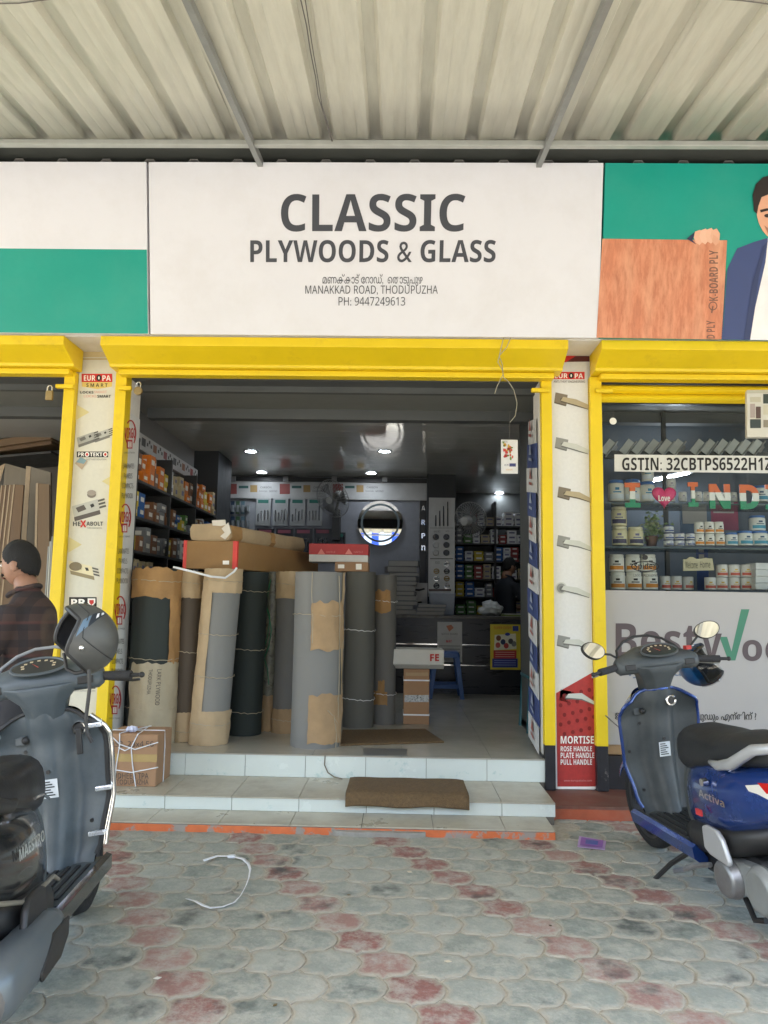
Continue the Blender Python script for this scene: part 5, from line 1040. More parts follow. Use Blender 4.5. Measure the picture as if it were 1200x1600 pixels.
# window shelves
t = thing('window_shelves', 'thin glass shelves carrying paint jars inside the display window', 'shelf', (2.4, 5.6, .4)); YJ = 5.62
for y, x0, x1 in ((784, 945, 1300), (853, 945, 1300), (922, 945, 1300)):
    A, B = at(x0, y, Y=YJ - .1), at(x1, y, Y=YJ - .1); q = MB(); q.box((XG0 + .02, YJ - .1, A.z - .012), (3.6, YJ + .3, A.z - .002), mat('shelf_glass', (.10, .13, .13), .2)); q.build('shelf', t)
for x in (XG0 + .02, at(1037, 800, Y=YJ + .28).x, 3.5): q = MB(); q.box((x, YJ + .26, .34), (x + .03, YJ + .29, 2.9), ALU); q.build('upright', t)
for (x0, y0, x1, y1, c, lb) in ((1064, 786, 1110, 850, '#5f7590', 'pale blue poster standing inside the display window'), (1112, 775, 1152, 828, '#a84e6e', 'pink poster standing inside the display window'), (1090, 858, 1106, 922, '#2f4a86', 'blue leaflet with red border in the display window')):
    q = MB(); pxbox(q, x0, y0, x1, y1, YJ + .32, .004, flat(c)); q.box((at(x0 + 4, y1, Y=YJ + .315).x, YJ + .316, at(x0, (y0 + y1) / 2, Y=YJ + .315).z), (at(x1 - 4, y1, Y=YJ + .315).x, YJ + .319, at(x0, y0 + 8, Y=YJ + .315).z), flat('#b9b7b4')); tag(q.build('poster'), lb, 'poster')
JARB = {}
def jar(x0, y0, x1, y1, kind, label, group, Y=None):
    Y = Y or YJ; a, b = at(x0, y1, Y=Y), at(x1, y0, Y=Y); w_, h_ = b.x - a.x, b.z - a.z
    if kind not in JARB:
        body, lid, lab, lab2 = {'blue': ('#e4e2d6', '#3d6fb0', '#dfe6ea', '#2f7fa8'), 'cream': ('#d8cfa6', '#cfc8a8', '#3e3a55', '#6b6788'), 'orange': ('#e6e4da', '#dedbd0', '#d98a2a', '#1c1b18'), 'tin': ('#d8d6cf', '#c9c7c0', '#c45a48', '#d7b04a'), 'white': ('#e4e2da', '#d9d7d0', '#cfcdc6', '#9a98a8'), 'navy': ('#dcdcd8', '#2e3d72', '#35457f', '#8f98b8'), 'teal': ('#e2e2da', '#3d6fb0', '#3f8fa8', '#2c4a66')}[kind]
        q = MB(); pr = [(.0, 0), (.44, 0), (.5, .03), (.5, .78), (.46, .84), (.40, .86)] if kind != 'tin' else [(0, 0), (.48, 0), (.5, .02), (.5, .93), (.48, .95)]; q.lathe(pr, (0, 0, 0), flat(body, .35), 20); A = q.build('body', None, smooth=True)
        q = MB(); q.lathe([(.41, .85), (.47, .86), (.47, .98), (.43, 1.), (0, 1.)] if kind != 'tin' else [(.49, .94), (.5, .98), (.44, 1.), (.42, .96), (0, .96)], (0, 0, 0), flat(lid, .35), 20); B = q.build('lid', None, smooth=True)
        q = MB(); q.lathe([(.503, .12), (.503, .34)], (0, 0, 0), flat(lab), 14, a0=R(-150), a1=R(-30)); q.lathe([(.503, .40), (.503, .46)], (0, 0, 0), flat(lab2), 8, a0=R(-120), a1=R(-60)); q.lathe([(.503, .52), (.503, .64)], (0, 0, 0), flat(lab2), 8, a0=R(-105), a1=R(-75)); C_ = q.build('print', None)
        JARB[kind] = (A.data, B.data, C_.data)
        for o in (A, B, C_): bpy.data.objects.remove(o)
    t = thing('paint_jar', label, 'jar', (a.x + w_ / 2, Y + w_ / 2, a.z), group); t.scale = (w_, w_, h_)
    for nm, me in zip(('body', 'lid', 'print'), JARB[kind]): o = bpy.data.objects.new(nm, me); COL.objects.link(o); o.parent = t
    t.rotation_euler.z = random.uniform(-.3, .3)
G = ('white jar with blue lid on the top window shelf behind the hanging letters', 'cream jar with dark label in the display window', 'white jar with orange label in the bottom corner of the display window', 'small navy and white tub on the middle window shelf', 'small white bottle with orange label on the middle window shelf', 'white jar with teal label and blue lid on the right side of the window shelf', 'white tin with red and yellow print on the window sill', 'small plain white jar on the top window shelf')
for r_ in ((954, 749, 978, 783), (980, 748, 1003, 783), (1003, 752, 1026, 783), (1006, 724, 1024, 751)): jar(*r_, 'blue', G[0], 'blue lidded jars')
for r_ in ((1044, 769, 1056, 783), (1063, 768, 1075, 783), (1087, 768, 1099, 783), (1101, 768, 1112, 783)): jar(*r_, 'white', G[7], 'plain white jars')
for r_ in ((960, 822, 983, 852), (985, 823, 1008, 852), (959, 791, 982, 821)): jar(*r_, 'cream', G[1], 'cream jars')
for r_ in ((957, 894, 980, 921), (982, 894, 1006, 921), (1008, 894, 1031, 921), (955, 866, 978, 893), (981, 866, 1003, 893), (1005, 866, 1028, 893)): jar(*r_, 'orange', G[2], 'orange label jars')
for r_ in ((1040, 843, 1055, 852), (1040, 832, 1055, 842), (1040, 821, 1055, 831), (1057, 843, 1072, 852), (1057, 832, 1072, 842), (1074, 843, 1088, 852), (1074, 832, 1088, 842)): jar(*r_, 'navy', G[3], 'navy tubs')
for r_ in ((1089, 834, 1103, 852), (1105, 834, 1119, 852), (1121, 834, 1135, 852), (1088, 815, 1102, 833), (1104, 815, 1118, 833), (1119, 815, 1133, 833)): jar(*r_, 'orange', G[4], 'small orange label bottles')
for r_ in ((1158, 829, 1180, 852), (1181, 829, 1204, 852), (1177, 805, 1200, 828), (1183, 758, 1204, 783)): jar(*r_, 'teal', G[5], 'teal label jars')
for r_ in ((1105, 902, 1122, 921), (1123, 902, 1140, 921), (1142, 902, 1159, 921), (1161, 902, 1178, 921), (1123, 882, 1140, 901), (1142, 882, 1159, 901), (1161, 882, 1178, 901)): jar(*r_, 'tin', G[6], 'red and yellow tins')
for i in range(4):
    q = MB(); pxbox(q, 1181, 880 + i * 10.5, 1215, 889.5 + i * 10.5, YJ - .06, .16, flat('#d5d6d4')); tag(q.build('white_box', bevel=.002), 'flat white box in the stack beside the tins in the window', 'box', 'flat white boxes in the window')
t = thing('cream_sign', 'ragged edged cream wooden sign standing among the window tins', 'sign', at(1090, 892, Y=YJ - .02)); rn = random.Random(2); q = MB(); top = [(1068 + i * 5, 872 + rn.uniform(-2, 2)) for i in range(10)]; q.prism([at(x, y, Y=YJ - .02) for x, y in [(1068, 892), (1116, 891)] + top[::-1]], (0, .012, 0), flat('#c9bf9c')); q.build('board', t); f = Face(YJ - .02); f.text('Welcome', 1071, 877, 1090, 888, DGR); f.done('lettering', t); f.text('Home', 1094, 877, 1110, 887, DGR); f.done('lettering', t)
# metal hinges displayed above the sticker
for i, x in enumerate((955, 985, 1004, 1024, 1044, 1062, 1095, 1112, 1132, 1150, 1168, 1186)):
    c = at(x, 702, Y=YJ + .02); t = thing('door_hinge', 'steel door hinge tilted in the row above the GST strip', 'hinge', c, 'hinges above the GST strip'); M = Matrix.Translation(c) @ Matrix.Rotation(R(38), 4, 'Y')
    q = MB(); q.T = M; q.box((-.06, 0, -.06), (.0, .006, .06), mat('hinge_steel', (.40, .40, .37), .4, metal=.5)); q.build('leaf', t, bevel=.002); q = MB(); q.T = M @ Matrix.Rotation(R(50), 4, 'Z'); q.box((.0, 0, -.06), (.06, .006, .06), mat('hinge_steel', (.40, .40, .37), .4, metal=.5)); q.build('leaf', t, bevel=.002); q = MB(); q.T = M; q.tube([(0, -.003, -.078), (0, -.003, .078)], .007, STL, 8); q.build('pin', t, smooth=True)
t = thing('hinge_rail', 'dark rail carrying the hinges inside the display window', 'rail', at(1080, 712, Y=YJ)); q = MB(); pxbox(q, 945, 708, 1300, 716, YJ + .03, .03, ALU); q.build('bar', t)
# hanging brochure box
t = thing('brochure_box', 'cream brochure box printed with pictures hanging before the lowered shutter', 'box', at(1190, 690, Y=4.9)); M = Matrix.Translation(at(1167, 683, Y=4.9)) @ Matrix.Rotation(R(-12), 4, 'Z') @ Matrix.Rotation(R(2), 4, 'Y'); CRM = mat('brochure_cream', (.60, .58, .50), .45, var=.04)
q = MB(); q.T = M; q.box((0, 0, 0), (.34, .05, .32), CRM); q.build('box', t, bevel=.006)
q = MB(); q.T = M
for x0, z0, x1, z1, c in ((.02, .235, .085, .27, '#b9b39c'), (.1, .225, .165, .29, '#3d463f'), (.02, .13, .05, .225, '#a89a92'), (.055, .125, .085, .205, '#5a4640'), (.02, .06, .085, .12, '#3b4443'), (.1, .15, .16, .215, '#c3bda6'), (.1, .065, .14, .115, '#8a8170'), (.17, .1, .3, .29, '#c9c3b0'), (.0, .295, .34, .318, '#b5b09c')): q.add([(x0, -.002, z0), (x1, -.002, z0), (x1, -.002, z1), (x0, -.002, z1)], [(0, 1, 2, 3)], flat(c))
q.build('print', t)['kind'] = 'stuff'
q = MB(); q.tube([M @ Vector((.17, .025, .32)), (M @ Vector((.17, .025, .32))) + Vector((0, .02, .35))], .0015, WIR, 5); q.build('thread', t)

# blister packs hanging in the far corner of the back wall
rn = random.Random(14)
for i in range(10):
    x0 = 352 + (i % 5) * 8; y0 = 783 + (i // 5) * 24; c = ['#274a63', '#3d5a3a', '#8d8f92', '#1f3550', '#56707c'][(i * 3) % 5]
    t = thing('blister_pack', 'small blister pack hanging in the dim back corner beside the handle cards', 'packet', at(x0 + 3, y0 + 20, Y=9.62), 'blister packs in the back corner'); q = MB(); pxbox(q, x0, y0, x0 + 6.5, y0 + 20, 9.64, .004, flat(c)); q.build('card', t); q = MB(); pxbox(q, x0 + 1, y0 + 6, x0 + 5.5, y0 + 17, 9.615, .025, mat('blister_clear', (.25, .27, .28), .15)); q.build('bubble', t, bevel=.004)

# leafy plant and a lit tube inside the display window
t = thing('potted_plant', 'leafy green plant standing among the cream jars inside the display window', 'plant', at(1018, 853, Y=YJ + .14)); rn = random.Random(77); c0 = at(1018, 853, Y=YJ + .14)
q = MB(); q.lathe([(0, 0), (.035, 0), (.05, .07), (.046, .075), (0, .07)], c0, flat('#6a4a38'), 16); q.build('pot', t, smooth=True)
LF = [mat('leaf_%d' % i, c, .5, var=.2) for i, c in enumerate([(.13, .2, .06), (.2, .27, .09), (.3, .34, .16)])]; q = MB(); st = MB()
for i in range(16):
    a = rn.uniform(0, 6.28); top = c0 + Vector((.13 * math.cos(a) * rn.uniform(.3, 1.3), .06 * math.sin(a), rn.uniform(.08, .22))); st.tube([c0 + Vector((0, 0, .06)), c0.lerp(top, .6) + Vector((0, 0, .03)), top], .002, LF[0], 4)
    for k in range(14):
        p = c0.lerp(top, rn.uniform(.45, 1.08)) + Vector((rn.gauss(0, .016), rn.gauss(0, .016), rn.gauss(.01, .014))); d = Vector((rn.gauss(0, 1), rn.gauss(0, .6), rn.gauss(.2, .7))).normalized(); sd_ = d.cross(Vector((rn.gauss(0, 1), 1, rn.gauss(0, 1)))).normalized(); L = rn.uniform(.022, .045)
        q.add([p, p + d * L * .5 + sd_ * L * .3, p + d * L, p + d * L * .5 - sd_ * L * .3], [(0, 1, 2, 3)], LF[rn.randrange(3)])
q.build('foliage', t)['kind'] = 'stuff'; st.build('stems', t, smooth=True)['kind'] = 'stuff'
A, B = at(1015, 752, Y=6.3), at(1056, 743, Y=6.3); t = thing('tube_light', 'lit fluorescent tube glowing inside the display window above the top shelf', 'light', A.lerp(B, .5)); q = MB(); q.tube([A, B + (B - A) * .5], .012, emit('tube_lamp', '#e8f2ff', 16.), 10); q.build('tube', t, smooth=True); q = MB(); q.tube([A + Vector((-.02, .035, .01)), B + (B - A) * .6 + Vector((.02, .035, .01))], .018, flat('#8f908e'), 6); q.build('batten', t)
for r_ in ((1044, 746, 1058, 767), (1118, 768, 1130, 783), (1132, 768, 1144, 783), (1142, 769, 1154, 783)): jar(*r_, 'white', G[7], 'plain white jars', YJ + .12)
for r_ in ((1138, 832, 1156, 852), (1205, 829, 1228, 852), (1206, 758, 1228, 783)): jar(*r_, 'teal', G[5], 'teal label jars')
for r_ in ((1034, 900, 1050, 921), (1052, 900, 1068, 921), (1070, 901, 1086, 921)): jar(*r_, 'tin', G[6], 'red and yellow tins', YJ + .1)
# =================================================================== SCOOTERS  (local axes: +Y forward, +X right, Z up, origin on the ground)
def lerp_tab(tab, v):
    for (a, *x), (b, *y) in zip(tab, tab[1:]):
        if v <= b: k = (v - a) / (b - a); k = max(0, k); k2 = k * k * (3 - 2 * k); return [p + (q_ - p) * k2 for p, q_ in zip(x, y)]
    return list(tab[-1][1:])
def super_ring(y, hw, zb, zt, n=28, e=2.8, cx=0.):
    out = []
    for i in range(n):
        a = 2 * math.pi * i / n; ca, sa = math.cos(a), math.sin(a); k = (abs(ca) ** e + abs(sa) ** e) ** (-1 / e)
        out.append((cx + hw * ca * k, y, (zb + zt) / 2 + (zt - zb) / 2 * sa * k))
    return out
TYRE = mat('tyre_rubber', (.018, .018, .018), .85, bump=.3, bscale=60); BLKP = mat('black_plastic', (.02, .02, .02), .5, var=.2); RUB = mat('grip_rubber', (.028, .028, .03), .8, bump=.4, bscale=120)
ENG = mat('engine_alloy', (.30, .31, .32), .38, metal=.7, var=.2, scale=10, dirt=(.16, .13, .09), damt=.4); MIRR = mat('mirror_glass', (.92, .94, .95), .015, metal=1., var=0)
GLS = mat('dial_glass', (.035, .037, .035), .08); SLV = mat('silver_paint', (.48, .49, .50), .35, metal=.4, var=.05, dirt=(.35, .33, .3), damt=.2)
DRIM = mat('dark_rim', (.05, .05, .052), .45, metal=.4)
def wheel(root, y, r, w_, nm):
    t_ = MB(); prof = [(r - .055, -w_ * .42), (r - .03, -w_ * .5), (r - .008, -w_ * .36), (r, 0), (r - .008, w_ * .36), (r - .03, w_ * .5), (r - .055, w_ * .42)]
    q = MB(); q.lathe([(.03, -.03), (.03, .03), (.0, .03)], (0, y, r), ENG, 16, axis='x'); wh = q.build(nm, root, smooth=True, local=True)
    q = MB(); q.lathe(prof, (0, y, r), TYRE, 40, axis='x'); q.build('tyre', wh, smooth='all', local=True)
    q = MB(); q.lathe([(r - .05, -w_ * .42), (r - .07, -w_ * .36), (r - .075, w_ * .36), (r - .05, w_ * .42)], (0, y, r), DRIM, 40, axis='x')
    for k in range(5):
        a = 2 * math.pi * k / 5; q.tube([(0, y + .02 * math.cos(a), r + .02 * math.sin(a)), (0, y + (r - .06) * math.cos(a), r + (r - .06) * math.sin(a))], [.022, .016], DRIM, 8)
    q.build('rim', wh, smooth=True, local=True)
def scooter(label, paint, inner, seatm, steer, chrome_guard, side, kind, hz=.0):
    root = thing('scooter', label, 'scooter')
    S0 = Matrix.Translation((0, .40, 0)) @ Matrix.Rotation(R(steer), 4, 'Z') @ Matrix.Translation((0, -.40, 0)); S_ = Matrix.Translation((0, 0, hz)) @ S0
    def part(nm, mb, smooth=True, **k): return mb.build(nm, root, smooth=smooth, local=True, **k)
    wheel(root, .585, .238, .095, 'front_wheel'); wheel(root, -.62, .225, .10, 'rear_wheel')
    # front fender, fork
    q = MB(); q.T = S0
    def fend(u, v):
        a = R(30 + 88 * u); rr = .272; x = (v - .5) * 2; k = 1 - .25 * abs(x) ** 3
        return (x * .075 * (1 - .15 * abs(u - .5)),   .585 + rr * k * math.cos(a), .238 + rr * k * math.sin(a))
    q.grid(fend, 16, 8, paint); part('front_fender', q, 'all', solid=.004)
    q = MB(); q.T = S0
    for x in (-.065, .065): q.tube([(x, .585, .24), (x, .53, .42), (x * .6, .45, .72)], .018, BLKP, 8)
    part('fork', q)['kind'] = 'stuff'
    # leg shield: v 0 (floor) .. 1 (top)
    hwt = [(0, .145), (.15, .175), (.45, .21), (.75, .222), (.92, .208), (1, .165)]; y0t = [(0, .385), (.1, .405), (.4, .43), (.75, .405), (1, .36)]
    zb, zt_ = .25, .845 + hz * .45
    def shield(u, v, off=0., bulge=0.):
        x = 2 * u - 1; hw = lerp_tab(hwt, v)[0]; y = lerp_tab(y0t, v)[0]; z = zb + (zt_ - zb) * v
        z -= .05 * max(0, v - .8) / .2 * abs(x) ** 3
        tun = (.085 - .03 * v) * math.exp(-(x / .34) ** 4) if not off else 0
        pock = .012 * math.cos(x * math.pi * 1.5) * (1 if not off else 0)
        return (hw * x, y - tun - .035 * x ** 4 + off + bulge * (1 - x * x), z)
    q = MB(); q.grid(lambda u, v: shield(u, v), 30, 24, inner); part('leg_shield', q, 'all')
    q = MB(); q.grid(lambda u, v: shield(u, v, .012, .10 * (.4 + .6 * v)), 24, 16, paint, True); part('front_apron', q, 'all')
    rim = [shield(0, v / 20) for v in range(1, 20)] + [shield(u / 10, 1) for u in range(0, 11)] + [shield(1, v / 20) for v in range(19, 0, -1)]
    q = MB(); q.tube([(x, y + .006, z) for x, y, z in rim], .009, paint if not chrome_guard else BLKP, 8); part('shield_edge', q)
    if chrome_guard:
        for sx in (1, -1):
            pts = [shield(1 if sx > 0 else 0, v / 10) for v in range(1, 10)]; pts = [(x + sx * .02, y + .008, z) for x, y, z in pts]; pts.append((pts[-1][0] - sx * .05, pts[-1][1], pts[-1][2] + .045)); q = MB(); q.tube(pts, .011, CHR, 10); g_ = part('chrome_guard', q)
            for v in (.18, .45, .92): p = shield(1 if sx > 0 else 0, v); q = MB(); q.box((p[0] - (.045 if sx > 0 else -.045 + .045), p[1] - .022, p[2] - .009), (p[0] + (.02 if sx > 0 else .045), p[1] - .004, p[2] + .009), mat('bright_clip', (.72, .74, .76), .25, metal=.6)); q.build('clip', g_, bevel=.004, local=True)
    for (x, z) in ((-.1, .70), (.0, .62), (-.18, .56), (.16, .40), (-.15, .36)): p = shield(.5 + x / .44, (z - zb) / (zt_ - zb)); q = MB(); q.cyl((p[0], p[1] - .005, p[2]), .008, .01, BLKP, 12, axis='y'); part('screw', q)
    # sticker on the tunnel, hook or key
    stx = 0.0; 
    q = MB(); vs = [shield(.5 + dx / .44, v) for dx, v in ((-.032, .44), (.032, .44), (.032, .56), (-.032, .56))]; q.add([(x, y - .004, z) for x, y, z in vs], [(0, 1, 2, 3)], flat('#c9cfd2')); st = part('sticker', q, False)
    q = MB()
    for k in range(6):
        v = .455 + k * .017; vs = [shield(.5 + dx / .44, vv) for dx, vv in ((-.026, v), (.02 - (k % 3) * .008, v), (.02 - (k % 3) * .008, v + .008), (-.026, v + .008))]; q.add([(x, y - .005, z) for x, y, z in vs], [(0, 1, 2, 3)], flat('#23282b'))
    q.build('print', st, local=True)['kind'] = 'stuff'
    kx = .52 if kind == 'blue' else .80
    p = shield(.5 + (.05 if kind == 'blue' else .13) / .44, .90 if kind == 'blue' else .86); q = MB(); q.tube([(p[0] + .024 * math.cos(a * math.pi / 8), p[1] - .014, p[2] + .024 * math.sin(a * math.pi / 8)) for a in range(17)], .006, CHR, 6); q.cyl((p[0], p[1] - .016, p[2]), .02, .014, BLKP, 16, axis='y'); lk = part('ignition_lock', q); lk['kind'] = 'stuff'
    if kind != 'blue': q = MB(); q.box((p[0] - .012, p[1] - .035, p[2] - .10), (p[0] + .012, p[1] - .022, p[2] - .0), BLKP); q.build('key', lk, bevel=.004, local=True)
    p = shield(.5 - .09 / .44, .82); q = MB(); q.ball((p[0], p[1] - .012, p[2]), .016, BLKP); q.box((p[0] - .045, p[1] - .006, p[2] - .02), (p[0] + .03, p[1] + .01, p[2] + .015), inner); part('bag_hook', q, bevel=.004)['kind'] = 'stuff'
    # floorboard
    q = MB(); ys = [.42, .3, .15, 0, -.08]; q.loft([[(-.17, y, .235), (-.175, y, .255), (-.05, y, .25), (.05, y, .25), (.175, y, .255), (.17, y, .235), (.12, y, .17), (-.12, y, .17)] for y in ys], inner); part('floorboard', q)
    q = MB()
    for i in range(8): q.box((-.14 + i * .038, -.02, .252), (-.125 + i * .038, .33, .258), BLKP)
    part('floor_mat', q, False)['kind'] = 'stuff'
    for sx in (-1, 1): q = MB(); q.loft([[(sx * .17, y, .262), (sx * .19, y, .25), (sx * .185, y, .20), (sx * .12, y, .15), (sx * .12, y, .2)] for y in (.44, .2, -.16)] if sx > 0 else [[(sx * .17, y, .262), (sx * .12, y, .2), (sx * .12, y, .15), (sx * .185, y, .20), (sx * .19, y, .25)] for y in (.44, .2, -.16)], paint); part('side_skirt', q)
    # headset cover (turns with the bars)
    q = MB(); q.T = S_; rings = []
    for x, cy, cz, ry, rz2 in ((-.235, .335, .935, .025, .028), (-.215, .34, .935, .042, .042), (-.15, .355, .945, .06, .052), (-.08, .37, .955, .085, .062), (0, .375, .957, .095, .066), (.08, .37, .955, .085, .062), (.15, .355, .945, .06, .052), (.215, .34, .935, .042, .042), (.235, .335, .935, .025, .028)):
        rings.append([(x, cy + ry * math.cos(2 * math.pi * i / 20) , cz + rz2 * math.sin(2 * math.pi * i / 20) + .25 * ry * math.cos(2 * math.pi * i / 20)) for i in range(20)])
    q.loft(rings, inner); part('headset_cover', q, 'all')
    q = MB(); q.T = S_; q.loft([[(-hw, .30 + d, z), (-hw * .5, .285 + d - .02, z - .01), (hw * .5, .285 + d - .02, z - .01), (hw, .30 + d, z), (hw * .9, .40 + d, z + .01), (-hw * .9, .40 + d, z + .01)] for hw, d, z in ((.17, 0.005, .935), (.13, .01, .90), (.09, .03, .86), (.07, .05, .80), (.05, .07, .74))], inner); part('steering_neck', q, bevel=.008)
    q = MB(); q.T = S_; nrm = Matrix.Translation((0, .30, 1.005)) @ Matrix.Rotation(R(38), 4, 'X'); q.T = S_ @ nrm
    q.add([(.10 * math.cos(a) * (1 - .12 * math.sin(a)), .045 * math.sin(a) - .0, .004) for a in [2 * math.pi * i / 28 for i in range(28)]], [tuple(range(28))], GLS); dp = part('instrument_panel', q, False)
    q = MB(); q.T = S_ @ nrm; q.tube([(.102 * math.cos(a) * (1 - .12 * math.sin(a)), .047 * math.sin(a), .002) for a in [2 * math.pi * i / 28 for i in range(29)]], .006, inner, 6); q.build('bezel', dp, smooth=True, local=True)
    q = MB(); q.T = S_ @ nrm
    for k in range(9): a = R(200 - k * 27); q.add([(.06 * math.cos(a) + .006 * dx, .028 * math.sin(a) + .004 * dy, .006) for dx, dy in ((-1, -1), (1, -1), (1, 1), (-1, 1))], [(0, 1, 2, 3)], flat('#b9a98a'))
    q.add([(.0, -.012, .0065), (.004, -.012, .0065), (-.03, .018, .0065)], [(0, 1, 2)], flat('#c04a34')); q.build('dial_marks', dp, local=True)['kind'] = 'stuff'
    # arched visor edge over the dial
    q = MB(); q.T = S_; q.tube([(-.19, .385, .965), (-.175, .42, 1.01), (-.12, .445, 1.05), (-.05, .455, 1.072), (.03, .455, 1.072), (.11, .445, 1.05), (.165, .42, 1.01), (.19, .385, .965)], .007, BLKP if kind == 'blue' else mat('visor_grey', (.25, .26, .27), .3), 8); part('visor_edge', q)
    for sx in (-1, 1):
        q = MB(); q.T = S_; q.tube([(sx * .225, .335, .935), (sx * .345, .295, .925)], .0185, RUB, 14); gp = part('grip', q)
        q = MB(); q.T = S_; q.tube([(sx * .345, .295, .925), (sx * .385, .282, .921)], [.009, .008], BLKP, 10); q.ball(S_.inverted() @ (S_ @ Vector((sx * .388, .281, .921))), .012, BLKP, 10, 8); q.build('bar_end', gp, smooth=True, local=True)
        q = MB(); q.T = S_; q.tube([(sx * .2, .40, .925), (sx * .26, .395, .912), (sx * .34, .355, .90), (sx * .37, .335, .90)], [.008, .007, .006, .005], STL if kind == 'blue' else BLKP, 8); part('brake_lever', q)
        q = MB(); q.T = S_; q.box((sx * .17 - .03, .292, .915), (sx * .17 + .03, .31, .945), BLKP); part('switch', q, bevel=.004)
        if kind == 'blue':
            q = MB(); q.T = S_; c1 = Vector((sx * .29, .36, 1.075 if sx > 0 else 1.03)) + Vector((sx * .045, 0, 0)); q.tube([(sx * .19, .37, .97), (sx * .235, .375, 1.0), c1 + Vector((-sx * .045, .01, -.02))], .006, BLKP, 8); mr = part('mirror', q)
            Mm = S_ @ Matrix.Translation(c1) @ Matrix.Rotation(R(-14 * sx), 4, 'Z') @ Matrix.Rotation(R(-24 if sx < 0 else -17), 4, 'X') @ Matrix.Rotation(R(-12 * sx), 4, 'Y')
            el = lambda k, y: [(.068 * k * math.cos(2 * math.pi * i / 24) * (1 + .1 * math.sin(2 * math.pi * i / 24)), y, .045 * k * math.sin(2 * math.pi * i / 24)) for i in range(24)]
            q = MB(); q.T = Mm; q.loft([el(.96, -.006), el(1.04, -.004), el(1.02, .012), el(.5, .03)], BLKP, cap=False); q.build('mirror_shell', mr, smooth=True, local=True)
            q = MB(); q.T = Mm; q.add(el(.97, -.0055), [tuple(range(24))], MIRR); q.build('mirror_glass', mr, local=True)
    # body, seat
    q = MB(); body = [(-.03, .10, .27, .58), (-.08, .135, .27, .62), (-.18, .165, .30, .655), (-.32, .19, .325, .675), (-.46, .20, .36, .69), (-.60, .185, .43, .70), (-.74, .15, .50, .705), (-.84, .10, .56, .70), (-.885, .045, .60, .685)]
    q.loft([super_ring(*b, 32, 2.6) for b in body], paint); bo = part('body_panel', q, 'all')
    q = MB(); q.loft([super_ring(y, hw, .26, zt2, 24, 3.2) for y, hw, zt2 in ((.0, .105, .60), (-.03, .118, .61), (-.1, .12, .62))], inner); part('under_seat_panel', q, 'all')
    q = MB(); seat = [(.03, .07, .565, .70), (.015, .11, .55, .735), (-.05, .138, .55, .762), (-.2, .152, .575, .765), (-.34, .156, .61, .762), (-.40, .156, .63, .785), (-.55, .15, .66, .805), (-.68, .13, .69, .80), (-.74, .08, .70, .78)]
    q.loft([super_ring(*b, 28, 3.0) for b in seat], seatm); part('seat', q, 'all')
    # grab rail, tail lamp
    q = MB(); GR = SLV if kind == 'blue' else BLKP
    for sx in (-1, 1): q.tube([(sx * .165, -.36, .665), (sx * .185, -.45, .67), (sx * .19, -.56, .70), (sx * .165, -.68, .775), (sx * .13, -.80, .80), (sx * .06, -.86, .805), (0, -.865, .805)], [.010, .02, .024, .022, .02, .018, .018], GR, 10)
    part('grab_rail', q, 'all')['kind'] = 'stuff'
    for sx in (-1, 1):
        q = MB(); q.loft([[(sx * (.17 + .01), -.62, .63), (sx * .168, -.64, .585), (sx * .15, -.64, .60)], [(sx * .165, -.70, .65), (sx * .15, -.74, .59), (sx * .12, -.74, .60)], [(sx * .12, -.83, .665), (sx * .11, -.85, .60), (sx * .08, -.82, .61)]], flat('#d8d4c8', .15) ); part('indicator', q)
        q = MB(); q.loft([[(sx * .172, -.69, .655), (sx * .16, -.72, .62), (sx * .12, -.72, .63)], [(sx * .118, -.845, .675), (sx * .105, -.865, .63), (sx * .08, -.83, .64)]], flat('#b01512', .15)); part('tail_lamp', q)
    # engine, exhaust, stand, footrest
    q = MB(); q.cyl((-.15, -.40, .20), .085, -.05, ENG, 28, r2=.07, axis='x'); part('engine_cover', q, bevel=.01); q = MB(); q.cyl((-.15, -.62, .225), .10, -.04, STL, 28, r2=.08, axis='x'); part('drive_cover', q, bevel=.008); q = MB(); q.loft([[(-.10, -.30, .15), (-.155, -.30, .15), (-.155, -.30, .27), (-.10, -.30, .27)], [(-.10, -.66, .16), (-.155, -.66, .16), (-.155, -.66, .30), (-.10, -.66, .30)]], STL); part('engine_case', q, bevel=.006)
    q = MB(); q.box((-.11, -.55, .13), (.1, -.1, .30), BLKP); part('engine_block', q, bevel=.02)
    q = MB(); q.tube([(.10, -.3, .2), (.13, -.42, .22), (.155, -.52, .25)], .02, ENG, 10); q.lathe([(0, .0), (.05, .0), (.062, .03), (.065, .3), (.05, .36), (.02, .37)], (.165, -.5, .27), BLKP if kind == 'blue' else mat('exhaust_black', (.05, .052, .055), .4, var=.3), 20, axis='y') if kind == 'blue' else q.lathe([(0, -.50), (.05, -.50), (.066, -.47), (.07, -.1), (.055, -.02), (.02, 0)], (.20, -.30, .26), mat('exhaust_black', (.085, .10, .12), .4, var=.3, dirt=(.3, .22, .13), damt=.5), 20, axis='y'); part('exhaust', q)
    if kind != 'blue': q = MB(); q.loft([super_ring(y, hw, zb_, zt2, 24, 2.6, .215) for y, hw, zb_, zt2 in ((-.285, .02, .24, .29), (-.30, .05, .205, .325), (-.36, .066, .19, .34), (-.70, .068, .195, .345), (-.74, .05, .21, .33), (-.75, .02, .25, .29))], mat('heat_shield', (.10, .125, .145), .35, metal=.3, dirt=(.16, .15, .12), damt=.4, dscale=3)); part('heat_shield', q, 'all'); q = MB(); q.prism([(.272, y, z) for y, z in ((-.31, .30), (-.33, .25), (-.40, .215), (-.54, .21), (-.55, .24), (-.44, .30))][::-1], (.012, 0, 0), BLKP); part('shield_plate', q, bevel=.006)
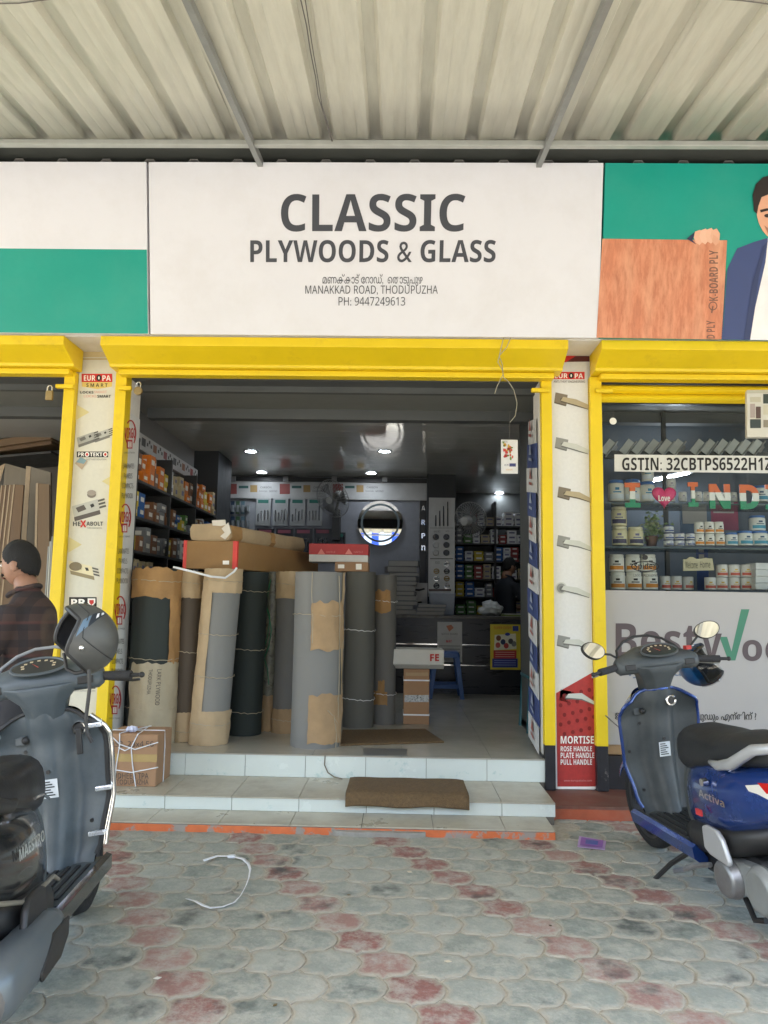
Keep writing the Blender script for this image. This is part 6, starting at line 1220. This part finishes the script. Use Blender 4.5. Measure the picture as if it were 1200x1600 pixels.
    q = MB(); q.tube([(-.13, -.05, .2), (-.19, .06, .11), (-.25, .15, .006)], [.013, .012, .011], BLKP, 8); q.cyl((-.25, .15, .0), .026, .007, BLKP, 14); part('side_stand', q)['kind'] = 'stuff'
    q = MB(); q.tube([(-.12, -.42, .12), (-.14, -.5, .07), (-.13, -.56, .09)], .012, BLKP, 8); q.tube([(-.19, -.30, .225), (-.205, -.2, .19), (-.21, -.10, .14), (-.26, -.10, .14)], .011, ENG, 8); part('kick_lever', q)['kind'] = 'stuff'
    for sx in (-1, 1):
        fx = sx * .205; q = MB(); q.prism([(fx, y, z) for y, z in ((-.33, .40), (-.33, .31), (-.37, .292), (-.50, .285), (-.51, .305), (-.475, .385), (-.44, .41), (-.36, .412))][::-sx], (sx * .022, 0, 0), SLV if kind == 'blue' else BLKP); part('pillion_footrest', q, bevel=.008)
    q = MB(); q.grid(lambda u, v: ((v - .5) * .13, -.62 + .26 * math.cos(R(60 + 130 * u)), .225 + .26 * math.sin(R(60 + 130 * u))), 10, 4, BLKP); part('rear_mudguard', q, 'all', solid=.004)
    q = MB(); q.loft([super_ring(*b, 24, 3.) for b in ((-.0, .12, .19, .33), (-.12, .165, .20, .37), (-.28, .185, .235, .40), (-.46, .185, .29, .43), (-.62, .15, .38, .46))], BLKP); part('lower_panel', q, 'all')
    # lettering on the side facing the street
    q = MB(); sx = side; em = CHR
    bx = lambda y, z: (sx * (.2005 + .004 - .25 * max(0, -.3 - y - .16) ** 2 - .1 * max(0, y + .30) - .9 * max(0, abs(z - .53) - .05) ** 2), y, z)
    O = Vector(bx(-.31 if sx < 0 else -.46, .515)); U = Vector(bx(-.50 if sx < 0 else -.26, .515)) - O
    O.x += sx * .004; text(q, 'Activa' if kind == 'blue' else 'MAESTRO', O, U, Vector((0, 0, .034)), em, bold=.02); part('emblem', q, False)
    if kind == 'blue':
        q = MB(); O = Vector(bx(-.27, .43)); q.box((O.x - .012, -.31, .43), (O.x - .002, -.27, .455), flat('#c23a3a')); part('badge', q, False)
        q = MB(); q.cyl((bx(-.36, .575)[0] + .012, -.36, .585), .016, -.025, CHR, 16, axis='x'); part('seat_lock', q)
        q = MB(); q.T = S_; p = Vector((.17, .31, .99)); q.box((p.x - .008, p.y - .01, p.z), (p.x + .022, p.y + .02, p.z + .02), flat('#b0322c')); part('horn_switch', q, False)
    else:
        q = MB(); q.tube([(.165, -.07, .335), (.185, -.16, .375), (.199, -.3, .385), (.203, -.45, .40), (.185, -.65, .47)], .007, mat('dull_trim', (.3, .28, .23), .4, metal=.5), 8); part('trim_strip', q)
        q = MB(); q.tube([(.15, -.06, .60), (.187, -.2, .665 - .02), (.2, -.3, .655)], .005, CHR, 8); part('chrome_trim', q)
    return root
BLUE = mat('blue_metallic', (.014, .048, .21), .22, metal=.35, var=.05, coat=.6, dirt=(.09, .10, .13), damt=.35, dscale=4); BKP = mat('black_gloss', (.012, .013, .014), .2, var=.1, coat=.6, dirt=(.09, .09, .085), damt=.5, dscale=5)
INN = mat('grey_plastic_dusty', (.045, .053, .056), .5, var=.12, scale=5, dirt=(.10, .105, .10), damt=.6, dscale=3, bump=.06, bscale=200); INN2 = mat('grey_plastic_blue', (.062, .078, .088), .4, var=.12, scale=5, dirt=(.12, .14, .15), damt=.6, dscale=3, bump=.06, bscale=200)
SEAT = mat('seat_vinyl', (.016, .018, .02), .55, var=.2, bump=.15, bscale=160)
def place(o, target, local_pt, heading, lean):
    """put the scooter so that local_pt stands at the target spot on the ground plane"""
    M = Matrix.Rotation(R(heading), 4, 'Z') @ Matrix.Rotation(R(lean), 4, 'Y')
    d = M @ Vector(local_pt); o.rotation_mode = 'XYZ'; o.rotation_euler = M.to_euler('XYZ'); o.location = (target[0] - d.x, target[1] - d.y, .0)
sr = scooter('blue scooter with grey leg shield parked on its side stand before the printed panel', BLUE, INN, SEAT, 3, False, -1, 'blue', .075)
T_ = at(1046, 1264, Z=.25); place(sr, (T_.x, T_.y), (0, .385, .25), 9, -6)
sl_ = scooter('black scooter with chrome edged grey leg shield parked beside the tied carton', BKP, INN2, mat('seat_black', (.015, .015, .016), .35, bump=.1, bscale=160), 6, True, 1, 'black', .03)
T_ = at(92, 1352, Z=.25); place(sl_, (T_.x, T_.y), (0, .385, .25), 5, -8)
bpy.context.view_layer.update()
# =================================================================== HELMETS
def helmet(label, c, up, front, rad, shell, visor=False, strap=None, sticker=False):
    up = Vector(up).normalized(); front = Vector(front); front = (front - up * front.dot(up)).normalized(); rt = front.cross(up)
    M = Matrix((( rt.x, front.x, up.x, c[0]), (rt.y, front.y, up.y, c[1]), (rt.z, front.z, up.z, c[2]), (0, 0, 0, 1)))
    t = thing('helmet', label, 'helmet', c); inv = Matrix.Translation((0, 0, 0))
    def lim(az):   # az 0 = front
        d = abs((az + math.pi) % (2 * math.pi) - math.pi); k = min(1, max(0, (d - .75) / .55)); k = k * k * (3 - 2 * k); return R(68 + (122 - 68) * k)
    def surf(u, v, k=1.):
        az = 2 * math.pi * u; ph = lim(az) * v; r = rad * k; x, y, z = r * .92 * math.sin(ph) * math.sin(az), r * 1.08 * math.sin(ph) * math.cos(az), r * math.cos(ph)
        if z < 0: x *= 1 - .05 * (-z / rad); 
        return M @ Vector((x, y, z))
    q = MB(); q.grid(lambda u, v: surf(u, v), 48, 16, shell); q.build('shell', t, smooth='all')
    q = MB(); q.grid(lambda u, v: surf(u, v, .86), 32, 10, mat('helmet_lining', (.02, .02, .022), .9), True); q.build('lining', t, smooth='all')
    q = MB(); q.tube([surf(i / 64, 1, .94) for i in range(65)], rad * .075, BLKP, 8); q.build('edge_trim', t, smooth=True)
    if visor:
        def vs(u, v):
            az = (u - .5) * 2.6; ph = R(52 + 62 * v); r = rad * 1.04; return M @ Vector((r * .93 * math.sin(ph) * math.sin(az), r * 1.12 * math.sin(ph) * math.cos(az), r * math.cos(ph)))
        q = MB(); q.grid(vs, 20, 8, glassmat('visor_plastic', (.72, .75, .76), 1.2)); q.build('visor', t, smooth='all')
    for sx in (-1, 1):
        q = MB(); p = M @ Vector((sx * rad * .90, rad * .15, -.15 * rad)); q.ball(p, .011, CHR, 10, 8); q.build('rivet', t, smooth=True)
    if sticker:
        for u0, u1, v0, v1, m in ((-.022, .022, .18, .62, flat('#1d2630')), (-.012, .012, .40, .47, flat('#e4e6e8')), (-.014, .01, .24, .33, flat('#cfd3d6')), (-.018, .018, .64, .86, flat('#5b7285'))):
            q = MB(); q.grid(lambda a, b: surf(.84 + u0 + (u1 - u0) * a, v0 + (v1 - v0) * b, 1.006 if v1 - v0 > .3 else 1.012), 4, 6, m); q.build('sticker', t, smooth='all')
        q = MB(); q.tube([surf(i / 40, .70 + .05 * math.cos(2 * math.pi * i / 40), 1.004) for i in range(41)], .0022, BLKP, 5); q.build('seam', t, smooth=True)
    if strap:
        q = MB()
        for w_ in strap: q.tube(w_, .007, BLKP, 6)
        q.build('strap', t, smooth=True)['kind'] = 'stuff'
    return t
HM = mat('helmet_matt_grey', (.065, .066, .062), .42, var=.1, dirt=(.1, .1, .095), damt=.4, dscale=8)
yH = 2.80
helmet('matt grey open helmet hung on the black scooter handlebar with strap dangling', at(127, 999, Y=yH), (.62, .30, .72), (-.72, -.42, -.55), .128, HM, False, [[at(x, y, Y=yH - .13) for x, y in ((139, 1046), (140, 1075), (137, 1100), (134, 1125), (136, 1145), (144, 1160))], [at(x, y, Y=yH - .02) for x, y in ((100, 1020), (104, 1045), (118, 1052), (136, 1048))]], True)
helmet('blue and black helmet with clear visor hanging behind the blue scooter handlebar', at(1096, 1038, Y=4.36), (-.75, .1, -.55), (.45, -.60, .35), .128, mat('helmet_blue', (.01, .10, .28), .3, coat=.4), True)
# =================================================================== PEOPLE
def plaid():
    m = mat('plaid_shirt', (.055, .032, .026), .85, var=.15, scale=20, bump=.1, bscale=200); n = m.node_tree.nodes; l = m.node_tree.links; b = n['Principled BSDF']; src = b.inputs['Base Color'].links[0].from_socket
    tc = n.new('ShaderNodeTexCoord'); sp = n.new('ShaderNodeSeparateXYZ'); l.new(tc.outputs['Object'], sp.inputs[0]); prev = src
    for ax, col, fq, cut in ((2, (.013, .013, .016, 1), 75, .1), (1, (.013, .013, .016, 1), 75, .1), (2, (.10, .035, .03, 1), 37.5, .93), (1, (.09, .06, .04, 1), 37.5, .93)):
        mu = n.new('ShaderNodeMath'); mu.operation = 'MULTIPLY'; mu.inputs[1].default_value = fq; l.new(sp.outputs[ax], mu.inputs[0]); si = n.new('ShaderNodeMath'); si.operation = 'SINE'; l.new(mu.outputs[0], si.inputs[0])
        mr = n.new('ShaderNodeMapRange'); mr.inputs[1].default_value = cut; mr.inputs[2].default_value = cut + .06; mr.inputs[4].default_value = .55; l.new(si.outputs[0], mr.inputs[0])
        mx = n.new('ShaderNodeMix'); mx.data_type = 'RGBA'; mx.inputs[7].default_value = col; l.new(mr.outputs[0], mx.inputs[0]); l.new(prev, mx.inputs[6]); prev = mx.outputs[2]
    l.new(prev, b.inputs['Base Color']); return m
SKIN = mat('skin_brown', (.30, .155, .095), .5, var=.08, scale=12); HAIRB = mat('black_hair', (.007, .006, .005), .8, bump=.35, bscale=260, stretch=(1, 1, .25))
def person(label, loc, rotz, J, Rr, E, headc, shirt, trousers, pitch=0., belt=.93):
    # trunk, limbs and neck as closed solids, fused into one skin by a voxel remesh
    b0 = MB(); n_ = 24
    tr_ = [(.83, .14, .10, 0), (.90, .155, .115, 0), (1.0, .15, .115, -.005), (1.10, .152, .118, -.012), (1.20, .165, .12, -.018), (1.28, .165, .108, -.016), (1.33, .125, .085, -.008), (1.37, .075, .066, .008), (1.41, .056, .058, .026), (1.46, .052, .054, .045)]
    b0.loft([[(w_ * math.cos(2 * math.pi * k / n_), yc + d_ * math.sin(2 * math.pi * k / n_), z) for k in range(n_)] for z, w_, d_, yc in tr_], SKIN)
    for s_ in ('l', 'r'):
        b0.tube([Vector(J['sh_' + s_]) + Vector((0, 0, .02)), J['sh_' + s_], Vector(J['sh_' + s_]).lerp(Vector(J['elbow_' + s_]), .5), J['elbow_' + s_], Vector(J['elbow_' + s_]).lerp(Vector(J['wrist_' + s_]), .4), J['wrist_' + s_]], [.05, .066, .06, .052, .05, .036], SKIN, 16)
        b0.tube([J['hip_' + s_], Vector(J['hip_' + s_]).lerp(Vector(J['knee_' + s_]), .5), J['knee_' + s_], Vector(J['knee_' + s_]).lerp(Vector(J['ank_' + s_]), .4), J['ank_' + s_]], [.1, .092, .07, .068, .05], SKIN, 16)
        b0.tube([Vector(J['ank_' + s_]) + Vector((0, -.03, -.03)), Vector(J['ank_' + s_]) + Vector((0, .02, -.035)), J['toe_' + s_]], [.045, .052, .04], SKIN, 14)
    o = b0.build('skel'); bm0 = bmesh.new(); bm0.from_mesh(o.data); bmesh.ops.recalc_face_normals(bm0, faces=bm0.faces[:]); bm0.to_mesh(o.data); bm0.free()
    rm_ = o.modifiers.new('r', 'REMESH'); rm_.mode = 'VOXEL'; rm_.voxel_size = .013; sm_ = o.modifiers.new('m', 'SMOOTH'); sm_.factor = .5; sm_.iterations = 14
    bpy.context.view_layer.update(); ev = o.evaluated_get(bpy.context.evaluated_depsgraph_get()); bm_ = bpy.data.meshes.new_from_object(ev); bpy.data.objects.remove(o)
    q = MB(); hc = Vector(headc); W_ = [J['wrist_l'], J['wrist_r']]; nk = Vector(J['neck'])
    i_sk, i_sh, i_tr = q.mi(SKIN), q.mi(shirt), q.mi(trousers); shoe = q.mi(BLKP)
    q.v = [tuple(v.co) for v in bm_.vertices]
    for p in bm_.polygons:
        c = p.center; k = i_sh
        if c.z < .07: k = shoe
        elif c.z < belt and (abs(c.x) < .2 and c.y < .16): k = i_tr
        if c.z > nk.z + .012 and (c.xy - nk.xy).length < .1: k = i_sk
        for w_ in W_:
            if (c - Vector(w_)).length < .035: k = i_sk
        q.f.append(tuple(p.vertices)); q.m.append(k)
    # head: cranium, jaw, brow, nose, lips
    HR = Matrix.Translation(hc) @ Matrix.Rotation(pitch, 4, 'X'); q.T = HR
    def hd(d):
        k = 1.
        if d.z < 0: k *= 1 - .10 * (-d.z) * (1 - max(0, d.y))
        k += .07 * math.exp(-((d.x / .16) ** 2)) * math.exp(-((d.z + .12) / .16) ** 2) * (d.y > 0) * max(0, d.y)
        k += .16 * math.exp(-((d.x / .13) ** 2)) * math.exp(-((d.z + .20) / .10) ** 2) * max(0, d.y)
        k += .05 * math.exp(-((d.x / .28) ** 2)) * math.exp(-((d.z + .52) / .09) ** 2) * max(0, d.y)
        k -= .05 * math.exp(-(((abs(d.x) - .36) / .15) ** 2)) * math.exp(-((d.z - .02) / .10) ** 2) * max(0, d.y)
        k += .07 * math.exp(-((d.x / .3) ** 2)) * math.exp(-((d.z + .82) / .14) ** 2) * max(0, d.y + .3)
        return k
    q.ball((0, 0, 0), (.074, .094, .116), SKIN, 36, 28, fn=hd); q.tube([(0, -.03, -.18), (0, -.02, -.06)], [.062, .056], SKIN, 14)
    for sx in (-1, 1):
        q.ball((sx * .076, -.008, -.008), (.012, .021, .032), SKIN, 12, 10, fn=lambda d: 1 + .15 * math.sin(6 * d.z)); q.ball((sx * .03, .084, .004), (.013, .008, .007), flat('#e8e2da'), 10, 8); q.ball((sx * .03, .090, .004), (.005, .004, .005), flat('#17100c'), 8, 6); q.tube([(sx * .045, .082, .022), (sx * .03, .09, .026), (sx * .015, .09, .023)], .004, HAIRB, 5)
    q.tube([(-.024, .088, -.05), (-.01, .097, -.044), (.01, .097, -.044), (.024, .088, -.05)], .006, HAIRB, 6); q.tube([(-.02, .088, -.062), (0, .096, -.062), (.02, .088, -.062)], .005, flat('#7c4638'), 6)
    # hands
    q.T = None
    for s in ('l', 'r'):
        w_ = Vector(J['wrist_' + s]); el = Vector(J['elbow_' + s]); d = (w_ - el).normalized(); sd_ = d.cross(Vector((0, 0, 1))).normalized(); dn = sd_.cross(d)
        q.T = Matrix.Translation(w_); q.ball(d * .05, (.036, .045, .03), SKIN, 12, 8)
        for i in range(4): b_ = d * .085 + sd_ * (.027 - i * .018); q.tube([b_ - d * .02, b_ + d * .03, b_ + d * .05 - dn * (.02 * (1 if dn.z > 0 else -1)), b_ + d * .045 - dn * (.04 * (1 if dn.z > 0 else -1))], [.0095, .009, .0085, .007], SKIN, 8)
        tb = d * .03 + sd_ * .03 * (1 if s == 'l' else -1); q.tube([tb, tb + d * .03 + sd_ * .02 * (1 if s == 'l' else -1), tb + d * .055 + sd_ * .018 * (1 if s == 'l' else -1)], [.012, .0105, .008], SKIN, 8)
    q.T = None
    root = q.build('person', None, smooth='all', local=True); root.location = loc; root.rotation_euler.z = rotz; tag(root, label, 'person')
    q = MB(); q.T = HR
    def hair(d):
        rim = -.18 - .62 * max(0, -d.y + .05) + .85 * max(0, d.y - .12); k = 1.08 + .035 * math.sin(7 * d.x + 5 * d.y) * max(0, d.z) + .015 * math.sin(23 * d.x + 17 * d.y + 11 * d.z)
        if d.y > .1 and d.z > .3: k += .02
        return k if d.z > rim else .80
    q.ball((0, -.004, .006), (.076, .095, .117), HAIRB, 40, 30, fn=hair); q.build('hair', root, smooth='all', local=True)
    q = MB(); nz = Vector(J['neck']); q.tube([nz + Vector((.072 * math.sin(a), .012 + .078 * math.cos(a), -.01 - .03 * math.cos(a))) for a in [R(25 + 310 * i / 20) for i in range(21)]], .013, shirt, 8); q.build('collar', root, smooth=True, local=True)
    return root
J = dict(pelvis=(0, 0, .90), spine=(0, -.035, 1.08), chest=(0, -.03, 1.24), top=(0, -.015, 1.305), neck=(0, .02, 1.385), neck2=(0, .05, 1.43), sh_l=(-.155, .005, 1.285), sh_r=(.155, .005, 1.285), elbow_l=(-.22, .06, 1.05), elbow_r=(.22, .08, 1.05), wrist_l=(-.15, .28, .99), wrist_r=(.14, .30, .99), hip_l=(-.09, 0, .86), hip_r=(.09, 0, .86), knee_l=(-.1, .03, .47), knee_r=(.1, .03, .47), ank_l=(-.1, -.02, .09), ank_r=(.1, -.02, .09), toe_l=(-.11, .13, .035), toe_r=(.11, .13, .035))
RR_ = dict(pelvis=(.15, .13), spine=(.15, .138), chest=(.158, .148), top=(.11, .09), neck=(.068, .068), neck2=(.055, .055), sh_l=.072, sh_r=.072, elbow_l=.053, elbow_r=.053, wrist_l=.042, wrist_r=.042, hip_l=.10, hip_r=.10, knee_l=.068, knee_r=.068, ank_l=.058, ank_r=.058, toe_l=.05, toe_r=.05)
E_ = [('pelvis', 'spine'), ('spine', 'chest'), ('chest', 'top'), ('top', 'neck'), ('neck', 'neck2'), ('top', 'sh_l'), ('top', 'sh_r'), ('sh_l', 'elbow_l'), ('sh_r', 'elbow_r'), ('elbow_l', 'wrist_l'), ('elbow_r', 'wrist_r'), ('pelvis', 'hip_l'), ('pelvis', 'hip_r'), ('hip_l', 'knee_l'), ('hip_r', 'knee_r'), ('knee_l', 'ank_l'), ('knee_r', 'ank_r'), ('ank_l', 'toe_l'), ('ank_r', 'toe_r')]
hp = at(31, 882, Y=3.95); dzm = hp.z - 1.515
person('person in dark checked shirt standing in profile behind the black scooter', (hp.x + .065, hp.y, dzm), R(86), J, RR_, E_, (0, .065, 1.515), plaid(), mat('trousers_dark', (.03, .03, .035), .8), R(-8))
hp = at(791, 886, Y=9.95); JJ = dict(J); JJ.update(elbow_r=(.23, .08, 1.1), wrist_r=(.2, .3, 1.12))
person('person in dark clothes standing in the dim space behind the counter', (hp.x, hp.y, max(hp.z - 1.515, ZF)), R(-60), JJ, RR_, E_, (0, .05, 1.515), mat('dark_shirt', (.012, .015, .022), .8), mat('trousers_dark', (.03, .03, .035), .8), R(-12))
# =================================================================== LITTER ON THE PAVING
q = MB(); P = [at(x, y, Z=.006) for x, y in ((318, 1345), (340, 1341), (362, 1341), (380, 1344), (388, 1350), (391, 1360), (389, 1375), (384, 1390), (376, 1404), (366, 1412), (348, 1417), (328, 1420), (318, 1419), (305, 1413), (292, 1405))]
L_, R_ = [], []
for i, p in enumerate(P):
    d = (P[min(i + 1, len(P) - 1)] - P[max(i - 1, 0)]).normalized(); n_ = Vector((-d.y, d.x, 0)); tw = .3 + .7 * abs(d.x); z = .006 + .012 * (0.5 + .5 * math.sin(i * 1.1)) * (i not in (0, 14)); a = n_ * .011 * tw; up_ = Vector((0, 0, .010 * (1 - tw) + .001))
    L_.append(Vector((p.x, p.y, z)) + a + up_); R_.append(Vector((p.x, p.y, z)) - a - up_ * .2)
q.loft([L_, R_], WSTR, cap=False, closed=False); t = tag(q.build('strapping_band', None, smooth='all', solid=.0012), 'loop of pale blue white plastic strapping lying on the pavers', 'strap')
b_ = P[2]; q = MB(); q.box((b_.x - .02, b_.y - .011, .008), (b_.x + .018, b_.y + .011, .022), WSTR); q.build('buckle', t, bevel=.003)
P = [at(x, y, Z=.006) for x, y in ((902, 1323), (945, 1328), (947, 1314), (905, 1308))]; q = MB(); q.hexa([(p.x, p.y, .005) for p in P] + [(p.x, p.y, .0065 + .006 * (i == 3)) for i, p in enumerate(P)], flat('#b39ac4')); t = tag(q.build('leaflet'), 'small purple and white leaflet lying on the pavers by the plinth', 'leaflet')
q = MB(); c = sum(P, Vector()) / 4; K = lambda k, dx=0: [(c.x + (p.x - c.x) * k + dx, c.y + (p.y - c.y) * k, .0125) for p in P]; q.poly(K(.82), flat('#8a5fa8')); q.build('print', t); q = MB(); q.poly([(x, y, .0135) for x, y, z in K(.45)], flat('#4a5fa0')); q.build('print', t)
q = MB(); rn = random.Random(8)
for px, py in ((173, 1416), (1098, 1352), (640, 1362), (545, 1398), (700, 1502), (430, 1570), (860, 1446), (1010, 1290), (246, 1528)):
    p = at(px, py, Z=.004); q = MB(); a = rn.uniform(0, 3); s = rn.uniform(.006, .012); q.prism([(p.x + s * math.cos(a + k * 1.57) * (1.6 if k % 2 else .7), p.y + s * math.sin(a + k * 1.57), .003) for k in range(4)], (0, 0, .002), flat(rn.choice(['#d9d6cc', '#c8bfa8', '#4a3a28', '#6b5a3a']))); tag(q.build('litter_scrap'), 'tiny scrap of litter lying on the pavers', 'litter', 'scraps on the paving')
q = MB(); q.tube([at(946, 1118, Y=5.16), at(962, 1132, Y=5.1), at(985, 1152, Y=5.02), at(1000, 1175, Y=4.95), at(1004, 1235, Y=4.92)], .004, WIR, 6); tag(q.build('cable', None, smooth=True), 'thin black cable sloping from the printed panel behind the blue scooter', 'cable')
